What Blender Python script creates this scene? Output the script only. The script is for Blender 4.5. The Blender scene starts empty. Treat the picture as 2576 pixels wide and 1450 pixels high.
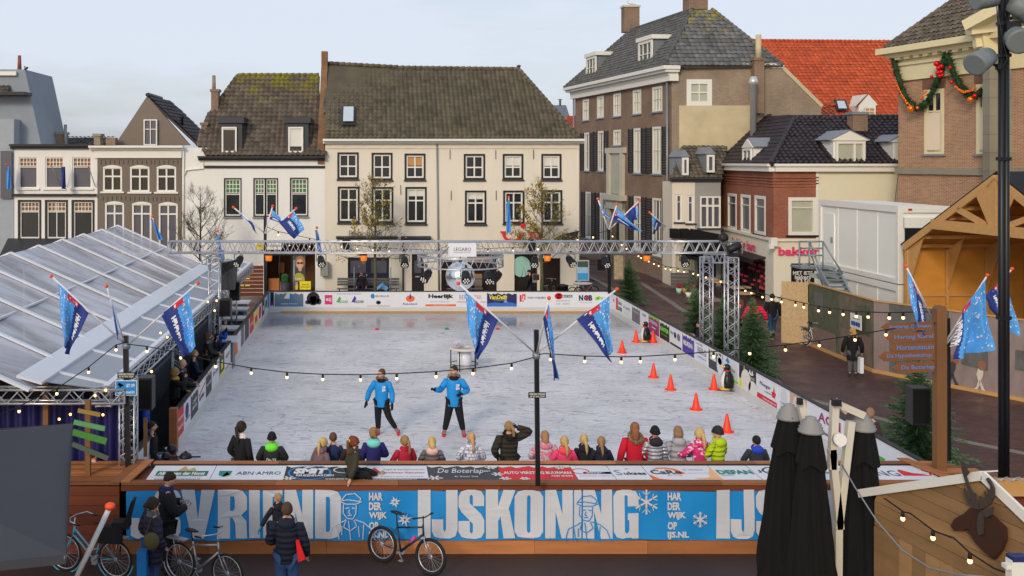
import bpy, math, random
from mathutils import Vector, Matrix, geometry
V = Vector; R = math.radians; rnd = random.Random(11); PI = math.pi
S = bpy.context.scene; COL = S.collection
# ---------------------------------------------------------------- camera
F, CX, CY, H = 2500., 930., 405., 7.4      # picture measured on a 2576 x 1450 grid; eye 7.4 m above the ice
GZ = -.25                                   # street level, a step below the ice
cd = bpy.data.cameras.new('camera'); cam = bpy.data.objects.new('camera', cd); COL.objects.link(cam)
cam.location = (0, 0, H); cam.rotation_euler = (R(90), 0, 0)
cd.sensor_width = 36; cd.lens = 36*F/2576; cd.shift_x = (1288-CX)/2576; cd.shift_y = -(725-CY)/2576
cd.clip_end = 2000; cd.clip_start = .2; S.camera = cam
# ---------------------------------------------------------------- world, sun, exposure
SUN_EL, SUN_AZ = 24, 205                    # low soft sun behind the camera, to its left
w = bpy.data.worlds.new('World'); S.world = w; w.use_nodes = True; nt = w.node_tree
bg = nt.nodes['Background']; bg.inputs['Strength'].default_value = .125
sky = nt.nodes.new('ShaderNodeTexSky'); sky.sky_type = 'NISHITA'; sky.sun_disc = False
sky.sun_elevation = R(SUN_EL); sky.sun_rotation = R(SUN_AZ); sky.air_density = 1.2; sky.dust_density = 2.5; sky.ozone_density = 1.5
tc = nt.nodes.new('ShaderNodeTexCoord'); mp = nt.nodes.new('ShaderNodeMapping'); mp.inputs['Scale'].default_value = (1, 1, 4.2)
nz = nt.nodes.new('ShaderNodeTexNoise'); nz.inputs['Scale'].default_value = 1.7; nz.inputs['Detail'].default_value = 7; nz.inputs['Roughness'].default_value = .55
rp = nt.nodes.new('ShaderNodeValToRGB'); rp.color_ramp.elements[0].position = .4; rp.color_ramp.elements[1].position = .6
rp.color_ramp.elements[0].color = (.3,.3,.3,1); rp.color_ramp.elements[1].color = (.93,.93,.93,1)
mx = nt.nodes.new('ShaderNodeMix'); mx.data_type = 'RGBA'; mx.inputs['B'].default_value = (6.0, 6.5, 7.45, 1)
L = nt.links.new
L(tc.outputs['Generated'], mp.inputs[0]); L(mp.outputs[0], nz.inputs['Vector']); L(nz.outputs['Fac'], rp.inputs[0])
L(rp.outputs[0], mx.inputs['Factor']); L(sky.outputs[0], mx.inputs['A']); L(mx.outputs['Result'], bg.inputs['Color'])
sd = bpy.data.lights.new('sun', 'SUN'); sd.energy = 1.5; sd.angle = R(11); sd.color = (1, .86, .68)
sun = bpy.data.objects.new('sun', sd); COL.objects.link(sun)
az, el = R(SUN_AZ), R(SUN_EL)
sdir = V((math.sin(az)*math.cos(el), math.cos(az)*math.cos(el), math.sin(el)))
sun.rotation_euler = sdir.to_track_quat('Z', 'Y').to_euler(); sun.location = (-20, -20, 40)
S.view_settings.view_transform = 'Standard'; S.view_settings.look = 'None'; S.view_settings.gamma = 1; S.view_settings.exposure = 0
# ---------------------------------------------------------------- helpers
def P(x, y, Y): return V(((x-CX)*Y/F, Y, H-(y-CY)*Y/F))
def G(x, y, z=GZ): return P(x, y, (H-z)*F/(y-CY))
def c(r, g, b): return tuple(((v/255)/12.92 if v/255 <= .04045 else ((v/255+.055)/1.055)**2.4) for v in (r, g, b))
MATS = {}
def nodes(name):
    m = bpy.data.materials.new(name); m.use_nodes = True; n = m.node_tree.nodes; return m, n, m.node_tree.links.new, n['Principled BSDF']
def N(n, t, **k):
    o = n.new('ShaderNode'+t)
    for a, b in k.items():
        if a in o.inputs: o.inputs[a].default_value = b
        else: setattr(o, a, b)
    return o
def mat(name, col=(.5,.5,.5), rough=.75, metal=0., var=.12, scale=2.5, bump=0., bscale=30., tint=0., emit=0., stretch=(1,1,1), quilt=0., spec=.4, ripple=0.):
    if name in MATS: return MATS[name]
    m, n, l, b = nodes(name); MATS[name] = m
    b.inputs['Roughness'].default_value = rough; b.inputs['Metallic'].default_value = metal; b.inputs['Specular IOR Level'].default_value = spec
    t = N(n, 'TexCoord'); mpp = N(n, 'Mapping'); mpp.inputs['Scale'].default_value = stretch; l(t.outputs['Object'], mpp.inputs[0])
    z = N(n, 'TexNoise', Scale=scale, Detail=6., Roughness=.6); l(mpp.outputs[0], z.inputs['Vector'])
    a = N(n, 'Math', operation='MULTIPLY_ADD'); a.inputs[1].default_value = 2*var; a.inputs[2].default_value = 1-var; l(z.outputs['Fac'], a.inputs[0])
    out = a.outputs[0]
    if tint:
        at = N(n, 'Attribute', attribute_name='tint'); a2 = N(n, 'Math', operation='MULTIPLY_ADD'); a2.inputs[1].default_value = 2*tint; a2.inputs[2].default_value = 1-tint
        l(at.outputs['Fac'], a2.inputs[0]); a3 = N(n, 'Math', operation='MULTIPLY'); l(out, a3.inputs[0]); l(a2.outputs[0], a3.inputs[1]); out = a3.outputs[0]
    v = N(n, 'VectorMath', operation='SCALE'); v.inputs[0].default_value = col[:3]; l(out, v.inputs['Scale']); l(v.outputs[0], b.inputs['Base Color'])
    if emit:
        b.inputs['Emission Color'].default_value = (*col[:3], 1); b.inputs['Emission Strength'].default_value = emit
    if bump or quilt:
        bm = N(n, 'Bump', Strength=bump or quilt, Distance=.02)
        if quilt:
            wv = N(n, 'TexWave', Scale=quilt*3.2, Distortion=1.2, Detail=1.); wv.bands_direction = 'Z'; l(t.outputs['Object'], wv.inputs['Vector']); l(wv.outputs['Fac'], bm.inputs['Height'])
            bm.inputs['Distance'].default_value = .03; bm.inputs['Strength'].default_value = .8
        else:
            z2 = N(n, 'TexNoise', Scale=bscale, Detail=4.); l(mpp.outputs[0], z2.inputs['Vector']); l(z2.outputs['Fac'], bm.inputs['Height'])
        l(bm.outputs[0], b.inputs['Normal'])
    return m
def brickmat(name, c1, c2, mortar, bw=.22, bh=.065, ground=False, rough=.85, var=.25, ms=.012, diag=0.):
    m, n, l, b = nodes(name); MATS[name] = m
    t = N(n, 'TexCoord'); s = N(n, 'SeparateXYZ'); l(t.outputs['Object'], s.inputs[0]); cb = N(n, 'CombineXYZ')
    if ground:
        mpp = N(n, 'Mapping'); mpp.inputs['Rotation'].default_value = (0, 0, diag); l(t.outputs['Object'], mpp.inputs[0]); vec = mpp.outputs[0]
    else:
        a = N(n, 'Math', operation='ADD'); l(s.outputs[0], a.inputs[0]); l(s.outputs[1], a.inputs[1]); l(a.outputs[0], cb.inputs[0]); l(s.outputs[2], cb.inputs[1]); vec = cb.outputs[0]
    br = N(n, 'TexBrick'); br.inputs['Color1'].default_value = (*c1, 1); br.inputs['Color2'].default_value = (*c2, 1); br.inputs['Mortar'].default_value = (*mortar, 1)
    br.inputs['Scale'].default_value = 1; br.inputs['Brick Width'].default_value = bw; br.inputs['Row Height'].default_value = bh; br.inputs['Mortar Size'].default_value = ms
    l(vec, br.inputs['Vector'])
    z = N(n, 'TexNoise', Scale=.55, Detail=8., Roughness=.65); l(t.outputs['Object'], z.inputs['Vector'])
    a = N(n, 'Math', operation='MULTIPLY_ADD'); a.inputs[1].default_value = 4*var; a.inputs[2].default_value = 1-2*var; l(z.outputs['Fac'], a.inputs[0])
    v = N(n, 'VectorMath', operation='SCALE'); l(br.outputs['Color'], v.inputs[0]); l(a.outputs[0], v.inputs['Scale']); l(v.outputs[0], b.inputs['Base Color'])
    bm = N(n, 'Bump', Strength=.5, Distance=.01); l(br.outputs['Fac'], bm.inputs['Height']); bm.invert = True; l(bm.outputs[0], b.inputs['Normal'])
    if ground:
        a4 = N(n, 'Math', operation='MULTIPLY_ADD'); a4.inputs[1].default_value = -1.3; a4.inputs[2].default_value = rough+.55; a4.use_clamp = True; l(z.outputs['Fac'], a4.inputs[0]); l(a4.outputs[0], b.inputs['Roughness'])
    else: b.inputs['Roughness'].default_value = rough
    return m
class MB:
    def __init__(s): s.v = []; s.f = []; s.m = []; s.t = []; s.k = 0; s.tt = .5; s.sm = False; s.smf = []
    def face(s, idx, t=None): s.f.append(idx); s.m.append(s.k); s.t.append(s.tt if t is None else t); s.smf.append(s.sm)
    def pts(s, ps):
        o = len(s.v); s.v += [V(p) for p in ps]; return o
    def poly(s, ps, t=None): o = s.pts(ps); s.face(list(range(o, o+len(ps))), t)
    def hexa(s, p, t=None):   # p: 4 bottom (ccw seen from above), 4 top
        o = s.pts(p)
        for q in ((3,2,1,0),(4,5,6,7),(0,1,5,4),(1,2,6,5),(2,3,7,6),(3,0,4,7)): s.face([o+i for i in q], t)
    def box(s, a, b, t=None, M=None):
        x0,y0,z0 = a; x1,y1,z1 = b
        p = [V(q) for q in ((x0,y0,z0),(x1,y0,z0),(x1,y1,z0),(x0,y1,z0),(x0,y0,z1),(x1,y0,z1),(x1,y1,z1),(x0,y1,z1))]
        s.hexa([M @ q for q in p] if M else p, t)
    def cbox(s, ctr, sz, M=None, t=None):
        M2 = Matrix.Translation(ctr) @ (M or Matrix()); h = V(sz)/2; s.box(-h, h, t, M2)
    def beam(s, p0, p1, w, h, up=V((0,0,1)), t=None):
        p0, p1 = V(p0), V(p1); d = (p1-p0).normalized(); r = d.cross(up)
        if r.length < 1e-3: r = V((1,0,0))
        r.normalize(); u = r.cross(d); r = r*w/2; u = u*h/2
        s.hexa([p0-r-u, p0+r-u, p1+r-u, p1-r-u, p0-r+u, p0+r+u, p1+r+u, p1-r+u], t)
    def tube(s, pts, r, n=8, caps=True, t=None, sq=1.):
        pts = [V(p) for p in pts]; k = len(pts); rr = r if isinstance(r, (list, tuple)) else [r]*k
        d = (pts[1]-pts[0]).normalized(); a = d.orthogonal().normalized(); rings = []; sm = s.sm; s.sm = True
        for i in range(k):
            d = ((pts[min(i+1, k-1)]-pts[max(i-1, 0)])).normalized(); a = (a-d*a.dot(d)).normalized(); b = d.cross(a)
            rings.append(s.pts([pts[i]+(a*math.cos(2*PI*j/n)+b*sq*math.sin(2*PI*j/n))*rr[i] for j in range(n)]))
        for i in range(k-1):
            for j in range(n):
                q = (j+1) % n; s.face([rings[i]+j, rings[i]+q, rings[i+1]+q, rings[i+1]+j], t)
        s.sm = sm
        if caps: s.face([rings[0]+j for j in range(n)][::-1], t); s.face([rings[-1]+j for j in range(n)], t)
    def lathe(s, prof, ctr=(0,0,0), n=16, M=None, t=None):
        o = len(s.v); sm = s.sm; s.sm = True
        for r, z in prof:
            for j in range(n):
                p = V((r*math.cos(2*PI*j/n), r*math.sin(2*PI*j/n), z)); s.v.append((M @ p if M else p)+V(ctr))
        for i in range(len(prof)-1):
            for j in range(n):
                q = (j+1) % n; s.face([o+i*n+j, o+i*n+q, o+(i+1)*n+q, o+(i+1)*n+j], t)
        s.sm = sm
        if prof[0][0] > 1e-4: s.face([o+j for j in range(n)][::-1], t)
        if prof[-1][0] > 1e-4: s.face([o+(len(prof)-1)*n+j for j in range(n)], t)
    def ell(s, ctr, rad, n=12, m=8, M=None, t=None, cut=-2.):
        prof = [(max(1e-5, math.sin(PI*(1-i/m)))*1., math.cos(PI*(1-i/m))) for i in range(m+1)]; prof = [q for q in prof if q[1] >= cut]
        D = Matrix.Diagonal((*rad, 1)); s.lathe(prof, ctr, n, (M @ D) if M else D, t)
    def ring(s, ctr, Rr, r, n=24, k=6, M=None, t=None, a0=0, a1=2*PI):
        pts = []; full = abs(a1-a0-2*PI) < 1e-4
        o = len(s.v); cnt = n if full else n+1; sm = s.sm; s.sm = True
        for i in range(cnt):
            a = a0+(a1-a0)*i/n
            for j in range(k):
                q = 2*PI*j/k; p = V(((Rr+r*math.cos(q))*math.cos(a), (Rr+r*math.cos(q))*math.sin(a), r*math.sin(q))); s.v.append((M @ p if M else p)+V(ctr))
        for i in range(n):
            i2 = (i+1) % cnt
            for j in range(k): q = (j+1) % k; s.face([o+i*k+j, o+i2*k+j, o+i2*k+q, o+i*k+q], t)
        s.sm = sm
    def grid(s, fn, nu, nv, tf=None):
        o = len(s.v); sm = s.sm; s.sm = True
        for j in range(nv+1):
            for i in range(nu+1): s.v.append(V(fn(i/nu, j/nv)))
        for j in range(nv):
            for i in range(nu): a = o+j*(nu+1)+i; s.face([a, a+1, a+nu+2, a+nu+1], tf(i/nu, j/nv) if tf else None)
        s.sm = sm
    def prism(s, loop, off, t=None):       # loop: 3-D points in one plane; off: thickness vector
        off = V(off); tr = geometry.tessellate_polygon([[V(p) for p in loop]]); o = s.pts(loop); k = len(loop); o2 = s.pts([V(p)+off for p in loop])
        for a in tr: s.face([o+i for i in a], t); s.face([o2+i for i in a][::-1], t)
        for i in range(k): j = (i+1) % k; s.face([o+i, o+j, o2+j, o2+i], t)
    def flat(s, geo, org, U, W, t=None):   # geo: (verts2d, faces)
        o = s.pts([V(org)+U*p[0]+W*p[1] for p in geo[0]])
        for f in geo[1]: s.face([o+i for i in f], t)
    def build(s, name, mats, parent=None):
        me = bpy.data.meshes.new(name); base = BASE.get(parent.name, V()) if parent else V()
        me.from_pydata([v-base for v in s.v], [], s.f)
        for m in (mats if isinstance(mats, (list, tuple)) else [mats]): me.materials.append(m)
        me.polygons.foreach_set('material_index', s.m); me.polygons.foreach_set('use_smooth', s.smf)
        a = me.attributes.new('tint', 'FLOAT', 'FACE'); a.data.foreach_set('value', s.t); me.update()
        o = bpy.data.objects.new(name, me); COL.objects.link(o)
        if parent: o.parent = parent; BASE[o.name] = base
        return o
BASE = {}
def tag(o, label, cat, group=None, kind=None):
    if label: o['label'] = label
    if cat: o['category'] = cat
    if group: o['group'] = group
    if kind: o['kind'] = kind
    return o
def thing(name, label, cat, loc=(0,0,0), rotz=0, group=None, local=False):
    o = bpy.data.objects.new(name, None); COL.objects.link(o); o.empty_display_size = .2; o.location = loc; o.rotation_euler = (0, 0, rotz)
    BASE[o.name] = V() if local else V(loc); return tag(o, label, cat, group)
def struct(o): o['kind'] = 'structure'; return o
KIDS = {}
def dup(root, loc=None, rotz=None, label=None, scale=None):
    def cp(o, par):
        q = o.copy(); COL.objects.link(q)
        if par: q.parent = par
        for ch in list(o.children): cp(ch, q)
        return q
    r = cp(root, None)
    if loc is not None: r.location = loc
    if rotz is not None: r.rotation_euler = (0, 0, rotz)
    if label: r['label'] = label
    if scale: r.scale = (scale,)*3
    return r
TS = bpy.data.scenes.new('tmp')
with bpy.context.temp_override(scene=TS, view_layer=TS.view_layers[0]): TSD = bpy.context.evaluated_depsgraph_get()
def evalmesh(ob):
    TS.collection.objects.link(ob); dg = TS.view_layers[0].depsgraph or TSD; dg.update(); e = ob.evaluated_get(dg); me = e.to_mesh()
    r = ([v.co.copy() for v in me.vertices], [list(p.vertices) for p in me.polygons]); e.to_mesh_clear(); bpy.data.objects.remove(ob); return r
TG = {}
def text(s, bold=0., shear=0., space=1.):
    k = (s, bold, shear, space)
    if k not in TG:
        cu = bpy.data.curves.new('t', 'FONT'); cu.body = s; cu.offset = bold; cu.shear = shear; cu.space_character = space; cu.resolution_u = 2; cu.size = 1
        vs, fs = evalmesh(bpy.data.objects.new('t', cu)); bpy.data.curves.remove(cu)
        if not vs: TG[k] = ([], [], 1, 1); return TG[k]
        x0 = min(v.x for v in vs); x1 = max(v.x for v in vs); y0 = min(v.y for v in vs); y1 = max(v.y for v in vs)
        TG[k] = ([((v.x-x0)/(x1-x0), (v.y-y0)/(y1-y0)) for v in vs], fs, x1-x0, y1-y0)
    return TG[k]
def put(mb, s, org, U, W, w, h, **k):      # fits the words into w x h metres from lower-left org
    g = text(s, **k); mb.flat(g, org, U.normalized()*w, W.normalized()*h)
def skin(verts, edges, rad, root=0, sub=1):
    me = bpy.data.meshes.new('s'); me.from_pydata(verts, edges, []); ob = bpy.data.objects.new('s', me)
    ob.modifiers.new('k', 'SKIN'); sv = me.skin_vertices
    if not sv: me.attributes.new('x', 'FLOAT', 'POINT')
    return me, ob
# ---------------------------------------------------------------- a plane wall that can be addressed by picture position
class Fac:
    def __init__(s, A, U=(1,0)):
        s.A = V((A[0], A[1], 0)); s.U = V((U[0], U[1], 0)).normalized(); s.N = V((s.U.y, -s.U.x, 0))
    def uz(s, x, y):
        d = V(((x-CX)/F, 1, -(y-CY)/F)); t = s.A.dot(s.N)/d.dot(s.N); p = d*t; return (p-s.A).dot(s.U), H+p.z
    def pt(s, u, z, d=0): p = s.A+s.U*u+s.N*d; return V((p.x, p.y, z))
    def r(s, x0, y0, x1, y1):
        xm = (x0+x1)/2; return s.uz(x0, y0)[0], s.uz(xm, y1)[1], s.uz(x1, y0)[0], s.uz(xm, y0)[1]
    def box(s, mb, u0, z0, u1, z1, d0, d1, t=None):
        mb.hexa([s.pt(u0,z0,d1), s.pt(u1,z0,d1), s.pt(u1,z0,d0), s.pt(u0,z0,d0), s.pt(u0,z1,d1), s.pt(u1,z1,d1), s.pt(u1,z1,d0), s.pt(u0,z1,d0)], t)
    def pbox(s, mb, x0, y0, x1, y1, d0, d1, t=None): s.box(mb, *s.r(x0, y0, x1, y1), d0, d1, t)
    def wall(s, mb, u0, z0, u1, z1, holes, dep=.22, back=None):
        us = sorted(set([u0, u1]+[h[0] for h in holes]+[h[2] for h in holes])); zs = sorted(set([z0, z1]+[h[1] for h in holes]+[h[3] for h in holes]))
        us = [u for u in us if u0 <= u <= u1]; zs = [z for z in zs if z0 <= z <= z1]
        for i in range(len(us)-1):
            for j in range(len(zs)-1):
                a, b, cc, d = us[i], us[i+1], zs[j], zs[j+1]; mu, mz = (a+b)/2, (cc+d)/2
                if any(h[0] < mu < h[2] and h[1] < mz < h[3] for h in holes): continue
                mb.poly([s.pt(a,cc), s.pt(b,cc), s.pt(b,d), s.pt(a,d)])
        for a, cc, b, d in [h[:4] for h in holes]:
            for p, q in (((a,cc),(a,d)), ((a,d),(b,d)), ((b,d),(b,cc)), ((b,cc),(a,cc))): mb.poly([s.pt(*p), s.pt(*q), s.pt(*q, -dep), s.pt(*p, -dep)])
        if back:
            for p, q in (((u0,z0),(u0,z1)), ((u1,z1),(u1,z0)), ((u0,z1),(u1,z1))): mb.poly([s.pt(*p), s.pt(*p, -back), s.pt(*q, -back), s.pt(*q)])
            mb.poly([s.pt(u1,z0,-back), s.pt(u0,z0,-back), s.pt(u0,z1,-back), s.pt(u1,z1,-back)])
    def win(s, par, r, fm, gm, cols=(.5,), rows=(.5,), fw=.07, rec=.1, bar=.045, out=None, ow=.09, sill=None, blind=None, bl=.4, upper=None, um=None, name='window'):
        u0, z0, u1, z1 = r; mb = MB()
        if out:
            for a in ((u0-ow,z1,u1+ow,z1+ow), (u0-ow,z0-ow,u1+ow,z0), (u0-ow,z0,u0,z1), (u1,z0,u1+ow,z1)): s.box(mb, *a, -.05, .03)
            mb.k = 1
        for a in ((u0,z1-fw,u1,z1), (u0,z0,u1,z0+fw), (u0,z0+fw,u0+fw,z1-fw), (u1-fw,z0+fw,u1,z1-fw)): s.box(mb, *a, -rec-.06, -rec+.05)
        W, Hh = u1-u0, z1-z0; zt = z1-fw
        for q in cols: s.box(mb, u0+W*q-bar/2, z0+fw, u0+W*q+bar/2, zt, -rec-.05, -rec+.035)
        xs = [u0+fw]+[u0+W*q for q in cols]+[u1-fw]
        for q in rows:
            for i in range(len(xs)-1): s.box(mb, xs[i]+(bar/2 if i else 0), z0+Hh*q-bar/2, xs[i+1]-(bar/2 if i < len(xs)-2 else 0), z0+Hh*q+bar/2, -rec-.05, -rec+.033)
        if sill:
            mb.k = 2; s.box(mb, u0-ow-.04, z0-ow-.1 if out else z0-.1, u1+ow+.04, z0-ow-.002 if out else z0-.002, -.05, .1)
        o = mb.build(name, [out or fm, fm, sill or fm], par)
        g = MB(); g.poly([s.pt(u0+fw, z0+fw, -rec-.04), s.pt(u1-fw, z0+fw, -rec-.04), s.pt(u1-fw, zt, -rec-.04), s.pt(u0+fw, zt, -rec-.04)]); g.build('pane', gm, o)
        if upper:
            g = MB(); zb = z0+Hh*upper; ub = []
            nx, nzz = um[1], um[2]
            g.poly([s.pt(u0+fw, zb, -rec-.02), s.pt(u1-fw, zb, -rec-.02), s.pt(u1-fw, zt, -rec-.02), s.pt(u0+fw, zt, -rec-.02)]); g.k = 1
            for i in range(1, nx): uu = u0+fw+(W-2*fw)*i/nx; s.box(g, uu-.02, zb, uu+.02, zt, -rec-.015, -rec+.02)
            for j in range(0, nzz): zz = zb+(zt-zb)*j/nzz; s.box(g, u0+fw, zz-.02, u1-fw, zz+.02, -rec-.012, -rec+.023)
            g.build('leaded_light', [um[0], fm], o)
        if blind:
            g = MB(); s.box(g, u0+fw, zt-(Hh-2*fw)*bl, u1-fw, zt, -rec-.038, -rec-.02); g.build('blind', blind, o)
        return o
# ---------------------------------------------------------------- materials
cream = mat('cream_render', c(222,214,198), .85, var=.11, scale=1.1, stretch=(1.2,1,.22), bump=.15, bscale=60)
white = mat('white_render', c(228,227,222), .85, var=.1, scale=1.1, stretch=(1.2,1,.22), bump=.15, bscale=60)
wpaint = mat('white_paint', c(226,224,216), .5, var=.04)
cpaint = mat('cream_paint', c(226,214,172), .55, var=.06)
black = mat('black_paint', c(26,26,30), .5, var=.1)
taupe = mat('taupe_render', c(118,106,96), .85, var=.08, scale=.8, bump=.15)
dgrey = mat('dark_grey_paint', c(58,60,66), .6)
mgrey = mat('lead_grey', c(128,134,142), .55, var=.15)
glass = mat('window_glass', (.018,.022,.026), .06, var=.5, scale=.7, spec=.55)
glass2 = mat('curtained_glass', c(176,178,160), .25, var=.2, scale=1.2)
bglass = mat('grey_blind_glass', c(86,86,98), .3, var=.12, scale=.8)
blindm = mat('cloth_blind', c(216,214,206), .9, var=.08); tanb = mat('tan_blind', c(190,140,90), .9)
rtile = mat('old_clay_tile', c(98,90,78), .9, var=.35, scale=1.1, tint=.32, bump=.3, bscale=25)
otile = mat('orange_clay_tile', c(188,82,46), .8, var=.25, scale=.9, tint=.2, bump=.2)
ortile = mat('weathered_orange_tile', c(176,84,48), .8, var=.4, scale=1.5, tint=.3)
btile = mat('black_glazed_tile', c(50,42,46), .45, var=.3, scale=1.2, tint=.3)
gtile = mat('grey_slate_tile', c(92,92,90), .8, var=.25, scale=1.2, tint=.22)
def mossy(name, base, moss, amt):
    m, n, l, b = nodes(name); MATS[name] = m; b.inputs['Roughness'].default_value = .9
    t = N(n, 'TexCoord'); z = N(n, 'TexNoise', Scale=1.3, Detail=8., Roughness=.7); l(t.outputs['Object'], z.inputs['Vector'])
    s = N(n, 'SeparateXYZ'); l(t.outputs['Object'], s.inputs[0]); a = N(n, 'MapRange'); a.inputs['From Min'].default_value = amt[0]; a.inputs['From Max'].default_value = amt[1]; l(s.outputs[2], a.inputs['Value'])
    ad = N(n, 'Math', operation='MULTIPLY_ADD'); ad.inputs[1].default_value = .45; l(a.outputs[0], ad.inputs[0]); l(z.outputs['Fac'], ad.inputs[2])
    r = N(n, 'ValToRGB'); r.color_ramp.elements[0].position = amt[2]; r.color_ramp.elements[1].position = amt[2]+.14; l(ad.outputs[0], r.inputs[0])
    at = N(n, 'Attribute', attribute_name='tint'); a2 = N(n, 'Math', operation='MULTIPLY_ADD'); a2.inputs[1].default_value = .7; a2.inputs[2].default_value = .35; l(at.outputs['Fac'], a2.inputs[0])
    z3 = N(n, 'TexNoise', Scale=.9, Detail=5.); l(t.outputs['Object'], z3.inputs['Vector']); a5 = N(n, 'Math', operation='MULTIPLY_ADD'); a5.inputs[1].default_value = 1.; l(z3.outputs['Fac'], a5.inputs[0]); l(a2.outputs[0], a5.inputs[2])
    v = N(n, 'VectorMath', operation='SCALE'); v.inputs[0].default_value = base; l(a5.outputs[0], v.inputs['Scale'])
    mm = N(n, 'Mix', data_type='RGBA'); mm.inputs['B'].default_value = (*moss, 1); l(r.outputs[0], mm.inputs['Factor']); l(v.outputs[0], mm.inputs['A']); l(mm.outputs['Result'], b.inputs['Base Color']); return m
mosst = mossy('moss_topped_tile', c(88,78,68), c(122,116,28), (7.5, 12.9, .86)); MBROWN = mossy('lichen_brown_tile', c(88,81,66), c(84,86,52), (6, 15, .97))
brown_b = brickmat('brown_brick', c(132,98,76), c(108,78,60), c(148,134,116), var=.32)
tan_b = brickmat('tan_brick', c(146,126,106), c(126,104,86), c(160,148,130))
red_b = brickmat('red_brick', c(168,88,58), c(140,70,46), c(134,104,88))
pink_b = brickmat('pale_red_brick', c(178,128,96), c(148,100,74), c(184,162,134), var=.16)
plaster = mat('stained_plaster', c(196,182,148), .9, var=.3, scale=.9, bump=.2)
stone = mat('grey_stone', c(142,138,122), .9, var=.25, scale=.9, bump=.3); pstone = mat('pale_stone', c(196,190,172), .8, var=.12)
paving = brickmat('brick_paving', c(98,63,55), c(74,49,45), c(46,36,34), bw=.21, bh=.105, ground=True, rough=.62, var=.3, ms=.008)
kerbm = mat('kerb_stone', c(128,118,108), .8, var=.2); slabm = mat('asphalt_paving', c(74,68,70), .7, var=.25, scale=.6, bump=.2)
steel = mat('aluminium_truss', c(188,190,196), .34, metal=.75, var=.08); galv = mat('galvanised_steel', c(140,150,158), .5, metal=.5, var=.15)
rub = mat('black_rubber', c(22,22,24), .7); pvcb = mat('black_cloth', c(10,10,11), .95, var=.3, scale=4, bump=.3, bscale=12)
dead = mat('black_steel', c(20,21,25), .4, var=.15)
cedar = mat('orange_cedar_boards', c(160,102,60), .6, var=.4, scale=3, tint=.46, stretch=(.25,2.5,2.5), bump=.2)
pine = mat('pale_pine', c(196,150,92), .7, var=.2, scale=3, tint=.2, stretch=(.3,2,2)); ply = mat('plywood', c(206,144,62), .7, var=.22, scale=2.2, tint=.14, stretch=(.5,.5,1.5))
hutw = mat('weathered_hut_boards', c(150,116,78), .75, var=.35, scale=2.2, tint=.2, stretch=(.4,.4,2.2), bump=.15)
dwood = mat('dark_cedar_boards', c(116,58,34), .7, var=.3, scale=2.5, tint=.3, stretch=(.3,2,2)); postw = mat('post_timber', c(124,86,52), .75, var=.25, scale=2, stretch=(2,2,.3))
greyw = mat('grey_planks', c(98,98,98), .8, var=.2, tint=.25)
def col(r, g, b, **k): return mat('paint_%d_%d_%d%s' % (r, g, b, ''.join(k)), c(r, g, b), **{'rough': .55, 'var': .05, **k})
# ---------------------------------------------------------------- ground, ice, street
g = MB(); g.poly([(-400,-30,GZ), (400,-30,GZ), (400,900,GZ), (-400,900,GZ)]); struct(g.build('ground', paving))
def strip(name, pts, z, m, w):
    g = MB()
    for a, b in zip(pts[:-1], pts[1:]):
        a, b = V((*a, 0)), V((*b, 0)); n = (b-a).normalized().cross(V((0,0,1)))*w/2
        g.poly([a-n+V((0,0,z)), a+n+V((0,0,z)), b+n+V((0,0,z)), b-n+V((0,0,z))][::-1])
    return struct(g.build(name, m))
a = G(2050,1010); b_ = G(2420,1110); c_ = G(2576,1152)
strip('gutter_band', [(17.0,62), (15.1,40), (a.x-.4,a.y+1), (b_.x,b_.y), (c_.x+3,c_.y-3)], GZ+.004, kerbm, .32)
strip('paving_band', [(22.2,52.4), (17.9,50.9), (15.3,57)], GZ+.008, kerbm, .12)
g = MB(); g.box((18.6,54,GZ+.002), (19.1,66,GZ+.14)); g.box((14.2,58,GZ+.002),(14.5,80,GZ+.1)); struct(g.build('pavement_kerb', kerbm))
g = MB(); g.box((11.9,58.5,GZ+.012), (14.4,90,GZ+.018)); struct(g.build('side_street', slabm))
g = MB(); g.poly([(-12,12,GZ+.004), (16,12,GZ+.004), (16,19.3,GZ+.004), (-12,19.3,GZ+.004)]); struct(g.build('forecourt', mat('shaded_wet_ground', c(60,46,42), .55, var=.3, scale=.8, bump=.3, bscale=14)))  # darker sheet over the paving; the foreground shade is put into its colour
m, n, l, b = nodes('ice'); MATS['ice'] = m
t = N(n, 'TexCoord'); z1 = N(n, 'TexNoise', Scale=.35, Detail=5., Roughness=.6); l(t.outputs['Object'], z1.inputs['Vector'])
def scr(sx, sy, rot, sc):
    q = N(n, 'Mapping'); q.inputs['Scale'].default_value = (sx, sy, 1); q.inputs['Rotation'].default_value = (0, 0, rot); l(t.outputs['Object'], q.inputs[0])
    z = N(n, 'TexNoise', Scale=sc, Detail=2.2, Roughness=.6, Distortion=.7); l(q.outputs[0], z.inputs['Vector'])
    a = N(n, 'Math', operation='SUBTRACT'); a.inputs[1].default_value = .5; l(z.outputs['Fac'], a.inputs[0]); d = N(n, 'Math', operation='ABSOLUTE'); l(a.outputs[0], d.inputs[0])
    e = N(n, 'MapRange'); e.inputs['From Max'].default_value = .014; e.inputs['To Min'].default_value = 1; e.inputs['To Max'].default_value = 0; l(d.outputs[0], e.inputs['Value']); return e.outputs[0]
s1 = scr(.45, 1.3, .35, .9); s2 = scr(.5, 1.2, -.6, 1.5); mxx = N(n, 'Math', operation='ADD'); l(s1, mxx.inputs[0]); l(s2, mxx.inputs[1])
zf = N(n, 'TexNoise', Scale=6., Detail=6., Roughness=.8); q = N(n, 'Mapping'); q.inputs['Scale'].default_value = (.8, 1.1, 1); l(t.outputs['Object'], q.inputs[0]); l(q.outputs[0], zf.inputs['Vector'])
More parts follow.
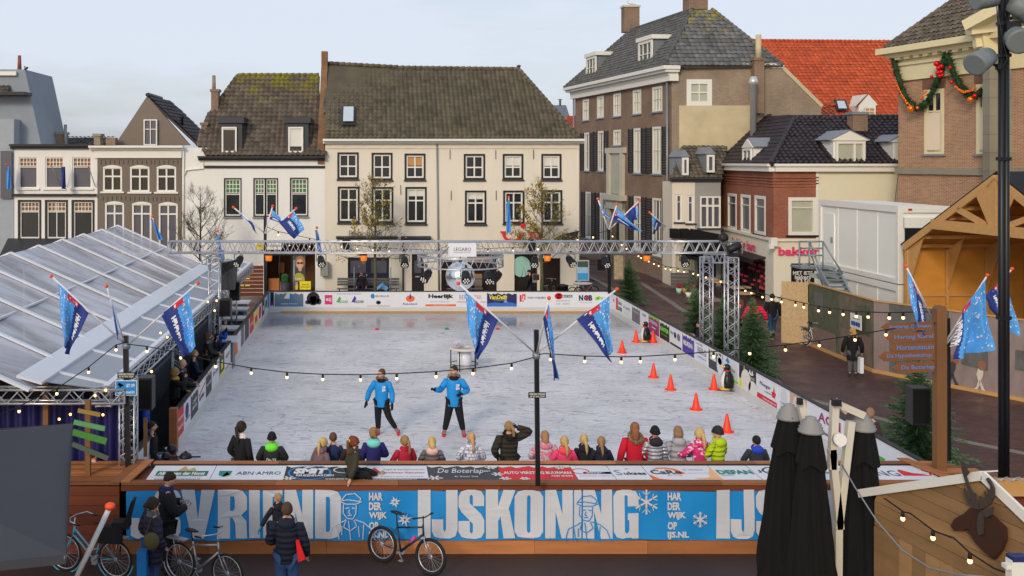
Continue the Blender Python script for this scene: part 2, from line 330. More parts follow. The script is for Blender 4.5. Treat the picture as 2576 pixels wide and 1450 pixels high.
r1 = N(n, 'ValToRGB'); r1.color_ramp.elements[0].color = (*c(184,184,190), 1); r1.color_ramp.elements[1].color = (*c(230,229,231), 1); r1.color_ramp.elements[0].position = .36; r1.color_ramp.elements[1].position = .62
ml = N(n, 'Math', operation='MULTIPLY_ADD'); ml.inputs[1].default_value = .55; l(z1.outputs['Fac'], ml.inputs[0]); mq = N(n, 'Math', operation='MULTIPLY'); mq.inputs[1].default_value = .45; l(zf.outputs['Fac'], mq.inputs[0]); l(mq.outputs[0], ml.inputs[2]); l(ml.outputs[0], r1.inputs[0])
k1 = N(n, 'Mix', data_type='RGBA'); k1.inputs['B'].default_value = (*c(120,126,146), 1); sc2 = N(n, 'Math', operation='MULTIPLY'); sc2.inputs[1].default_value = .55; l(mxx.outputs[0], sc2.inputs[0]); l(sc2.outputs[0], k1.inputs['Factor']); l(r1.outputs[0], k1.inputs['A'])
s3 = scr(.5, 1.2, .9, 1.9); k2 = N(n, 'Mix', data_type='RGBA'); k2.inputs['B'].default_value = (*c(248,248,250), 1); sc3 = N(n, 'Math', operation='MULTIPLY'); sc3.inputs[1].default_value = .4; l(s3, sc3.inputs[0]); l(sc3.outputs[0], k2.inputs['Factor']); l(k1.outputs['Result'], k2.inputs['A'])
# wet, skated-clear dark patch near the far boards (real melt water there)
sp = N(n, 'SeparateXYZ'); l(t.outputs['Object'], sp.inputs[0]); yy = N(n, 'Math', operation='MULTIPLY_ADD'); yy.inputs[1].default_value = 3.; l(z1.outputs['Fac'], yy.inputs[0]); l(sp.outputs[1], yy.inputs[2])
wet = N(n, 'MapRange'); wet.inputs['From Min'].default_value = 44.6; wet.inputs['From Max'].default_value = 46.4; l(yy.outputs[0], wet.inputs['Value'])
k3 = N(n, 'Mix', data_type='RGBA'); k3.inputs['B'].default_value = (*c(116,118,124), 1); wf = N(n, 'Math', operation='MULTIPLY'); wf.inputs[1].default_value = .85; l(wet.outputs[0], wf.inputs[0]); l(wf.outputs[0], k3.inputs['Factor']); l(k2.outputs['Result'], k3.inputs['A']); l(k3.outputs['Result'], b.inputs['Base Color'])
rr = N(n, 'MapRange'); rr.inputs['To Min'].default_value = .5; rr.inputs['To Max'].default_value = .13; l(wet.outputs[0], rr.inputs['Value']); l(rr.outputs[0], b.inputs['Roughness'])
bm = N(n, 'Bump', Strength=.25, Distance=.004); l(mxx.outputs[0], bm.inputs['Height']); l(bm.outputs[0], b.inputs['Normal'])
g = MB(); g.poly([(-4.92,20.78,0), (11.72,20.78,0), (11.72,48.6,0), (-4.92,48.6,0)]); struct(g.build('ice', m))
# ---------------------------------------------------------------- roofs of real pantiles
def inpoly(p, poly):
    r = False; j = len(poly)-1
    for i in range(len(poly)):
        a, b = poly[i], poly[j]
        if (a[1] > p[1]) != (b[1] > p[1]) and p[0] < (b[0]-a[0])*(p[1]-a[1])/(b[1]-a[1])+a[0]: r = not r
        j = i
    return r
def roof(name, pts, m, par, cw=.26, rh=.34, amp=.035, ridge=None, under=True, sag=0):
    pts = [V(p) for p in pts]; O = pts[0]; U = (pts[1]-O).normalized(); n_ = U.cross(pts[2]-pts[1]).normalized(); W = n_.cross(U)
    if n_.z < 0: n_ = -n_
    poly = [((p-O).dot(U), (p-O).dot(W)) for p in pts]; u0 = min(p[0] for p in poly); u1 = max(p[0] for p in poly); v0 = min(p[1] for p in poly); v1 = max(p[1] for p in poly)
    mb = MB(); mb.sm = True; nc = int((u1-u0)/cw)+1; nr = int((v1-v0)/rh)+1; prof = (0, .55, 1, .75, .2); NS = 5
    for j in range(nr):
        for i in range(nc):
            t = rnd.random(); a = u0+i*cw; b0 = v0+j*rh
            if not inpoly((a+cw/2, b0+rh/2), poly) and not (inpoly((a+cw*.1, b0+rh*.3), poly) and inpoly((a+cw*.9, b0+rh*.3), poly)): continue
            jit = rnd.uniform(-.012, .012); o = len(mb.v)
            for q, lift in ((b0-.03, .05), (b0+rh, 0.)):
                for s in range(NS+1):
                    h = prof[s % NS]*amp*1.6+lift+jit; sg = -sag*math.sin(PI*(a-u0)/(u1-u0))*(q-v0)/(v1-v0) if sag else 0
                    mb.v.append(O+U*(a+cw*s/NS)+W*(q+sg)+n_*h)
            for s in range(NS): mb.face([o+s, o+s+1, o+NS+2+s, o+NS+1+s], t)
    k = mb.sm; mb.sm = False
    if under: mb.prism([p-n_*.02 for p in pts], -n_*.15, .2)
    for a, b in (ridge or []):
        a, b = V(a), V(b); L_ = (b-a).length; kk = max(1, int(L_/.36))
        for i in range(kk):
            t = rnd.random(); p = a.lerp(b, i/kk); q = a.lerp(b, (i+1.1)/kk); mb.tube([p+V((0,0,.03)), q+V((0,0,.06))], [.11, .13], 8, True, t)
    return mb.build(name, m, par)
def chimney(par, x0, x1, y0, y1, Y, m, D=.7, name='chimney', cap=None, pot=None):
    a, b = P(x0, y1, Y), P(x1, y0, Y); mb = MB(); mb.box((a.x, Y, a.z), (b.x, Y+D, b.z)); mb.k = 1
    mb.box((a.x-.07, Y-.07, b.z-.12), (b.x+.07, Y+D+.07, b.z+.03))
    o = mb.build(name, [m, cap or m], par)
    if pot: q = P(pot[0], pot[1], Y+D/2); r = MB(); r.lathe([(pot[2], b.z), (pot[2]*.85, q.z)], (q.x, Y+D/2, 0), 10); r.build('chimney_pot', pot[3], o)
    return o
def cornice(F_, mb, x0, x1, y0, y1, d=.35, d0=-.1, steps=2):
    u0, z0, u1, z1 = F_.r(x0, y0, x1, y1); z0, z1 = min(z0, z1), max(z0, z1)
    for i in range(steps): F_.box(mb, u0, z0+(z1-z0)*i/steps, u1, z0+(z1-z0)*(i+1)/steps-.002, d0, d*(i+1)/steps)
# ================================================================ buildings, left to right
# pale grey gabled house at the far left
T = thing('gabled_house', 'pale grey-white house with a steep side gable and thin red flue, at the far left', 'house', (-22, 57, GZ))
mb = MB(); mb.prism([P(-90,175,58), P(62,175,58), P(68,200,58), P(104,368,58), P(110,760,58), P(-90,760,58)], (0,5,0)); gab = mat('grey_painted_wall', c(140,148,158), .85, var=.15, scale=.8); mb.build('wall', gab, T)
mb = MB(); mb.box(P(-90,640,57)+V((0,-.0,0)), P(35,300,57)+V((0,2,0))); mb.build('front_wing', mat('pale_wall', c(158,164,172), .8, var=.15), T)
mb = MB(); mb.box(P(-90,240,57.2)+V((0,-.3,0)), P(66,232,57.2)+V((0,1,0))); mb.build('gutter', black, T)
roof('roof', [P(-90,236,57.3), P(20,236,57.3), P(28,190,59), P(-90,190,59)], rtile, T)
mb = MB(); mb.box(P(-90,190,57.8), P(40,180,57.8)+V((0,.4,0))); mb.build('ridge_board', wpaint, T)
mb = MB(); q = P(49,140,58.5); mb.lathe([(.13, P(49,178,58.5).z), (.1, q.z)], (q.x, 58.5, 0), 8); mb.build('flue_pipe', col(140,76,66), T)
mb = MB(); mb.poly([P(0,378,56.9), P(0,600,56.9), P(36,600,56.9), P(36,378,56.9)][::-1]); F0 = Fac((P(0,0,56.9).x, 56.9)); mb = MB(); F0.pbox(mb, 2, 380, 30, 500, 0, .05); mb.build('window', bglass, T)
# white house with leaded lights
T = thing('white_terrace_house', 'white house with brown leaded lights and black-rimmed lower windows, left', 'house', (P(35,0,57).x, 57, GZ))
A = Fac((P(35,0,57).x, 57)); ups = [A.r(47,396,94,474), A.r(114,396,160,474), A.r(182,396,230,474)]; lows = [A.r(50,508,99,600), A.r(118,508,166,600), A.r(185,508,233,600)]
mb = MB(); u0, z0, u1, z1 = A.r(36, 372, 245, 735); A.wall(mb, u0, GZ, u1, z1, ups+lows, back=6); mb.build('wall', white, T)
lead = mat('leaded_glass', c(128,84,34), .3, var=.5, scale=4)
for r in ups: A.win(T, r, wpaint, bglass, (), (.68,), upper=.72, um=(lead, 5, 2), sill=wpaint)
for i, r in enumerate(lows): A.win(T, r, wpaint, glass, (.5,) if i == 1 else (), (.72,), upper=.75, um=(lead, 5, 2), out=black, ow=.11)
mb = MB(); cornice(A, mb, 28, 236, 363, 375, .35); mb.build('gutter', black, T)
mb = MB(); A.pbox(mb, 34, 488, 243, 494, 0, .18); mb.build('ledge', black, T)
mb = MB(); mb.prism([P(0,640,54.5), P(20,600,57), P(262,600,57), P(262,640,54.5)], (0,0,-.12)); mb.prism([P(-30,655,54.2), P(0,640,54.5), P(262,640,54.5), P(262,655,54.5)], (0,.06,0)); mb.build('awning', col(52,54,60), T)
# roofs and chimneys behind
T = thing('slate_roofed_house', 'low dark-tiled roof with two stubby chimneys behind the white terrace', 'house', (P(150,0,62).x, 62, GZ))
mb = MB(); mb.box((P(95,0,62.4).x, 62.4, GZ), (P(290,0,62.4).x, 66, P(0,368,62).z)); mb.build('wall', brown_b, T)
roof('roof', [P(95,372,61.5), P(290,372,61.5), P(285,346,64), P(95,346,64)], gtile, T)
chimney(T, 139, 163, 334, 368, 61, brown_b, cap=stone); chimney(T, 236, 252, 338, 366, 61, tan_b, cap=stone); chimney(T, 100, 118, 334, 368, 63, dgrey)
mb = MB(); q = P(166,314,61); mb.lathe([(.1, P(0,368,61).z), (.1, q.z)], (q.x, 60.9, 0), 8); mb.build('flue_pipe', galv, T)
# taupe house with pointed gable
T = thing('taupe_gable_house', 'narrow grey-brown house with arched white windows and pointed rear gable', 'house', (P(235,0,57).x, 57, GZ))
A = Fac((P(243,0,57).x, 57)); ups = [A.r(259,421,307,482), A.r(327,421,376,483), A.r(394,421,443,483)]; lows = [A.r(264,512,312,640), A.r(332,513,381,640), A.r(399,514,447,640)]
mb = MB(); u0, z0, u1, z1 = A.r(245.5, 398, 457, 735); A.wall(mb, u0, GZ, u1, z1, ups+lows, back=5); mb.build('wall', taupe, T)
for r in ups+lows:
    hi = r in lows; o = A.win(T, r, wpaint, glass if not hi else bglass, (.5,), (.8,) if hi else (.62,), fw=.1, bar=.09, sill=wpaint, rec=.06)
    mb = MB(); u0, z0, u1, z1 = r; um = (u0+u1)/2; arc = [A.pt(u0+(u1-u0)*i/8, z1+.12*math.sin(PI*i/8), .03) for i in range(9)]; mb.prism([A.pt(u0,z1-.05,.03)]+arc+[A.pt(u1,z1-.05,.03)], A.N*-.08); mb.build('window_arch', wpaint, o)
    mb = MB()
    for i in range(6): a = u0-.1+(u1-u0+.2)*i/5; A.box(mb, a-.02, z1+.16, a+.02, z1+.4, 0, .02)
    mb.build('lintel_joints', dgrey, o)
mb = MB(); cornice(A, mb, 228, 463, 367, 378, .5); A.pbox(mb, 238, 378, 457, 398, 0, .12); mb.build('cornice', wpaint, T)
gb = [P(288,366,59.5), P(370,242,59.5), P(478,366,59.5)]; mb = MB(); mb.prism(gb, (0,.3,0)); mb.build('gable_wall', mat('gable_taupe', c(122,110,100), .85, var=.08), T)
roof('roof', [P(500,362,59.6), P(500,362,59.6)+V((.35,4.5,0)), P(378,246,59.6)+V((.35,4.5,0)), P(372,242,59.6)], btile, T, ridge=[(P(370,240,59.4), P(370,240,59.4)+V((0,4,0)))])
Gf = Fac((P(363,0,59.4).x, 59.4)); Gf.win(T, Gf.r(362,301,396,366), wpaint, bglass, (.5,), (.62,), rec=-.06)
mb = MB(); q = P(458,298,60); mb.lathe([(.08, P(0,330,60).z), (.08, q.z), (.13, q.z+.03), (.1, q.z+.2)], (q.x, 60, 0), 8); mb.build('vent_pipe', black, T)
mb = MB(); mb.box(P(266,366,58.5), P(290,347,58.5)+V((0,.6,0))); mb.build('chimney', brown_b, T)
# white shop house with mossy roof
T = thing('white_shop_house', 'white-fronted optician shop house with yellow-mossed roof and two dormers', 'house', (P(517,0,57).x, 57, GZ))
A = Fac((P(457,0,57).x, 57)); wins = [A.r(566,451,605,543), A.r(640,451,666,543), A.r(669,451,697,543), A.r(732,450,773,542)]; shop = A.r(664,612,793,735)
shop = (shop[0], GZ, shop[2], shop[3]); mb = MB(); u0, z0, u1, z1 = A.r(458, 424, 817, 735); A.wall(mb, u0, GZ, u1, z1, wins+[shop], back=8); A.box(mb, A.r(458,372,520,424)[0], z1+.003, A.r(458,372,520,424)[2], A.r(458,372,520,424)[3], -6, -.02); A.pbox(mb, 510, 404, 817, 417, -3, .05); mb.build('wall', white, T)
grn = mat('green_glass', c(66,118,74), .3, var=.2)
for i, r in enumerate(wins): A.win(T, r, wpaint, glass, (), (.58,), upper=.62, um=(grn, 4 if i in (0,3) else 3, 3), out=black, ow=.06, sill=mgrey if i != 2 else None)
mb = MB(); cornice(A, mb, 500, 818, 393, 404, .45); mb.build('gutter', black, T); mb = MB(); A.pbox(mb, 515, 417.5, 817, 423.5, -.05, .08); mb.build('string_course', black, T)
mb = MB(); mb.tube([A.pt(*A.uz(462,378), .08), A.pt(*A.uz(462,600), .08)], .05); mb.tube([A.pt(*A.uz(512,398), .08), A.pt(*A.uz(512,424), .08), A.pt(*A.uz(470,428), .08), A.pt(*A.uz(464,440), .08)], .045); mb.build('drainpipe', wpaint, T)
ye, yr = 56.7, 61.; roof('roof', [P(520,392,ye), P(817,392,ye), P(801,191,yr), P(598,191,yr), P(522,298,58.9), P(497,366,57.4)], mosst, T, cw=.3, amp=.06, ridge=[(P(598,191,yr), P(801,191,yr)), (P(598,191,yr), P(522,298,58.9)), (P(522,298,58.9), P(497,366,57.4))], sag=0)
for x0, x1, bd in ((552,609,False), (719,776,True)):
    D = MB(); a, b = P(x0, 386, 56.95), P(x1, 310, 56.95); D.box((a.x, 56.95, a.z), (b.x, 60, b.z)); D.box((a.x-.1, 56.8, b.z+.002), (b.x+.12, 60.4, b.z+.34)); d = D.build('dormer', dgrey, T)
    Df = Fac((a.x, 56.95)); Df.win(d, Df.r(x0+6.5, 320, x1-13, 384), wpaint, glass, (), (), fw=.09, rec=-.09, blind=blindm, bl=.8 if bd else .06)
    mb = MB(); mb.prism([V((b.x+.02, 57.3, a.z-.1)), V((b.x+.35, 57.3, a.z-.15)), V((b.x+.35, 60, b.z-.3)), V((b.x+.02, 59.6, b.z))], (0,0,.02)); mb.build('lead_flashing', mgrey, d)
chimney(T, 531, 549, 226, 282, 59, brown_b, pot=(538,190,.12,tan_b)); chimney(T, 506, 521, 310, 370, 58, brown_b)
mb = MB(); xg0, xg1 = -2.98, -2.6; mb.prism([V((xg0,56.9,7.2)), V((xg0,56.9,8.4)), V((xg0,61.2,13.25)), V((xg0,61.2,14.15)), V((xg0,62,14.15)), V((xg0,62,7.2))], (xg1-xg0,0,0)); mb.build('brick_parapet', mat('lichened_brick', c(126,94,66), .9, var=.45, scale=2.6, bump=.6, bscale=9), T)
# shop window: interior, poster, sign
u0, z0, u1, z1 = shop; mb = MB(); A.box(mb, u0, z0, u1, z1, -3.2, -3.1); sh = mb.build('shop_interior', mat('shop_brown', c(104,66,40), .7, var=.5, scale=1.4), T)
mb = MB(); A.box(mb, u0, z0, u1, z0+.04, -3.1, -.1); mb.build('shop_floor', mat('shop_floor', c(120,86,60), .5), sh)
mb = MB(); A.pbox(mb, 672, 705, 710, 735, -1., -.7); A.pbox(mb, 690, 672, 706, 700, -2.6, -2.4); mb.build('counter', mat('oak_counter', c(186,118,66), .5), sh)
mb = MB()
for x in (664, 703, 733, 790): A.pbox(mb, x-1, 612, x+1.2, 735, -.16, -.06)
A.pbox(mb, 664, 640, 792, 643, -.15, -.07); A.pbox(mb, 664, 612, 792, 617, -.15, -.05); mb.build('shopfront_frame', black, T)
mb = MB()
for i in range(26): q = A.pt(u0+1.0+rnd.random()*1.6, z0+2.6+rnd.random()*.9, -1.3); mb.ell(q, (.03,.03,.03), 6, 4)
mb.build('fairy_lights', mat('warm_lamp', (1,.62,.25), emit=5.), T)
mb = MB(); A.pbox(mb, 736, 643, 768, 730, -.05, 0); ps = mb.build('portrait_poster', mat('poster_teal', c(62,72,70), .6), T)
mb = MB(); q = A.uz(754, 664)
def disc(mb, F_, ctr, ru, rz, d, n=20, sh=0):
    mb.poly([F_.pt(ctr[0]+ru*math.cos(2*PI*i/n)+sh*math.sin(2*PI*i/n), ctr[1]+rz*math.sin(2*PI*i/n), d) for i in range(n)])
disc(mb, A, (q[0]+.02, q[1]+.08), .3, .38, .006); mb.k = 1; disc(mb, A, q, .2, .29, .012); disc(mb, A, (q[0]+.02, q[1]-.32), .09, .12, .009); mb.k = 2
disc(mb, A, (q[0]-.08, q[1]+.04), .085, .06, .018); disc(mb, A, (q[0]+.11, q[1]+.04), .085, .06, .018); mb.k = 3; disc(mb, A, (A.uz(752,705)[0], A.uz(752,705)[1]), .34, .42, .007); mb.k = 4; put(mb, 'Laat', A.pt(A.uz(742,0)[0], A.uz(0,704)[1], .014), A.U, V((0,0,1)), .42, .13, bold=.03)
mb.build('portrait', [col(150,104,66), col(214,164,138), black, col(176,168,60), wpaint], ps)
mb = MB(); A.pbox(mb, 649, 612, 708, 628, .05, .16); sg = mb.build('shop_sign', wpaint, T); mb = MB(); disc(mb, A, A.uz(656,619.5), .26, .2, .17); mb.k = 1; put(mb, 'eye wish opticiens', A.pt(*A.uz(651,622), .18), A.U, V((0,0,1)), 1.25, .17); mb.build('lettering', [col(232,212,40), black], sg)
# cream house
T = thing('cream_house', 'wide cream house with big brown pantile roof and black-rimmed windows, centre', 'house', (P(817,0,57).x, 57, GZ))
A = Fac((P(817,0,57).x, 57)); X4 = A
ups = [A.r(853,388,898,446), A.r(939,389,983,449), A.r(1022,391,1066,448), A.r(1171,392,1216,448), A.r(1269,392,1312,447), A.r(1366,392,1408,448)]
lows = [A.r(854,474,900,556), A.r(939,475,985,557), A.r(1024,475,1069,559), A.r(1174,484,1219,560), A.r(1270,484,1315,558), A.r(1366,483,1410,558)]
dr = [A.r(875,648,979,735), A.r(1036,640,1067,735), A.r(1110,650,1146,735), A.r(1176,640,1250,728), A.r(1294,640,1352,735), A.r(1362,650,1410,735)]; dr = [(a, GZ, b2, d) for a, _, b2, d in dr]
mb = MB(); u0, z0, u1, z1 = A.r(818, 375, 1457, 735); A.wall(mb, 0, GZ, u1, z1, ups+lows+dr, back=9)
A.pbox(mb, 818, 362, 1457, 374.6, -9, .04)
for i in range(14): A.pbox(mb, 834+i*45, 364, 868+i*45, 373, .04, .06)
mb.build('wall', cream, T)
for i, r in enumerate(ups): A.win(T, r, wpaint, glass, (.5,), (.47,), out=black, ow=.1, fw=.09, bar=.08, sill=dgrey, blind={2: tanb, 4: blindm, 5: blindm}.get(i), bl=.45)
for i, r in enumerate(lows): A.win(T, r, wpaint, glass, (.5,), (.64,), out=black, ow=.1, fw=.09, bar=.08, sill=dgrey, blind={2: blindm, 3: blindm}.get(i), bl=.2)
mb = MB(); cornice(A, mb, 813, 1466, 350, 361.6, .55, -9); mb.build('cornice', wpaint, T)
mb = MB(); mb.tube([A.pt(*A.uz(1099,362), .1), A.pt(*A.uz(1104,733), .1)], .05); mb.build('drainpipe', mgrey, T)
mb = MB()
for x, y in ((1132,377),(1247,377),(1342,377),(1135,480),(1248,480),(1008,466)): A.pbox(mb, x-.6, y, x+.6, y+24, 0, .05)
mb.build('wall_anchors', black, T)
yr = 61.6; rf = roof('roof', [P(817,350,56.5), P(1457,350,56.5), P(1305,176,yr), P(1000,172,yr), P(818,162,yr)], MBROWN, T, cw=.27, rh=.33, amp=.06, ridge=[(P(822,161,yr), P(1000,171,yr)), (P(1000,172,yr), P(1305,176,yr)), (P(1305,176,yr), P(1456,348,56.6))])
mb = MB(); q0, q1 = P(858,322,57.2), P(895,275,58.5); mb.prism([V((q0.x,57.2,q0.z+.12)), V((q1.x,57.2,q0.z+.12)), V((q1.x,58.5,q1.z+.12)), V((q0.x,58.5,q1.z+.12))], V((0,-.08,.06))); sk = mb.build('skylight', dgrey, T)
mb = MB(); mb.poly([V((q0.x+.12,57.05,q0.z+.38)), V((q1.x-.12,57.05,q0.z+.38)), V((q1.x-.12,58.2,q1.z+.14)), V((q0.x+.12,58.2,q1.z+.14))]); mb.build('pane', mat('painted_sky_glass', c(186,200,210), .05, var=.05, spec=1.), sk)  # pale sky reflection put into the pane colour
mb = MB(); q = P(1305,170,yr); mb.lathe([(.06,q.z-.3),(.09,q.z),(.15,q.z+.1),(.03,q.z+.16)], (q.x,yr,0), 8); mb.build('finial', dgrey, T)
navy = mat('navy_door', c(26,34,58), .4, var=.1)
for i, r in enumerate(dr):
    mb = MB(); A.box(mb, r[0], r[1], r[2], r[3], -.22, -.16)
    if i < 2:
        w_ = r[2]-r[0]; k = 2 if i == 0 else 1
        for q in range(k): A.box(mb, r[0]+w_*q/k+.08, GZ+.15, r[0]+w_*(q+1)/k-.08, GZ+1.0, -.16, -.14)
        o = mb.build('door', navy if i == 0 else black, T); mb = MB()
        for q in range(k): A.box(mb, r[0]+w_*q/k+.15, GZ+1.2, r[0]+w_*(q+1)/k-.15, GZ+1.9, -.15, -.135)
        mb.build('pane', bglass, o); mb = MB(); A.box(mb, r[0]+w_/k-.14, GZ+1.02, r[0]+w_/k-.08, GZ+1.14, -.15, -.08)
        if i: A.box(mb, r[0]+.2, GZ+.95, r[2]-.2, GZ+1.03, -.15, -.13)
        mb.build('handle', steel, o)
    else: o = mb.build('shop_window', mat('shop_glass', c(44,36,32), .12, var=.7, scale=.9), T)
mb = MB(); cornice(A, mb, 846, 1000, 594, 601, .5, 0); cornice(A, mb, 1008, 1083, 594, 604, .5, 0); A.pbox(mb, 1012, 604, 1016, 735, 0, .1); mb.build('door_canopy', dgrey, T)
mb = MB(); put(mb, 'Rabobank', A.pt(*A.uz(878,594), .3), A.U, V((0,0,1)), 1.95, .34, bold=.02); mb.build('fascia_lettering', mgrey, T)
mb = MB(); q = A.uz(1287,598); mb.prism([A.pt(q[0]+x, q[1]+z, .1) for x, z in [(-.68,.37),(-.3,.37),(-.28,.3),(-.4,.24)]+[(.42*math.cos(a)+.02, .3*math.sin(a)+.2) for a in [PI+i*PI/12 for i in range(13)]]+[(.56,.3)]+[(.58*math.cos(a)+.02, .5*math.sin(a)+.24) for a in [-i*PI/12 for i in range(13)]]+[(-.66,.3)]], A.N*.08)
mb.lathe([(.14,-.04),(.14,.04)], A.pt(q[0]+.62, q[1]+.68, .14), 16, Matrix.Rotation(R(90),4,'X')); put(mb, 'TUI', A.pt(q[0]+.9, q[1]-.08, .15), A.U, V((0,0,1)), .85, .42, bold=.05); mb.build('red_smile_sign', col(214,36,40), T)
# mint and orange goods behind the travel shop glass
q = A.uz(1330,672); mb = MB(); disc(mb, A, (q[0]-.4,q[1]), .55, .6, -.12); mb.build('round_decal', col(150,196,186), T); mb = MB(); disc(mb, A, A.uz(1345,664), .22, .12, -.11); mb.build('oval_decal', col(176,210,200), T)
for a_, cc in (((1340,690,1366,712),(120,142,136)), ((1195,690,1213,730),(150,112,80)), ((1180,645,1240,662),(150,112,80))): mb = MB(); A.pbox(mb, *a_, -.15, -.1); mb.build('window_display', col(*cc), T)
# fanlight grille at the corner
mb = MB(); mb.prism([P(1392,602,57)+V((0,-.1,0)), P(1410,590,57)+V((0,-.3,0)), P(1450,578,57)+V((0,-.8,0)), P(1448,592,57)+V((0,-.6,0)), P(1440,606,57)+V((0,-.3,0))], (0,.06,0)); mb.build('metal_awning', dgrey, T)
# distant roofs between cream and brown house
T = thing('distant_house', 'blue-grey roof and red tiles far behind, between cream and brown houses', 'house', (P(1425,0,110).x, 110, GZ))
mb = MB(); mb.prism([P(1385,345,110), P(1394,265,110), P(1424,265,110), P(1432,290,110), P(1445,345,110)], (0,6,0)); mb.build('grey_roof', mat('blue_grey_zinc', c(108,122,138), .5), T)
mb = MB(); mb.box((P(1380,0,110).x,110,GZ), (P(1450,0,110).x,116,P(0,345,110).z)); mb.build('wall', brown_b, T); roof('roof', [P(1425,335,100), P(1450,335,100), P(1450,292,104), P(1425,292,104)], otile, T)
mb = MB(); mb.lathe([(.12,P(0,265,110).z),(.12,P(0,252,110).z),(.3,P(0,250,110).z)], (P(1409,0,110).x,110,0), 8); mb.build('flue_pipe', mgrey, T)
# ---------------------------------------------------------------- big brown house
NC, FC = V((19.15,63,0)), V((16.8,81.3,0)); B5 = thing('brown_brick_mansion', 'tall brown brick mansion with hipped roof, shuttered windows and white cornice', 'house', (19.15, 63, GZ)); T = B5
A = Fac((FC.x, FC.y), (NC.x-FC.x, NC.y-FC.y)); L5 = (NC-FC).length; ztop = 12.45
r1 = [A.r(1466,250,1481.5,303), A.r(1502,242,1519,297), A.r(1543,235,1562,293), A.r(1592,226,1613,287), A.r(1641,218,1666,281)]
r2 = [A.r(1470,334,1484,430), A.r(1504,330,1520,431), A.r(1543,327,1562,366), A.r(1594,323,1613,436), A.r(1641,319,1665,438)]
r3 = [A.r(1473,483,1488,600), A.r(1509,486,1525,609), A.r(1595,494,1614,632), A.r(1641,499,1666,645)]; dd = A.r(1547,520,1566,612)
mb = MB(); A.wall(mb, 0, GZ, L5, ztop, r1+r2+r3+[dd]); mb.poly([FC+V((0,0,GZ)), FC+V((7,0,GZ)), FC+V((7,0,ztop)), FC+V((0,0,ztop))]); mb.build('wall', brown_b, T)
for r in r1+r2+r3: A.win(T, r, cpaint if r[1] < 5 and 0 else wpaint, glass2 if r in r1 or r in r2[2:] else glass, (.33,.66), (.5,), fw=.16, bar=.035, sill=mgrey, rec=.04)
def shut(u0, z0, u1, z1):
    mb = MB(); A.box(mb, u0, z0, u0+.07, z1, .02, .07); A.box(mb, u1-.07, z0, u1, z1, .02, .07); k = int((z1-z0)/.17)
    for i in range(k): zz = z0+(z1-z0)*i/k; A.box(mb, u0+.07, zz, u1-.07, zz+.1, .02, .06)
    mb.build('shutter', black, T)
for r in [q for i, q in enumerate(r2) if i != 2]+r3:
    wd = (r[2]-r[0])*.62; shut(r[0]-wd-.05, r[1], r[0]-.05, r[3]); shut(r[2]+.05, r[1], r[2]+wd+.05, r[3])
mb = MB(); u0, z0, u1, z1 = A.r(1532,372,1572,612); 
for a in ((u0,GZ,u0+.5,z1-.4), (u1-.5,GZ,u1,z1-.4), (u0-.3,z1-.4,u1+.3,z1)): A.box(mb, *a, 0, .22)
A.box(mb, u0-.35, A.uz(0,0)[1] if 0 else 4.55, u1+.35, 4.95, 0, .5); A.box(mb, u0, 3.9, u1, 4.55, 0, .28); mb.build('stone_doorcase', pstone, T)
mb = MB(); A.box(mb, *dd, -.2, -.12); mb.build('door', mat('dark_green_door', c(34,38,36), .4), T); mb = MB(); A.box(mb, u0+.5, 5.0, u1-.5, z1-.4, .01, .05); mb.build('centre_panel', glass2, T)
mb = MB(); A.box(mb, -.3, ztop+.0, L5+.35, ztop+.35, -.3, .3); A.box(mb, -.6, ztop+.55, L5+.5, ztop+.72, -.3, .62); A.box(mb, -.7, ztop+.72, L5+.6, ztop+.95, -.3, .8); A.box(mb, -.3, ztop+.35, L5+.3, ztop+.55, -.3, .34)
B = Fac((19.15,63)); cornice(B, mb, 1722, 1949, 161, 171, .25); cornice(B, mb, 1918, 1970, 163, 172, .2); mb.build('cornice', wpaint, T)
side = B.r(1691,172,1952,735); wb = B.r(1731,204,1787,263)
mb = MB(); B.wall(mb, 0, GZ, side[2], side[3], [wb]); B_ = [B.pt(*B.uz(1952,172)), B.pt(*B.uz(1972,172)), B.pt(*B.uz(2066,266)), B.pt(*B.uz(2066,420)), B.pt(*B.uz(1952,420))]; mb.prism(B_, (0,.4,0)); mb.build('side_wall', tan_b, T)
mb = MB(); a_, b2 = B.pt(*B.uz(1970,171)), B.pt(*B.uz(2068,268)); mb.beam(a_+V((0,.2,0)), b2+V((0,.2,0)), .5, .22); mb.build('coping', plaster, T)
B.win(T, wb, wpaint, glass2, (.5,), (.5,), fw=.2, bar=.07, out=wpaint, ow=.1, rec=.02)
mb = MB(); B.box(mb, B.uz(1708,0)[0], 5, B.uz(1893,0)[0], B.uz(1800,266)[1], 0, .05); mb.build('plaster_patch', plaster, T)
chimney(T, 1898, 1923, 147, 285, 62.4, brown_b, pot=(1908,88,.2,plaster))
for u in (L5-.35, .1): mb = MB(); mb.tube([A.pt(u, ztop+.3, .15), A.pt(u, GZ, .15)], .07, 8); mb.build('drainpipe', galv, T)
ze = ztop+.95; e1, e2 = A.pt(-.6, ze, .7), A.pt(L5+.5, ze, .7); e3 = V((26.1,62.8,ze)); R1 = P(1742,26,66.3); R2 = R1+(FC-NC).normalized()*10.5; e4 = V((24.2,82,ze))
roof('roof', [e1, e2, R1, R2], gtile, T, cw=.32, rh=.3, amp=.04, ridge=[(e2, R1), (R1, R2), (R2, e1)]); R3 = P(1790,24,66.3); roof('end_roof', [e2, e3, R3, R1], mossy('grey_lichen_tile', c(92,92,92), c(150,140,30), (12, 18, .86)), T, cw=.36, rh=.36, ridge=[(R3, e3)])
mb = MB(); mb.poly([e3, e4, R2, R3]); mb.poly([e4, e1, R2]); mb.build('rear_roof', gtile, T)
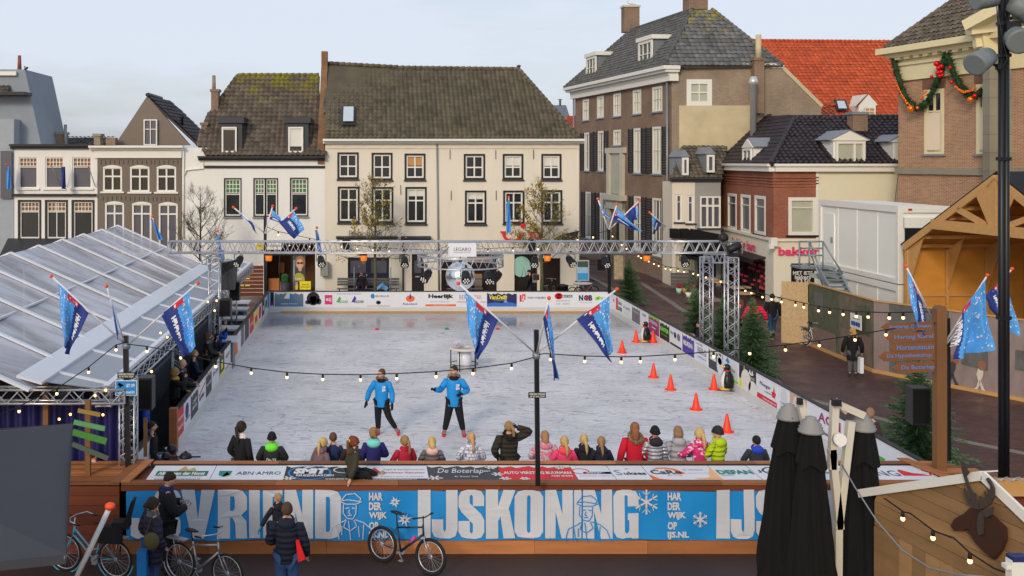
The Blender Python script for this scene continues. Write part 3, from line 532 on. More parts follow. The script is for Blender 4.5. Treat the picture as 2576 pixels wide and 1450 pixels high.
chimney(T, 1734, 1781, -40, 24, 66.3, brown_b, 1.4, cap=mgrey); chimney(T, 1570, 1609, 14, 80, 77.5, brown_b, .9, cap=pstone)
for (x0, y0, x1, y1) in ((1479,143,1503,200), (1611,103,1645,171)):
    Ad = Fac((FC.x+.1, FC.y), (NC.x-FC.x, NC.y-FC.y)); r = Ad.r(x0, y0, x1, y1); mb = MB(); Ad.box(mb, r[0], r[1]-.4, r[2], r[3], -4.2, 0); d = mb.build('dormer', mat('slate_cheek', c(112,120,126), .7), T)
    mb = MB(); Ad.box(mb, r[0]-.2, r[3]+.002, r[2]+.2, r[3]+.28, -4.6, .25); mb.build('dormer_cornice', wpaint, d); Ad.win(d, (r[0]-.02, r[1], r[2]+.02, r[3]), wpaint, glass, (.33,.66), (.5,), fw=.2, bar=.05, rec=-.12)
# steel flue in front of the plaster patch
T = thing('steel_flue', 'shiny steel flue pipe with conical cap standing by the plaster patch', 'flue', (P(1895,0,61.5).x, 61.5, 5)); q = P(1895,330,61.5); a = P(1895,215,61.5); mb = MB(); mb.lathe([(.2,5),(.2,a.z),(.26,a.z+.02),(.3,a.z+.2),(.3,a.z+.25),(.18,a.z+.55)], (q.x,61.5,0), 14); mb.build('pipe', mat('bright_steel', c(196,200,204), .4, metal=.45), T)
# ---------------------------------------------------------------- right-hand houses
T = thing('orange_roofed_house', 'long house with bright orange tile roof, skylight and small pointed dormer', 'house', (P(1900,0,76).x, 76, GZ))
ya, yb = 76, 84; rf = roof('roof', [P(1860,300,ya), P(2320,300,ya), P(2300,106,yb), P(1880,102,yb)], otile, T, cw=.36, rh=.4, amp=.045, ridge=[(P(1885,103,yb), P(2300,107,yb))])
mb = MB(); mb.box((P(1900,0,77).x,77,GZ), (P(2300,0,77).x,83,P(0,300,76).z-.3)); mb.build('wall', red_b, T)
Fq = Fac((0,75.2)); mb = MB(); 
mb.prism([P(2101,251,76.8)+V((0,0,0)), P(2107,277,76.2), P(2136,277,76.2), P(2128,251,76.8)], (0,.3,0)); sk = mb.build('skylight', dgrey, T); mb = MB(); mb.poly([P(2105,254,76.6), P(2110,273,76.1), P(2131,273,76.1), P(2124,254,76.6)]); mb.build('pane', MATS['painted_sky_glass'], sk)
mb = MB(); mb.prism([P(2160,294,75.6), P(2160,266,75.6), P(2184,237,75.6), P(2208,264,75.6), P(2203,266,75.6), P(2203,294,75.6)], (0,3,0)); d = mb.build('dormer', wpaint, T); Fq.win(d, Fq.r(2172,271,2199,292), wpaint, mat('amber_glass', c(196,150,84), .3, var=.3), (.5,), (.5,), rec=-.12, fw=.08)
mb = MB(); mb.prism([P(2184,236,75.5), P(2160,264,75.5), P(2150,272,75.5)], (0,.1,0)); mb.prism([P(2184,236,75.5), P(2152,270,75.5), P(2165,246,78), P(2186,236,78)], (0,0,-.05)); mb.build('dormer_roof', ortile, d)
T = thing('lean_to_roof', 'low weathered orange tile roof with red vent pipe below the brick gable', 'building', (P(1905,0,67).x, 67, GZ))
roof('roof', [P(1893,312,64), P(2102,312,64), P(2098,266,67.5), P(1905,266,67.5)], ortile, T, cw=.3, rh=.32, ridge=[(P(1912,265,67.5), P(2100,266,67.5))])
mb = MB(); mb.box((P(1905,0,65).x,65,GZ), (P(2090,0,65).x,67,6.5)); mb.build('wall', tan_b, T); mb = MB(); q = P(1979,283,65.5); mb.tube([q, P(1979,249,65.5)], .1, 8); mb.tube([P(1979,258,65.5), P(1979,251,65.5)], .17, 8); mb.build('vent_pipe', col(206,92,56), T)
mb = MB(); mb.box(P(1964,291,65), P(1997,278,65)+V((0,.3,0))); mb.build('lead_flashing', mgrey, T)
# two little houses
T = thing('small_cream_house', 'narrow cream house with grey lead-roofed dormer and small black awnings', 'house', (P(1692,0,60.6).x, 60.6, GZ)); T2 = thing('small_grey_house', 'narrow light grey house with white bay window and lead-roofed dormer', 'house', (P(1748,0,60.6).x, 60.6, GZ))
A = Fac((P(1691,0,60.6).x, 60.6)); ws = [A.r(1700,489,1717,559), A.r(1729,491,1746,562)]; dw = A.r(1700,640,1745,735)
mb = MB(); u0, z0, u1, z1 = A.r(1691,458,1748,735); A.wall(mb, u0, GZ, u1, z1, ws+[(dw[0],GZ,dw[2],dw[3])], back=2); mb.build('wall', cream, T)
for r in ws: A.win(T, r, wpaint, bglass, (), (.72,), fw=.12, sill=dgrey)
mb = MB(); A.box(mb, dw[0], GZ, dw[2], dw[3], -.2, -.15); mb.build('door', mat('pale_door', c(196,190,170), .5), T)
u0, z0, u1, z1 = A.r(1748,458,1813,735); by = A.r(1759,494,1811,574); mb = MB(); A.wall(mb, u0, GZ, u1, z1, [by], back=2); mb.build('wall', mat('grey_render', c(150,150,148), .85, var=.05), T2)
A.win(T2, by, wpaint, bglass, (.36,.64), (.7,), fw=.1, bar=.12, sill=dgrey, rec=-.1)
mb = MB(); A.pbox(mb, 1755, 640, 1800, 735, 0, .05); mb.build('shop_window', glass, T2)
for tt, x0, x1 in ((T, 1686, 1748), (T2, 1748, 1814)):
    mb = MB(); cornice(A, mb, x0, x1, 447, 458, .35, -.1, 3); mb.build('gutter', dgrey, tt)
    roof('roof', [P(x0+3,448,60.3), P(x1+2,448,60.3), P(x1-4+20,368,62.9), P(x0+28 if x0 < 1700 else x0-6+20,368,62.9)], rtile, tt, cw=.3, rh=.33)
for tt, x0, x1, y0 in ((T, 1713, 1729, 395), (T2, 1775, 1794, 388)):
    a, b2 = P(x0, y0+46, 60.5), P(x1, y0, 60.5); mb = MB(); mb.box((a.x,60.4,a.z), (b2.x,62.8,b2.z)); d = mb.build('dormer', mat('lead_cheek', c(136,142,148), .6), tt)
    mb = MB(); mb.prism([V((a.x-.1,60.3,b2.z)), V(((a.x+b2.x)/2,60.3,b2.z+.42)), V((b2.x+.1,60.3,b2.z))], (0,2.5,0)); mb.build('dormer_roof', mgrey, d); Df = Fac((a.x, 60.4)); Df.win(d, (0,a.z,b2.x-a.x,b2.z-.05), wpaint, bglass, (), (), fw=.12, rec=-.12)
# dark awnings on the little houses
T = thing('black_awning', 'large black sloping shop awning under the white bay window', 'awning', (P(1760,0,60).x, 60, 3)); mb = MB(); mb.prism([P(1737,575,60.5), P(1812,590,60.5), P(1812,652,58.4), P(1715,637,58.4)], (0,0,-.08)); mb.prism([P(1715,637,58.4), P(1812,652,58.4), P(1812,664,58.4), P(1715,650,58.4)], (0,.05,0)); mb.build('canopy', pvcb, T)
for k, (x0, x1, lb) in enumerate(((1684,1704,'small black domed awning over left cream-house window'), (1708,1730,'small black domed awning over right cream-house window'))):
    T = thing('dome_awning', lb, 'awning', (P(x0,0,60.4).x, 60.4, 3.5), group='domed window awnings'); mb = MB(); a, b2 = P(x0, 590, 60.5), P(x1, 575, 60.5); mb.prism([V((a.x,60.5,b2.z)), V((a.x,60.2,b2.z-.03)), V((a.x,59.9,b2.z-.25)), V((a.x,59.8,a.z-.2)), V((a.x,60.5,a.z-.2))], (b2.x-a.x,0,0)); mb.build('canopy', pvcb, T)
# corner bakery
Cn = V((21.5,52.9,0)); Cf = V((21.5+.07*10.2,63.1,0)); T = thing('corner_bakery', 'red brick corner bakery with black glazed roof, white dormers and pink lettering', 'bakery', (21.5, 52.9, GZ)); T7 = T
A = Fac((Cf.x, Cf.y), (Cn.x-Cf.x, Cn.y-Cf.y)); LA = (Cn-Cf).length; B = Fac((Cn.x, Cn.y)); zb = B.uz(0,606)[1]; zc = B.uz(0,432)[1]
wl = [A.r(1831,487,1853,577), A.r(1864,490,1888,584), A.r(1899,493,1926,590)]; wr = [B.r(1983,497,2053,592)]; uR = B.uz(2262,0)[0]; uB = B.uz(2058,0)[0]
mb = MB(); A.wall(mb, 0, zb+.02, LA, zc, wl); B.wall(mb, 0, zb+.02, uB, zc, wr)
for i in range(4): zz = zc-.35-i*.16; A.box(mb, 0, zz, LA, zz+.07, .0, .08-.015*i); B.box(mb, 0, zz, uB, zz+.07, .0, .08-.015*i)
mb.build('wall', red_b, T)
mb = MB(); B.box(mb, uB, GZ, uR, zc, -5, 0); mb.build('cream_wing', mat('pale_cream_render', c(222,216,190), .85, var=.05), T)
sa = (A.uz(1812,0)[0]+.5, GZ, A.uz(1925,0)[0], 1.92); pb = B.r(1990,663,2048,745); pb = (pb[0], GZ+.1, pb[2], pb[3])
mb = MB(); A.wall(mb, 0, GZ, LA, zb, [sa]); B.wall(mb, 0, GZ, uB, zb, [pb]); A.box(mb, 0, zb-.03, LA+.02, zb+.12, .0, .12); B.box(mb, 0, zb-.03, uB, zb+.12, .0, .12); mb.build('shop_front', mat('shop_white', c(224,218,200), .7, var=.04), T)
mb = MB(); B.box(mb, 0, zc, uR, zc+.28, -.2, .28); B.box(mb, -.1, zc+.28, uR, zc+.42, -.2, .4); A.box(mb, 0, zc, LA+.1, zc+.28, -.2, .28); A.box(mb, 0, zc+.28, LA+.2, zc+.42, -.2, .4); mb.build('cornice', wpaint, T)
for r in wl: A.win(T, r, wpaint, bglass, (), (.72,), fw=.17, sill=black, rec=.02)
B.win(T, wr[0], wpaint, glass2, (), (.72,), fw=.18, sill=black, rec=.02)
mb = MB(); B.box(mb, uB-.12, GZ, uB, zc, 0, .05); mb.build('quoin', wpaint, T)
pink = col(226,66,112)
mb = MB(); o_ = A.pt(*A.uz(1842,627), .1); put(mb, 'bakker bart', A.pt(A.uz(1846,0)[0], 2.28, .1), A.U, V((0,0,1)), A.uz(1904,0)[0]-A.uz(1846,0)[0], .52, bold=.04); put(mb, 'bakker bart', B.pt(B.uz(1956,0)[0], B.uz(0,643)[1], .1), B.U, V((0,0,1)), 3.7, .46, bold=.04); mb.build('lettering', pink, T)
mb = MB(); A.box(mb, sa[0], GZ, sa[2], sa[3], -.5, -.45); o = mb.build('shop_window', mat('bakery_glass', c(40,30,28), .15, var=.8, scale=1.3), T)
mb = MB()
for i in range(7): u = sa[0]+(sa[2]-sa[0])*i/6; A.box(mb, u-.05, GZ, u+.05, sa[3], -.45, -.35)
A.box(mb, sa[0], 1.3, sa[2], 1.38, -.44, -.36); mb.build('shop_frame', black, o)
for i in range(60): mb = MB(); q = A.pt(sa[0]+rnd.uniform(1,sa[2]-sa[0]-.8), rnd.choice((.2,.5,.8,1.1,1.4,1.7))+rnd.uniform(0,.1), -.42); mb.cbox(q, (.2,.12,.12)); mb.build('pink_box', mat('pink_goods', c(206,60,84), .5, var=.4), o)
mb = MB(); a, b2 = A.pt(sa[0]-.2, 2.16, 0), A.pt(sa[2]+.1, 2.16, 0); c2 = A.pt(sa[2]+.1, 2.0, .7); d2 = A.pt(sa[0]-.2, 2.0, .7); mb.prism([a, b2, c2, d2], (0,0,-.05)); mb.prism([d2, c2, c2-V((0,0,.25)), d2-V((0,0,.25))], A.N*-.03); mb.build('awning', black, T)
mb = MB(); B.box(mb, *pb, -.1, .03); o = mb.build('poster_window', mat('poster_black', c(20,20,20), .4, var=.5, scale=2), T)
mb = MB()
for s_, y, h, w_ in (('Soep', 676, .16, .7), ('MET IETS', 692, .2, 1.05), ('lekkers', 703, .24, .85), ('€3.50', 716, .3, .75), ('O', 728, .16, .18)): put(mb, s_, B.pt((pb[0]+pb[2])/2-w_/2, B.uz(0,y)[1], .035), B.U, V((0,0,1)), w_, h, bold=.02)
mb.build('lettering', wpaint, o)
mb = MB(); mb.cbox(B.pt(-.1, 3.1, .2), (.35,.3,.45)); mb.cbox(B.pt(-.25, 2.85, .25), (.25,.3,.2)); mb.build('wall_heater', wpaint, T)
ze = zc+.42; e0 = A.pt(-.3, ze, .25); e1 = B.pt(-.25, ze, .3); e2 = B.pt(uR, ze, .3); zr = 11.; r0 = P(1999,297,57); r1_ = P(2264,295,57); r2_ = P(1905,300,66.)
roof('roof', [e1, e2, r1_, r0], btile, T, cw=.3, rh=.32, amp=.05, ridge=[(r0, r1_), (e1, r0)]); roof('side_roof', [e0, e1, r0, r2_], btile, T, cw=.3, rh=.32, amp=.05, ridge=[(r2_, r0)])
def gdormer(tt, FF, r, cols, ap, dep, cheek, rm, lb=0, d0=.0):
    mb = MB(); FF.box(mb, r[0], r[1]-.2, r[2], r[3], -dep, d0); d = mb.build('dormer', cheek, tt); um = (r[0]+r[2])/2
    mb = MB(); mb.prism([FF.pt(r[0]-.15, r[3], d0+.1), FF.pt(um, r[3]+ap, d0+.1), FF.pt(r[2]+.15, r[3], d0+.1)], FF.N*-dep*1.15); mb.build('dormer_gable', cheek, d)
    mb = MB(); mb.prism([FF.pt(r[0]-.2, r[3]-.0, d0+.02), FF.pt(um, r[3]+ap+.03, d0+.02), FF.pt(um, r[3]+ap+.08, d0+.02), FF.pt(r[0]-.25, r[3]+.05, d0+.02)], FF.N*-dep*1.2); mb.prism([FF.pt(r[2]+.2, r[3], d0+.02), FF.pt(um, r[3]+ap+.03, d0+.02), FF.pt(um, r[3]+ap+.08, d0+.02), FF.pt(r[2]+.25, r[3]+.05, d0+.02)], FF.N*-dep*1.2); mb.build('dormer_roof', rm, d)
    FF.win(d, (r[0]+.1, r[1], r[2]-.1, r[3]-.05), wpaint, glass2 if lb else bglass, cols, (), fw=.12, rec=-.08-d0, bar=.1); return d
gdormer(T, B, B.r(2096,354,2178,417), (.65,), .5, 3.2, wpaint, mgrey, 1); gdormer(T, B, B.r(2246,358,2290,417), (), .35, 3.0, wpaint, mgrey, 1); gdormer(T, A, A.r(1871,372,1895,416), (.5,), .5, 3.0, wpaint, mgrey)
chimney(T, 2146, 2183, 283, 330, 55.5, brown_b, cap=mgrey)
# town hall brick wing, upper right
T = thing('brick_town_hall', 'pale brick hall with cream bracketed cornice and blind windows, upper right', 'building', (26.6, 50, GZ)); T9 = T
A = Fac((26.6,50), (.194,-.98)); u1 = A.uz(2490,0)[0]; zt = A.uz(2264,205)[1]; zk = A.uz(2264,122)[1]
w9 = [A.r(2326,225,2375,388), A.r(2457,212,2489,388)]
mb = MB(); A.wall(mb, -.0, GZ, u1+4, zt, w9, dep=.12, back=8); mb.build('wall', pink_b, T)
mb = MB(); A.box(mb, -.06, zt, u1+6, zk-.5, -.3, .12); A.box(mb, -.1, zt+.75, u1+6, zt+.9, -.3, .22); A.box(mb, -.35, zk-.5, u1+6, zk-.3, -.3, .45); A.box(mb, -.6, zk-.3, u1+6, zk, -.3, .85); mb.build('cornice', cpaint, T)
for i in range(12): mb = MB(); A.box(mb, .25+i*.62, zk-.62, .6+i*.62, zk-.502, .12, .42); mb.build('bracket', cpaint, T)
for r in w9:
    o = A.win(T, r, cpaint, glass, (.5,), (.66,), fw=.2, rec=.02, bar=.08, sill=mgrey); mb = MB(); A.box(mb, r[0]+.2, r[1]+.1, r[2]-.14, r[1]+(r[3]-r[1])*.64, -.05, .03); mb.build('blind_panel', mat('boarded_panel', c(232,214,186), .7, var=.03), o)
    mb = MB(); A.box(mb, r[0]-.1, r[3]+.05, r[2]+.1, r[3]+.5, 0, .04); mb.build('lintel', mat('brick_lintel', c(120,88,68), .8), o)
mb = MB(); zs_ = A.uz(2264,425)[1]; A.box(mb, -.1, zs_-.25, u1+4, zs_+.05, 0, .14); mb.build('stone_band', stone, T)
a = A.pt(-.3, zk+.02, .55); b2 = A.pt(u1+5, zk+.02, .55); roof('roof', [a, b2, b2+V((5,.8,4.6)), a+V((5.6,-3,4.6))], rtile, T, cw=.3, rh=.34, amp=.05, ridge=[(a, a+V((5.6,-3,4.6)))])
zp = A.uz(2470,60)[1]; p0, p1 = P(2436,66,43.5), P(2600,-22,41); mb = MB(); mb.beam(p0, p1, .7, .45); mb.beam(P(2465,62,43.6), P(2600,18,43), .4, .2); mb.prism([P(2440,68,43.8), P(2640,-36,43.8), P(2640,70,43.8)], (0,.3,0)); mb.beam(P(2436,78,43.6), P(2640,52,43), .7, .4); mb.beam(P(2450,100,43.7), P(2640,80,43.4), .3, .7); mb.build('pediment', cpaint, T)
mb = MB(); mb.prism([P(2490,150,43.2), P(2640,150,43.2), P(2640,760,43.2), P(2490,760,43.2)], (0,.5,0)); mb.build('stone_bay', brickmat('stone_blocks', c(146,140,122), c(132,128,112), c(120,114,100), bw=1.3, bh=.8, ms=.02), T)
mb = MB(); mb.prism([P(2470,80,43.4), P(2640,60,43.4), P(2640,152,43.4), P(2483,152,43.4)], (0,.4,0)); mb.build('frieze', cpaint, T)
mb = MB(); mb.beam(P(2540,470,43), P(2620,330,43), .3, .15); mb.build('stair_string', pstone, T)
mb = MB(); mb.ell(P(2467,118,48.6)+V((0,0,.1)), (.25,.2,.25)); mb.build('roof_camera', wpaint, T)
# cables and lamp on the cream wing
T = thing('overhead_cable', 'tangle of thin dark cables running along the cream wing wall', 'cable', P(2212,565,50)); mb = MB(); mb.tube([P(2212,565,52), P(2240,578,50), P(2275,580,49.5)], .03, 5); mb.tube([P(2212,565,52), P(2224,575,51), P(2268,582,50)], .02, 5); mb.tube([P(2242,575,51.5), P(2262,424,52.3)], .015, 4); mb.build('wires', dgrey, T)
# containers
xa, xb, yn, yf = 20.55, 23.2, 38.6, 45.4; zt_ = P(0,519,38.5).z; zm = P(0,716,38.5).z
for (z0, z1, lb) in ((zm, zt_, 'upper white cabin with grey door and dark window opening, on the stack'), (GZ, zm-.04, 'lower white cabin underneath another, partly behind painted hoarding')):
    T = thing('site_cabin', lb, 'cabin', (xa, yn, z0), group='stacked white site cabins'); cw_ = mat('cabin_panel', c(234,233,225), .5, var=.05, scale=.7)
    Lf = Fac((xa, yf), (0,-1)); Rf = Fac((xa, yn)); LL = yf-yn; ww = xb-xa; hh = z1-z0; mb = MB(); mb.box((xa+.05, yn+.05, z0+.05), (xb-.05, yf-.05, z1-.06)); mb.build('shell', cw_, T)
    mb = MB()
    for FF, ln in ((Lf, LL), (Rf, ww)):
        FF.box(mb, 0, z0, ln, z0+.2, -.06, .03); FF.box(mb, 0, z1-.26, ln, z1, -.06, .03); FF.box(mb, 0, z0+.2, .16, z1-.26, -.06, .03); FF.box(mb, ln-.16, z0+.2, ln, z1-.26, -.06, .03)
    mb.build('steel_frame', wpaint, T)
    for i in (1,2,3): mb = MB(); Lf.box(mb, LL*i/4-.015, z0+.2, LL*i/4+.015, z1-.26, -.05, -.03); mb.build('panel_joint', cw_, T)
    if z0 > 0:
        mb = MB(); Lf.box(mb, .5, z0+.22, 1.4, z1-.6, -.05, .0); o = mb.build('door', cw_, T); mb = MB(); Lf.box(mb, 1.2, z0+1.15, 1.3, z0+1.4, 0, .06); mb.build('handle', mgrey, o)
        mb = MB(); Rf.box(mb, .25, z0+.5, ww-.3, z0+hh-.85, -.045, -.01); mb.build('dark_opening', black, T); mb = MB(); Rf.box(mb, .2, z0+hh-.85, ww-.2, z0+hh-.45, -.04, .04); mb.build('roller_box', wpaint, T); mb = MB(); Rf.box(mb, .35, z1-.18, .5, z1-.1, .03, .05); mb.build('red_badge', col(190,30,40), T)
# steel stair
T = thing('steel_stair', 'galvanised steel staircase with railings against the white cabins', 'stair', (P(2090,0,42).x, 42, GZ)); mb = MB()
p0, p1 = P(2062,672,41), P(2138,745,40.2); ln = V((1.6,0,0))
for d in (0, 1): mb.beam(P(2016,668,42.5)+V((0,-d*.8,-d*.3)), P(2110,690,42)+V((0,-d*.8,-d*.3)), .08, .2)
a, b2 = P(2020,668,42.3), P(2100,680,41.4); mb.cbox(P(2045,672,42), (1.5,1.0,.08)); s0, s1 = P(2060,680,41.2), P(2105,765,40); s2, s3 = P(2108,682,41.4), P(2150,765,40)
mb.beam(s0, s1, .06, .22); mb.beam(s2, s3, .06, .22); mb.build('stringers', galv, T)
for i in range(9):
    mb = MB(); f = (i+.5)/9; mb.beam(s0.lerp(s1,f), s2.lerp(s3,f), .26, .05); mb.build('tread', galv, T)
mb = MB()
for p, q in (((2011,607),(2011,670)), ((2036,607),(2036,670)), ((2070,607),(2070,672)), ((2012,608),(2070,608)), ((2012,625),(2070,625)), ((2012,643),(2070,643)), ((2036,607),(2095,765)), ((2040,640),(2080,745)), ((2070,608),(2120,690))): mb.tube([P(*p,41.4), P(*q,41)], .035, 6)
mb.build('railing', galv, T)
# painted hoarding
P0, P1, P2 = G(2035,868), G(2198,937), G(2576,1011); P0.z = P1.z = P2.z = 0; P3 = P2+(P2-P1)*.9; hz = 2.32
T = thing('painted_hoarding', 'tall plywood hoarding painted with a street mural, bending along the paved street', 'fence', (P1.x, P1.y, GZ))
mus = []
for nm, cc, vv in (('mural_brown', c(110,102,84), .7), ('mural_mauve', c(142,126,122), .35), ('mural_grey', c(98,98,96), .6), ('mural_green', c(88,92,72), .7), ('mural_tan', c(126,106,96), .5)): mus.append(mat(nm, cc, .8, var=vv, scale=2.6, bump=.1, stretch=(1.6,1.6,.7)))
def hoard(a, b2, segs, t0=0):
    d = (b2-a); n_ = V((d.y, -d.x, 0)).normalized()
    if n_.x > 0: n_ = -n_
    for f0, f1, k, sl in segs:
        mb = MB(); p, q = a+d*f0, a+d*f1; mb.prism([p+V((0,0,GZ+.12)), q+V((0,0,GZ+.12)), q+V((0,0,hz)), p+V((0,0,hz))], -n_*.06); o = mb.build('painted_panel', mus[k], T)
        if sl:
            mb = MB()
            for (x0, z0, x1, z1, kk) in sl:
                mb.k = kk; mb.prism([a+d*(f0+(f1-f0)*x)+n_*.008+V((0,0,GZ+.12+(hz-GZ-.12)*z)) for x, z in ((x0,z0),(x1,z0*.9),(x1,z1),(x0,z1*.98))], n_*.01)
            mb.build('mural_shapes', mus, o)
hoard(P0, P1, [(0,.5,3,[(.1,.0,.9,.3,4),(.2,.55,.5,.9,2)]), (.5,1,0,[(.05,.02,.95,.45,4),(.55,.5,.9,.9,3)])])
hoard(P1, P3, [(0,.06,1,0), (.06,.28,2,[(.3,.1,.6,.6,3)]), (.28,.5,1,[(.2,.3,.6,.62,2)]), (.5,.78,1,[(0,.35,1,.62,2),(.3,.7,.7,.95,0)]), (.78,1,2,[(.5,.1,.9,.9,1)])])
mb = MB(); mb.beam(P0+V((0,0,hz+.03)), P1+V((0,0,hz+.03)), .09, .05); mb.beam(P1+V((0,0,hz+.03)), P3+V((0,0,hz+.03)), .09, .05); mb.beam(P0+V((-.03,0,GZ+.06)), P1+V((-.03,0,GZ+.06)), .07, .12); mb.beam(P1+V((-.03,0,GZ+.06)), P3+V((-.03,0,GZ+.06)), .07, .12); mb.build('timber_rails', pine, T)
mb = MB(); e = P0+V((-.02,.05,0)); mb.prism([e+V((-.0,0,GZ)), e+V((-.9,.5,GZ)), e+V((-.9,.5,hz)), e+V((0,0,hz))][::-1], (.05,.1,0)); mb.build('chipboard_end', mat('chipboard', c(188,160,120), .8, var=.6, scale=14), T)
# painted striding figures on the hoarding (flat paint)
d12 = (P2-P1).normalized(); n12 = V((d12.y, -d12.x, 0)); n12 = -n12 if n12.x > 0 else n12; FH = Fac((P1.x, P1.y), (d12.x, d12.y))
def painted(x0, y0, k, m_, lb):
    mb = MB(); s_ = k
    for poly in ([(0,0),(.16,0),(.3,-.3),(.32,-.62),(.2,-.8),(.02,-.75),(-.1,-.4)], [(.0,0),(.16,0),(.2,-.0),(-.02,.5),(-.25,.55),(-.3,.62),(-.45,.58),(-.1,.38)], [(.16,0),(.02,0),(.22,.55),(.3,.75),(.45,.8),(.5,.72),(.36,.5)]):
        q = [FH.uz(x0+a*s_, y0+b*s_) for a, b in poly]; mb.prism([FH.pt(u, z, .03) for u, z in q], FH.N*.01)
    mb.k = 1; q = FH.uz(x0+.22*s_, y0-.9*s_); disc(mb, FH, q, .14, .16, .04); mb.build('painted_figure', [m_, col(150,100,80)], T)
painted(2462, 958, 42, mat('painted_white_suit', c(206,196,180), .8), 0); painted(2393, 940, 40, mat('painted_dark_suit', c(66,66,66), .8), 0)
T = thing('notice_board', 'small white notice sheet with blue symbols fixed to the hoarding', 'sign', P(2156,820,37.5)); FN = Fac((P(2140,0,37.3).x, 37.3)); FN = Fac((P0.x-.1, P0.y), ((P1-P0).x, (P1-P0).y)); mb = MB(); FN.pbox(mb, 2143, 791, 2170, 828, .03, .06); o = mb.build('sheet', wpaint, T)
mb = MB(); u0, z0, u1, z1 = FN.r(2145,795,2168,826)
for i in range(5): put(mb, 'toegang verboden', FN.pt(u0+.08, z1-.14-i*.13, .065), FN.U, V((0,0,1)), (u1-u0)*.85, .07)
mb.k = 1
for i in range(4): disc(mb, FN, (u0+(u1-u0)*(i+.5)/4, z0+.16), .085, .085, .066)
mb.build('symbols', [dgrey, col(40,70,170)], o)
# wooden stage hut behind the hoarding
Xs = lambda Y: 23.0-.065*Y; SA = Fac((Xs(38.4), 38.4), (.065,-1)); uE = SA.uz(2275,0)[0]; zE = SA.uz(2275,615)[1]; uP, zP = SA.uz(2505,440); uR2 = 2*uP-uE
T = thing('wooden_stage', 'open-fronted plywood stage shelter with timber roof truss and black roofing felt', 'stage', (Xs(33), 33, GZ))
iv = -SA.N; D5 = 5.5
mb = MB(); a, p, b2 = SA.pt(uE, zE), SA.pt(uP, zP), SA.pt(uR2, zE); mb.beam(a+V((0,0,-.12)), p+V((0,0,-.12)), .1, .26); mb.beam(b2+V((0,0,-.12)), p+V((0,0,-.12)), .1, .26)
zc1 = SA.uz(2450,572)[1]; uc0, uc1 = SA.uz(2350,0)[0], 2*uP-SA.uz(2350,0)[0]; SA.box(mb, uc0, zc1-.2, uc1, zc1+.15, .06, .14); mb.beam(SA.pt(uP, zc1), SA.pt(uP, zP-.2), .12, .2)
for s_ in (-1, 1): mb.beam(SA.pt(uP+s_*.45, zc1+.1), SA.pt(uP+s_*1.9, zP-1.25), .1, .2); mb.prism([SA.pt(uP,zP-.1,.02), SA.pt(uP+s_*.9,zP-.75,.02), SA.pt(uP+s_*.1,zP-2.,.02)], SA.N*.03)
mb.build('roof_truss', pine, T)
mb = MB()
for s_, e in ((1, a), (-1, b2)):
    mb.prism([e+SA.U*-.25*s_+V((0,0,-.06)), p+V((0,0,.06)), p+V((0,0,.06))+iv*D5, e+SA.U*-.25*s_+V((0,0,-.06))+iv*D5], (0,0,.05))
mb.build('felt_roof', mat('roofing_felt', c(30,31,35), .85, var=.2), T)
mb = MB()
for s_, e in ((1, a), (-1, b2)):
    mb.prism([e+V((0,0,-.16)), p+V((0,0,-.04)), p+V((0,0,-.04))+iv*D5, e+V((0,0,-.16))+iv*D5], (0,0,.03))
mb.build('roof_lining', ply, T)
mb = MB()
for i in range(7):
    f = (i+.5)/7
    for e in (a, b2): q = e.lerp(p, f)+V((0,0,-.22)); mb.beam(q+iv*.1, q+iv*D5, .08, .14)
mb.build('purlins', pine, T)
mb = MB(); SA.box(mb, uE+.0, GZ, uE+.06, zE-.1, -D5, 0); SA.box(mb, uE, GZ, uR2, zE-.05, -D5-.06, -D5); mb.prism([SA.pt(uE,zE-.06,-D5), SA.pt(uP,zP-.05,-D5), SA.pt(uR2,zE-.06,-D5)], SA.N*-.05); mb.build('plywood_wall', ply, T)
mb = MB()
for i in range(4): q = -D5*i/3.5-.05; mb.beam(SA.pt(uE+.12, GZ, q), SA.pt(uE+.12, zE-.2, q), .09, .09); mb.prism([SA.pt(uE+.1,zE-1.9,q), SA.pt(uE+.1,zE-.15,q), SA.pt(uE+1.3,zE+.42,q), SA.pt(uE+1.0,zE+.2,q)], iv*.04)
SA.box(mb, uE+.06, 2.2, uE+.12, 2.3, -D5, 0); mb.build('studs', pine, T)
# planter, flowers, cafe furniture by the bakery
def cafe_table(x, y, lb, src=[]):
    q = G(x, y)
    if not src:
        T = thing('cafe_table', lb, 'table', q, group='round cafe tables outside the bakery', local=True); mb = MB(); mb.lathe([(.5,1.0),(.52,1.02),(.52,1.05),(.5,1.06)], n=20); mb.build('table_top', mat('table_wood', c(170,140,100), .5), T); mb = MB()
        for i in range(3): a = i*2.1; mb.tube([(.32*math.cos(a),.32*math.sin(a),0), (.05*math.cos(a),.05*math.sin(a),.55), (.3*math.cos(a),.3*math.sin(a),1.0)], .018, 5)
        mb.build('legs', dgrey, T); src.append(T); return T
    return dup(src[0], q, label=lb)
cafe_table(1790, 748, 'round wooden cafe table nearest the grey planter'); cafe_table(1811, 757, 'round cafe table second from the planter'); cafe_table(1864, 773, 'round cafe table just left of the pink coat'); cafe_table(1872, 790, 'round cafe table nearest the pink-coated person')
T = thing('wooden_planter', 'grey weathered plank planter screen with potted plants beside the street', 'planter', G(1714,728)); mb = MB(); q = G(1688,727); 
for i in range(5): mb.box((q.x, q.y, GZ+.02+i*.19), (q.x+1.5, q.y+.06, GZ+.19+i*.19), rnd.random()); mb.box((q.x+1.45, q.y+.01, GZ+.02+i*.19), (q.x+1.51, q.y+1.2, GZ+.19+i*.19), rnd.random())
mb.build('planks', greyw, T)
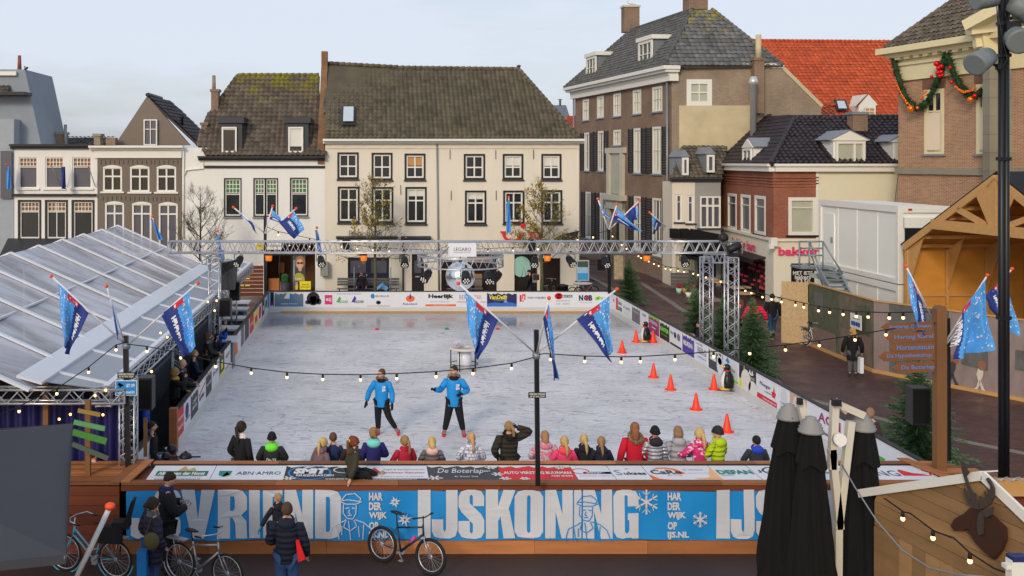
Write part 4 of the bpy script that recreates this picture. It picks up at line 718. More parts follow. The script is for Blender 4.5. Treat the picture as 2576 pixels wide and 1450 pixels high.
def leafclump(mb, ctr, r, n, sz, ma=0):
    for i in range(n):
        p = V(ctr)+V((rnd.gauss(0,r*.5), rnd.gauss(0,r*.5), rnd.gauss(0,r*.4))); a = V((rnd.uniform(-1,1), rnd.uniform(-1,1), rnd.uniform(-.6,1))).normalized()*sz; b = a.cross(V((rnd.uniform(-1,1), rnd.uniform(-1,1), rnd.uniform(-1,1)))).normalized()*sz*.6; mb.poly([p-a-b*.3, p-b, p+a, p+b], rnd.random())
plantg = mat('plant_green', c(70,104,44), .7, var=.3, tint=.4); flow = mat('flower_red', c(170,40,60), .6, tint=.3)
for k, (x, y, pot, m_, lb) in enumerate(((1708,738,col(176,216,190),flow,'mint pot of red flowers by the planter'), (1722,737,col(190,150,90),plantg,'wooden tub with green plant by the planter'), (1732,748,wpaint,plantg,'low white dish of greenery on the paving'), (1745,728,col(120,82,50),plantg,'tall brown pot with bush beside the far truss tower'))):
    T = thing('potted_plant', lb, 'plant', G(x,y), group='pots outside the bakery'); q = G(x,y); mb = MB(); mb.lathe([(.13,0),(.18,.28)], q, 10); mb.build('pot', pot, T); mb = MB(); leafclump(mb, q+V((0,0,.42 if k != 3 else .6)), .22 if k != 3 else .4, 90, .05); mb.build('leaves', m_, T)
# ================================================================ the rink
kick = mat('white_kickboard', c(206,206,204), .4, var=.08); adw = mat('banner_white', c(224,226,232), .35, var=.03)
def adboard(name, label, org, U, L_, z0, z1, ads, nrm, end=(0, 0), kickh=.24):
    T = thing(name, label, 'rink board', (org.x, org.y, 0)); FF = Fac((org.x, org.y), (U.x, U.y)); FF.N = nrm
    mb = MB(); FF.box(mb, 0, -.02, L_, kickh, -.08, .02); mb.build('kickboard', kick, T)
    mb = MB(); FF.box(mb, 0, kickh, L_, z1, -.08, 0); mb.build('board', adw, T); mb = MB(); FF.box(mb, 0, z1, L_, z1+.03, -.1, .03); mb.build('top_rail', black, T)
    if end[0]: mb = MB(); FF.box(mb, end[0], 0, end[1], .06, .02, .08); mb.build('pine_batten', pine, T)
    for u0, u1, base, items in ads:
        mb = MB(); FF.box(mb, u0, kickh+.03, u1, z1-.02, 0, .006)
        if not items: mb.build('advert_panel', base, T); continue
        o = mb.build('advert_panel', base, T); mb = MB(); ms = []
        for it in items:
            if it[-1] not in ms: ms.append(it[-1])
            mb.k = ms.index(it[-1]); w_ = u1-u0; hh = z1-kickh-.05; zb_ = kickh+.03
            X = lambda f: u0+w_*f
            Z = lambda f: zb_+hh*f
            if it[0] == 't': _, s_, x0, x1, y0, y1, bo, sh, _m = it; put(mb, s_, FF.pt(X(x0), Z(y0), .012), FF.U, V((0,0,1)), w_*(x1-x0), hh*(y1-y0), bold=bo, shear=sh)
            elif it[0] == 'r': _, x0, x1, y0, y1, _m = it; mb.poly([FF.pt(X(x0), Z(y0), .009), FF.pt(X(x1), Z(y0), .009), FF.pt(X(x1), Z(y1), .009), FF.pt(X(x0), Z(y1), .009)])
            elif it[0] == 'd': _, x, y, r, ry, _m = it; disc(mb, FF, (X(x), Z(y)), r, ry, .010)
            elif it[0] == 'p': _, pl, _m = it; mb.prism([FF.pt(X(x), Z(y), .008) for x, y in pl], FF.N*.003)
            elif it[0] == 'j':  # torn snowy edge: white spikes along the top
                k = 14; mb.prism([FF.pt(X(0), Z(1), .008)]+[FF.pt(X(i/k), Z(1-(.06+.12*((i*7) % 5)/4)), .008) for i in range(k+1)]+[FF.pt(X(1), Z(1), .008)], FF.N*.002)
        mb.build('print', ms, o)
    return T
K = black; red = col(214,30,44); navyc = col(34,42,96); orange = col(232,110,40); blue = col(30,130,200); grn2 = col(70,170,70); gry = col(110,114,124); teal = col(20,130,120); purple = col(70,50,160); mag = col(160,30,110); yel = col(232,222,40); lim = col(130,220,60); skinc = col(200,170,150); darkp = col(56,56,66); slate_ = col(104,124,140)
t_ = lambda s, x0, x1, y0, y1, m, bo=.02, sh=0: ('t', s, x0, x1, y0, y1, bo, sh, m)
bx = lambda x: (x-CX)*48.6/F+4.92
back = [(bx(680), bx(689), K, [t_('bold', .2,.8,.1,.4,mag), ('r',.2,.8,.02,.08,wpaint)]),
 (bx(691), bx(763), slate_, [('j',wpaint), t_('van der Veste', .2,.8,.3,.45,blue), t_('kozijnen & deuren', .22,.78,.14,.24,wpaint), ('r',0,1,0,.08,blue), ('p',[(.32,.55),(.4,.85),(.52,.85),(.52,.55)],wpaint), ('p',[(.53,.55),(.53,.85),(.6,.85),(.66,.55)],blue)]),
 (bx(764), bx(812), adw, [('d',.5,.55,.32,.33,K), ('d',.5,.5,.16,.24,gry), ('p',[(.3,.7),(.7,.72),(.6,.95),(.36,.95)],K), ('d',.2,.3,.12,.1,darkp), ('d',.8,.35,.12,.15,darkp)]),
 (bx(813), bx(840), adw, [('r',.15,.85,.15,.8,col(214,44,120)), t_('esj', .25,.75,.3,.65,wpaint)]),
 (bx(842), bx(918), adw, [t_('Echte kwaliteit komt uit Harderwijk!', .08,.88,.82,.92,purple,0), t_('RIDDER', .12,.44,.25,.42,grn2,.02,.2), t_('RIDDER', .64,.96,.25,.42,K,.02,.2), ('p',[(.05,.3),(.16,.7),(.22,.55),(.14,.3)],grn2), ('p',[(.55,.3),(.66,.75),(.72,.55),(.64,.3)],purple)]),
 (bx(922), bx(982), adw, [('d',.26,.72,.1,.12,blue), t_('BROEKHUIS', .38,.95,.66,.78,gry), ('d',.5,.28,.12,.1,gry), ('d',.5,.28,.09,.07,adw), ('r',.02,.5,.03,.06,red), ('r',.5,.98,.03,.06,navyc)]),
 (bx(1002), bx(1062), adw, [('d',.5,.55,.22,.16,orange), ('p',[(.44,.55),(.5,.95),(.56,.55)],purple), t_('Rabobank', .18,.82,.12,.26,purple,.01,.2)]),
 (bx(1070), bx(1147), adw, [t_('Heerlijk', .1,.92,.5,.86,K,.05), t_('vers en ambachtelijk', .14,.8,.3,.38,blue,0,.2), ('r',.0,1,.02,.16,orange), t_('www.heerlijk.nl', .25,.75,.05,.13,wpaint,0)]),
 (bx(1150), bx(1222), adw, [t_('BERG', .08,.44,.5,.8,gry,-.01), t_('WERK', .45,.86,.5,.8,col(214,44,110),-.01), ('r',.0,1,.3,.34,mag)]),
 (bx(1225), bx(1300), navyc, [('j',wpaint), t_('VanDelft', .08,.68,.5,.8,yel,.03,.2), ('p',[(0,0),(0,.2),(.3,.3),(.5,.22),(.8,.3),(1,.18),(1,0)],col(60,110,200)), ('p',[(.55,.28),(.6,.45),(.62,.6),(.65,.45),(.7,.28)],col(120,160,220)), t_('de koekjesfabriek', .25,.6,.42,.48,yel,0)]),
 (bx(1305), bx(1375), adw, [('p',[(.03,.35),(.03,.8),(.1,.8),(.1,.42),(.18,.42),(.18,.35)],red), ('p',[(.12,.5),(.12,.86),(.24,.86),(.24,.45),(.2,.45),(.2,.75),(.16,.75),(.16,.5)],red), t_('VAN WIJNEN', .3,.96,.5,.68,gry,.03)]),
 (bx(1392), bx(1440), adw, [('d',.28,.72,.2,.16,red), ('d',.28,.72,.14,.11,wpaint), t_('dtb', .12,.44,.64,.8,red), ('r',.45,1,.62,.8,navyc), t_('BUCHLI', .48,.98,.64,.78,wpaint), t_('www.buchli.nl', .15,.85,.36,.46,blue,0), t_('0341 - 467070', .15,.85,.14,.24,gry,0)]),
 (bx(1453), bx(1492), adw, [t_('N', .08,.36,.4,.8,navyc,.06), t_('C', .4,.66,.4,.8,navyc,.06), t_('B', .7,.95,.4,.8,navyc,.06), ('r',.5,.72,.5,.74,red), t_('projectinrichting', .1,.9,.24,.32,gry,0)]),
 (bx(1494), bx(1530), adw, [('d',.2,.55,.09,.09,lim), ('d',.36,.6,.09,.09,lim), t_('SUCZ', .5,1.,.48,.66,gry)])]
adboard('far_rink_board', 'white far-end rink board carrying the long row of sponsor adverts', V((-4.92,48.6,0)), V((1,0,0)), 16.64, 0, 1.0, back, V((0,-1,0)), end=(.6, 16.4))
# right-hand board: seen from the left, so it runs towards us
yb2 = lambda x: 11.72*F/(x-CX)     # picture x on the board top -> distance
def ru(x): return 48.6-yb2(x)
rads = [(1541,1548,adw,[t_('e',.3,.7,.5,.7,purple)]),(1549,1566,adw,[('r',.05,.35,.1,.9,red),t_('Stucadoors',.4,.95,.55,.8,gry),('r',.4,.95,.15,.4,gry)]),(1568,1588,adw,[t_('CARTEC',.2,.9,.5,.65,gry),('p',[(.05,.5),(.1,.7),(.15,.5)],K)]),(1590,1610,gry,[('j',wpaint),('r',.5,.7,.3,.55,red),t_('bouwgroep',.1,.9,.62,.72,wpaint)]),(1612,1629,adw,[t_('hair',.3,.8,.7,.85,K)]),(1632,1658,mag,[('j',lim),t_('STIJKEL',.1,.9,.5,.72,wpaint,.03),('r',.3,.7,.3,.36,wpaint)]),(1660,1684,K,[('j',wpaint),t_('KANTOR',.08,.95,.45,.7,lim,.06),t_('maakt indruk',.15,.85,.25,.36,grn2)]),(1686,1715,adw,[t_('Elerts',.05,.3,.6,.75,K),('d',.45,.62,.16,.12,navyc),('d',.75,.6,.2,.14,gry),('r',0,1,0,.12,K)]),(1717,1746,purple,[('j',wpaint),t_('NEUKEMA',.08,.92,.4,.66,wpaint,.05)]),(1750,1780,adw,[t_('VAN DEN',.1,.6,.82,.9,gry),t_('BERG',.2,.9,.4,.72,gry,.01),t_('makelaars',.2,.9,.2,.28,blue)]),(1783,1818,darkp,[('j',wpaint),('r',.12,.55,.45,.85,wpaint),t_('spuntt',.15,.52,.55,.7,K),('d',.82,.45,.3,.36,adw),('d',.82,.6,.2,.12,lim)]),(1820,1858,adw,[('p',[(.15,.8),(.3,.98),(.45,.8),(.3,.7)],blue),t_('Groen',.4,.8,.45,.6,grn2),('r',0,1,.02,.12,lim)]),(1860,1872,yel,[('r',0,1,.4,1,K)]),(1873,1902,K,[('d',.15,.4,.4,.35,wpaint),('d',.75,.2,.35,.25,wpaint),t_('ZWARTGOUD',.2,.9,.6,.7,wpaint),('p',[(.4,.8),(.5,1),(.6,.8),(.7,1),(.8,.8),(.6,.75)],wpaint)]),(1905,1955,adw,[t_('Ploeger',.15,.7,.55,.75,darkp),t_('Logistics',.4,.75,.38,.48,gry),('p',[(.78,.35),(.74,.55),(.82,.6),(.86,.85),(.9,.6),(.96,.55),(.9,.35)],red),('r',0,1,0,.22,red),t_('www.ploeger.nl',.3,.95,.04,.16,wpaint)]),(1960,1985,adw,[('d',.5,.6,.2,.25,col(210,212,218)),t_('Harderwijk',.2,.8,.3,.4,gry)]),(1987,2030,skinc,[('p',[(0,0),(.3,.9),(.5,.9),(.6,0)],col(226,206,190)),('d',.7,.6,.3,.25,adw)]),(2035,2120,adw,[t_('AGM',.3,.95,.5,.85,mag,.03),('r',.1,.9,.1,.2,gry)]),(2140,2260,adw,[('p',[(.5,.1),(.6,.5),(.75,.5),(.65,.1)],grn2)])]
adboard('right_rink_board', 'white right-hand rink board with sponsor panels running towards the viewer', V((11.72,48.6,0)), V((0,-1,0)), 27.8, 0, 1.0, [(ru(a), ru(b), m_, it) for a, b, m_, it in rads], V((-1,0,0)))
def lu(x): return 48.6-4.92*F/(CX-x)
lads = [(678,673,blue,[]),(672,666,adw,[('d',.5,.5,.4,.2,K)]),(665,659,K,[('r',.3,.7,.3,.6,wpaint)]),(657,650,adw,[('d',.5,.5,.5,.3,red)]),(648,640,yel,[('r',.1,.9,.2,.6,red)]),(638,628,red,[t_('DANS',.1,.9,.4,.6,wpaint)]),(626,616,darkp,[('r',0,1,0,.1,mag)]),(614,606,gry,[]),(604,600,adw,[]),(598,590,skinc,[('p',[(0,0),(0,.8),(.4,.9),(.7,.4),(1,0)],orange)]),(588,580,darkp,[]),(578,566,adw,[t_('VADESTO',.1,.9,.5,.7,red),('r',0,1,0,.08,orange)]),(564,552,darkp,[('r',.3,.7,.3,.7,yel),('r',0,1,0,.16,yel)]),(550,534,adw,[t_('De Linde',.1,.9,.5,.7,gry)]),(532,518,darkp,[('j',wpaint),t_('kozijn',.1,.9,.4,.55,wpaint)]),(516,500,adw,[('p',[(0,.45),(1,.7),(1,.78),(0,.53)],red),t_('KUIPERS',.2,.95,.25,.42,darkp,.03)]),(498,480,darkp,[('j',wpaint),t_('CAFE',.2,.8,.5,.65,wpaint),t_('BAR',.2,.8,.28,.42,wpaint)]),(478,464,adw,[('d',.4,.6,.25,.2,navyc),t_('sport',.1,.9,.2,.35,navyc)]),(462,446,red,[t_('Welgelegen',.08,.92,.55,.72,wpaint),t_('Interieur',.1,.9,.25,.42,wpaint)])]
LL_ = 48.6-25.3
Tl = adboard('left_rink_board', 'white left-hand rink board with sponsor panels beside the spectators', V((-4.92,48.6,0)), V((0,-1,0)), LL_, 0, 1.0, [(lu(a), lu(b), m_, [] if not it else [(('t', q[1], 1-q[3], 1-q[2], *q[4:]) if q[0] == 't' else q) for q in it]) for a, b, m_, it in lads], V((1,0,0)))
for o in [Tl]+list(Tl.children_recursive):       # the lettering reads left to right from the ice
    if o.name.startswith('print'):
        me = o.data; ys = [v.co.y for v in me.vertices]; mid = (min(ys)+max(ys))/2
        for v in me.vertices: v.co.y = 2*mid-v.co.y
mb = MB(); mb.box((-5.08,25.15,GZ), (-4.88,25.35,1.12)); T = thing('gate_post', 'orange-brown timber post ending the left rink board', 'post', (-5,25.25,GZ)); mb.build('post', cedar, T)
T = thing('open_gate_panel', 'white board panel with dark edge standing open by the timber deck', 'panel', G(360,1150)); mb = MB(); a, b2 = P(330,1161,21.6), P(389,1130,23.6); a.z = b2.z = 0; mb.prism([a+V((0,0,-.2)), b2+V((0,0,-.2)), b2+V((0,0,.92)), a+V((0,0,.92))], (-.07,.0,0)); mb.build('panel', adw, T); mb = MB(); mb.beam(a+V((-.04,0,.94)), b2+V((-.04,0,.94)), .14, .05); mb.build('edge', dgrey, T)
# ---------------------------------------------------------------- near wall: timber bench-top, skirting, banner
YF, YB_, ZT = 19.37, 20.78, 1.10; XL, XR = -4.84, 11.5
T = thing('timber_rink_wall', 'long timber-clad near rink wall with broad bench-like top full of adverts', 'wall', (XL, YF, GZ)); TW = T
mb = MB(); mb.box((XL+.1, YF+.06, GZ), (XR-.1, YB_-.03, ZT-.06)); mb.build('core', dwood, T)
def planks(x0, x1, y0, y1, z0, z1, lens, name='plank', m_=cedar, par=None):
    mb = MB(); x = x0; i = 0
    while x < x1-.05:
        e = min(x1, x+lens[i % len(lens)]); i += 1; mb.box((x+.003, y0, z0), (e-.003, y1, z1), rnd.random()); x = e
    return mb.build(name, m_, par or T)
planks(XL+.35, XR-.3, YB_-.19, YB_, ZT-.02, ZT+.03, (2.6,2.1,3.4,1.5,2.9), 'rear_rail'); planks(XL, XR, YF-.02, YF+.17, ZT-.02, ZT+.03, (3.0,2.4,4.1,2.2,3.3), 'front_rail')
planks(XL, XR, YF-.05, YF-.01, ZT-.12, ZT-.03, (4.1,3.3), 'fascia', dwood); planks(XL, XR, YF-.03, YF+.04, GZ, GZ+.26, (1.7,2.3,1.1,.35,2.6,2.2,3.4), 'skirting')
mb = MB(); mb.box((XL+.35, YB_-.24, ZT-.05), (XR-.3, YB_-.19, ZT+.02)); mb.build('painted_gap_shadow', black, T)  # solid black strip drawn in for the shade between rail and adverts
mb = MB(); 
for i, (f, tt) in enumerate(((0,.3),(.19,.8))): mb.prism([V((XL+f-.2,YF-.02,ZT+.032)), V((XL+f-.02,YF-.02,ZT+.032)), V((XL+f+.14,YB_,ZT+.032)), V((XL+f-.04,YB_,ZT+.032))], (0,0,.03), tt)
mb.prism([V((XR-.1,YF-.0,ZT+.032)), V((XR+.12,YF,ZT+.032)), V((XR-.2,YB_+.1,ZT+.032)), V((XR-.42,YB_+.1,ZT+.032))], (0,0,.03), .6); mb.build('end_rail', cedar, T)
# adverts on the top, slightly tilted like the photo's printed sheets
ya2, yb3 = YF+.2, YB_-.26; FT = lambda x, f: V((x, ya2+(yb3-ya2)*f, ZT+.012))
def topx(x): return (x-CX)*20.0/F
sheets = [(XL+.42, 535, 'a'), (535, 717, 'b'), (717, 922, 'c'), (922, 1077, 'd'), (1077, 1258, 'e'), (1258, 1445, 'f'), (1445, 1540, 'g'), (1540, 1630, 'h'), (1630, 1802, 'i'), (1802, 1900, 'j'), (1900, 2010, 'k'), (2010, 2190, 'l'), (2190, 2340, 'm')]
def sheet(x0, x1, base, items):
    mb = MB(); mb.poly([V((x0+.005,ya2,ZT+.006)), V((x1-.005,ya2,ZT+.006)), V((x1-.005,yb3,ZT+.006)), V((x0+.005,yb3,ZT+.006))]); o = mb.build('advert_sheet', base, TW); mb = MB(); ms = []
    W_, D_ = x1-x0, yb3-ya2; XX = lambda f: x0+W_*f; YY = lambda f: ya2+D_*f
    for it in items:
        if it[-1] not in ms: ms.append(it[-1])
        mb.k = ms.index(it[-1])
        if it[0] == 't': _, s_, a, b, e, f, bo, sh, _m = it; put(mb, s_, V((XX(a), YY(e), ZT+.012)), V((1,0,0)), V((0,1,0)), W_*(b-a), D_*(f-e), bold=bo, shear=sh)
        elif it[0] == 'r': mb.poly([V((XX(it[1]),YY(it[3]),ZT+.009)), V((XX(it[2]),YY(it[3]),ZT+.009)), V((XX(it[2]),YY(it[4]),ZT+.009)), V((XX(it[1]),YY(it[4]),ZT+.009))])
        elif it[0] == 'p': mb.prism([V((XX(a),YY(b),ZT+.010)) for a, b in it[1]], (0,0,.002))
        elif it[0] == 'o': _, a, b, rx, ry, wd, _m = it; n_ = 28; o1 = mb.pts([V((XX(a)+rx*math.cos(2*PI*i/n_), YY(b)+ry*math.sin(2*PI*i/n_), ZT+.011)) for i in range(n_)]+[V((XX(a)+(rx-wd)*math.cos(2*PI*i/n_), YY(b)+(ry-wd)*math.sin(2*PI*i/n_), ZT+.011)) for i in range(n_)]); [mb.face([o1+i, o1+(i+1) % n_, o1+n_+(i+1) % n_, o1+n_+i]) for i in range(n_)]
        elif it[0] == 'j':
            k = 16; mb.prism([V((XX(0),YY(1),ZT+.0095))]+[V((XX(i/k),YY(1-(.04+.14*((i*5) % 7)/6)),ZT+.0095)) for i in range(k+1)]+[V((XX(1),YY(1),ZT+.0095))], (0,0,.001))
        elif it[0] == 's': _, a, b, r, _m = it; [mb.prism([V((XX(a)+math.cos(q)*r*u-math.sin(q)*v, YY(b)+math.sin(q)*r*u+math.cos(q)*v, ZT+.010)) for u, v in ((.15,-.02),(1,-.02),(1,.02),(.15,.02))], (0,0,.002)) for q in [i*PI/3 for i in range(6)]]
    mb.build('print', ms, o)
dgreen = col(20,96,70); tx = topx
sheet(XL+.42, tx(535), adw, [('r',.1,.92,.3,.62,dgreen), t_('Albert van der Horst', .13,.88,.34,.56,wpaint,.05), ('p',[(.42,.62),(.5,.95),(.58,.7),(.66,.85),(.72,.62)],col(190,160,100)), t_('www.albertvanderhorst.nl', .12,.84,.04,.14,K,.0), t_('aannemersbedrijf sloopwerken grondverzet', .14,.86,.18,.25,gry,0)])
sheet(tx(535), tx(717), adw, [('p',[(.08,.62),(.26,.62),(.25,.35),(.17,.22),(.09,.35)],teal), ('p',[(.15,.3),(.19,.55),(.26,.32),(.2,.22)],yel), t_('ABN·AMRO', .33,.94,.36,.58,darkp,.0)])
sheet(tx(717), tx(922), K, [('j',wpaint), ('o',.3,.5,.44,.45,.04,blue), ('o',.3,.5,.28,.28,.035,blue), t_('SMIT', .1,.52,.42,.8,wpaint,.07,.15), t_('KEUKENPLAATSEN', .14,.6,.25,.38,wpaint,.03), ('o',.72,.68,.22,.2,.03,wpaint), t_('www.smit-keukens.nl', .5,.98,.04,.14,wpaint,.03), ('s',.06,.12,.14,wpaint)])
sheet(tx(922), tx(1077), adw, [('p',[(.03,.55),(.13,.85),(.23,.55),(.13,.25)],red), ('p',[(.08,.5),(.13,.6),(.18,.5),(.13,.4)],K), t_('Tegel & Sanitaircentrum', .27,.95,.64,.76,gry,0), t_('Brinkman Slijtselaar', .27,.95,.42,.56,red,.01), t_('voor specialist in wand- en vloertegels', .1,.92,.2,.28,gry,0), ('r',.02,.98,0,.12,navyc), t_('www.brinkmanslijtselaar.nl', .1,.8,.02,.1,wpaint,.02)])
sheet(tx(1077), tx(1258), darkp, [('j',wpaint), t_('De Boterlap', .13,.78,.38,.78,wpaint,0,.35), t_('BBT', .79,.88,.56,.64,wpaint), t_('Bar · Brasserie · Terras', .36,.68,.2,.28,wpaint,.02), ('s',.08,.14,.16,wpaint), ('s',.9,.86,.12,wpaint), ('s',.96,.4,.12,wpaint)])
sheet(tx(1258), tx(1445), red, [('j',wpaint), t_('AUTO VERSTEEG BUURMAN', .05,.96,.4,.58,wpaint,.03), t_('Altijd dichtbij', .66,.96,.2,.34,wpaint,.02,.3), ('s',.04,.1,.12,wpaint), ('s',.3,.1,.1,wpaint), ('s',.85,.84,.1,wpaint)])
sheet(tx(1445), tx(1540), adw, [('o',.2,.6,.18,.18,.03,red), ('r',.25,.98,.42,.56,navyc), t_('alacar', .32,.75,.44,.56,wpaint,.02,.2), ('r',.82,.98,.42,.56,red), t_('autoschade nederland', .1,.96,.26,.32,red,0)])
sheet(tx(1540), tx(1630), adw, [t_('S', .08,.28,.34,.68,gry,-.01), t_('ukses', .32,.94,.36,.56,darkp,.03), ('r',.45,.55,.74,.78,red)])
sheet(tx(1630), tx(1802), adw, [('p',[(.55,0),(1,0),(1,.9),(.9,.5),(.85,.2)],col(240,180,130)), ('p',[(0,0),(.3,0),(.1,.1),(0,.4)],orange), ('p',[(.1,.7),(.2,.84),(.34,.86),(.46,.76),(.56,.44),(.48,.44),(.4,.7),(.3,.78),(.2,.76)],orange), t_('CaRe', .05,.5,.4,.68,darkp,.03), t_('group', .26,.48,.26,.36,orange,-.01), t_('De arbodienst', .56,.86,.66,.74,darkp,0), t_('werkt gezond werkt', .58,.9,.44,.5,gry,0), t_('www.care-group.nl', .62,.95,.1,.16,darkp,0)])
sheet(tx(1802), tx(1900), adw, [t_('DEFAN', .06,.96,.4,.68,teal,.05), ('r',.08,.4,.32,.35,gry)])
sheet(tx(1900), tx(2010), adw, [('o',.55,.6,.28,.28,.04,darkp), t_('JUSTE', .1,.95,.5,.68,K,.02), t_('Slijterij', .4,.9,.12,.24,gry)])
sheet(tx(2010), tx(2190), adw, [t_('Harderwijk', .2,.7,.4,.6,navyc)])
sheet(tx(2190), tx(2345), adw, [t_('ING', .02,.45,.28,.64,navyc,-.005), ('p',[(.48,.3),(.5,.62),(.56,.72),(.62,.6),(.7,.46),(.84,.4),(.9,.3)],red), ('p',[(.9,.32),(.97,.5),(.9,.66),(.92,.68),(.995,.5),(.93,.3)],red)])
# wooden decks either side
def deck(label, pts, front=True):
    x0, x1 = pts; T = thing('timber_deck', label, 'deck', (x0, YF, GZ)); n_ = 9
    for i in range(n_):
        mb = MB(); y = YF+(YB_+.05-YF)*i/n_; xa = x0; xb_ = x1
        if x0 < 0: xb_ = x1+.16*i/n_
        else: xb_ = x1-.9*max(0, (i-3))/n_*1.6; xa = x0-.3*i/n_
        mb.box((xa, y, ZT-.02), (xb_, y+(YB_-YF)/n_-.03, ZT+.02), rnd.random()); mb.build('deck_board', cedar, T)
    for i in range(7):
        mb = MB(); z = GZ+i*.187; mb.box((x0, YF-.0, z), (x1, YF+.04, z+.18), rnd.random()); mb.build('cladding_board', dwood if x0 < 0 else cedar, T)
    mb = MB(); mb.box((x0, YF+.05, GZ), (x1-.05, YB_-.5, ZT-.03)); mb.build('core', black, T)
deck('orange slatted timber deck left of the adverts, beside the grey parasol', (-8.6, XL-.04)); deck('orange slatted timber deck at the right end, by the signpost', (XR+.1, 12.7))
# ---------------------------------------------------------------- blue banner with condensed letters
bblue = mat('banner_blue', c(20,136,208), .6, var=.1, scale=1.5, bump=.6, bscale=2.4); bwhite = mat('banner_print_white', c(198,202,210), .6, var=.08, scale=1.5, bump=.6, bscale=2.4)
T = thing('blue_banner', 'long blue printed banner with giant white lettering hung on the near wall', 'banner', (XL, YF, 0)); yq = YF-.06; Z0, Z1 = .03, .985
bz = lambda y: H-(y-CY)*yq/F
bX = lambda x: (x-CX)*yq/F
bx0, bx1 = bX(318), bX(2262)
def wav(x, z): return .012*math.sin(x*2.3+z*3)+.01*math.sin(x*5.1-z*4)+.006*math.sin(x*11)
mb = MB(); mb.grid(lambda u, v: V((bx0+(bx1-bx0)*u, yq+wav(bx0+(bx1-bx0)*u, Z0+(Z1-Z0)*v), Z0+(Z1-Z0)*v+.008*math.sin(u*40))), 160, 8); mb.build('cloth', bblue, T)
LET = {  # condensed block letters as outlines in a 1 x 1 box with holes
 'I': ([[(0,0),(1,0),(1,1),(0,1)]], .3), 'J': ([[(0,.4),(0,.16),(.1,.04),(.3,0),(.7,0),(.92,.05),(1,.18),(1,1),(.55,1),(.55,.2),(.5,.13),(.44,.2),(.44,.4)]], .7),
 'S': ([[(0,.36),(0,.14),(.12,.03),(.35,0),(.65,0),(.88,.03),(1,.14),(1,.38),(.88,.5),(.44,.72),(.44,.86),(.5,.9),(.56,.86),(.56,.66),(1,.66),(1,.86),(.88,.97),(.65,1),(.35,1),(.12,.97),(0,.86),(0,.66),(.12,.54),(.56,.3),(.56,.14),(.5,.1),(.44,.14),(.44,.36)]], .8),
 'K': ([[(0,0),(.42,0),(.42,.36),(.5,.45),(.6,0),(1,0),(.78,.62),(1,1),(.6,1),(.42,.66),(.42,1),(0,1)]], .8),
 'O': ([[(0,.14),(.12,.03),(.35,0),(.65,0),(.88,.03),(1,.14),(1,.86),(.88,.97),(.65,1),(.35,1),(.12,.97),(0,.86)], [(.44,.86),(.5,.9),(.56,.86),(.56,.14),(.5,.1),(.44,.14)]], .8),
 'N': ([[(0,0),(.38,0),(.38,.55),(.6,0),(1,0),(1,1),(.62,1),(.62,.5),(.4,1),(0,1)]], .85),
 'G': ([[(0,.14),(.12,.03),(.35,0),(.5,.02),(.7,.02),(.75,0),(1,0),(1,.52),(.56,.52),(.56,.38),(.62,.38),(.62,.16),(.53,.1),(.44,.14),(.44,.86),(.5,.9),(.56,.86),(.56,.66),(1,.66),(1,.86),(.88,.97),(.65,1),(.35,1),(.12,.97),(0,.86)]], .8),
 'V': ([[(.32,0),(.68,0),(1,1),(.6,1),(.5,.4),(.4,1),(0,1)]], .85), 'R': ([[(0,0),(.42,0),(.42,.42),(.5,.42),(.6,.3),(.62,0),(1,0),(.98,.36),(.8,.48),(1,.6),(1,.86),(.85,.98),(.65,1),(0,1)], [(.42,.86),(.55,.86),(.58,.78),(.58,.62),(.52,.56),(.42,.56)]], .8),
 'E': ([[(0,0),(1,0),(1,.15),(.5,.15),(.5,.44),(.92,.44),(.92,.58),(.5,.58),(.5,.86),(1,.86),(1,1),(0,1)]], .6), 'D': ([[(0,0),(.65,0),(.88,.04),(1,.16),(1,.84),(.88,.96),(.65,1),(0,1)], [(.42,.86),(.54,.86),(.58,.8),(.58,.2),(.54,.14),(.42,.14)]], .8)}
def letter(ch, x0, x1, z0, z1):
    mb = MB(); loops = [[(a, b) for a, b in lp] for lp in LET[ch][0]]
    def sub(lp):      # add points along the edges so the print follows the cloth
        r = []
        for i in range(len(lp)):
            a, b = lp[i], lp[(i+1) % len(lp)]; k = max(1, int(math.hypot((b[0]-a[0])*(x1-x0), (b[1]-a[1])*(z1-z0))/.12)); r += [(a[0]+(b[0]-a[0])*j/k, a[1]+(b[1]-a[1])*j/k) for j in range(k)]
        return r
    loops = [sub(l_) for l_ in loops]; fl = [V((a, b, 0)) for l_ in loops for a, b in l_]; tr = geometry.tessellate_polygon([[V((a, b, 0)) for a, b in l_] for l_ in loops])
    P_ = []
    for a in fl: x, z = x0+(x1-x0)*a.x, z0+(z1-z0)*a.y; P_.append(V((x, yq+wav(x, z)-.022, z)))
    o = mb.pts(P_)
    for f in tr: mb.face([o+i for i in f])
    mb.build('letter', bwhite, T)
zl0, zl1 = bz(1354), bz(1232)
for ch, a, b in (('I',352,396),('J',404,453),('S',457,460),): pass
for ch, a, b in (('S',388,455),('V',456,541),('R',548,622),('I',627,654),('E',662,711),('N',716,788),('D',793,858),('I',1051,1083),('J',1086,1151),('S',1153,1218),('K',1222,1296),('O',1294,1366),('N',1371,1440),('I',1443,1462),('N',1466,1540),('G',1543,1606),('I',1801,1835),('J',1837,1897),('S',1901,1965),('K',1968,2040),('O',2044,2110),('N',2114,2180),('I',2184,2204)): letter(ch, bX(a), bX(b), zl0, zl1)
mb = MB(); mb.prism([V((bX(x), yq-.035, bz(y))) for x, y in ((330,1302),(352,1302),(352,1340),(372,1354),(345,1354),(330,1346))], (0,.004,0)); mb.build('letter', bwhite, T)
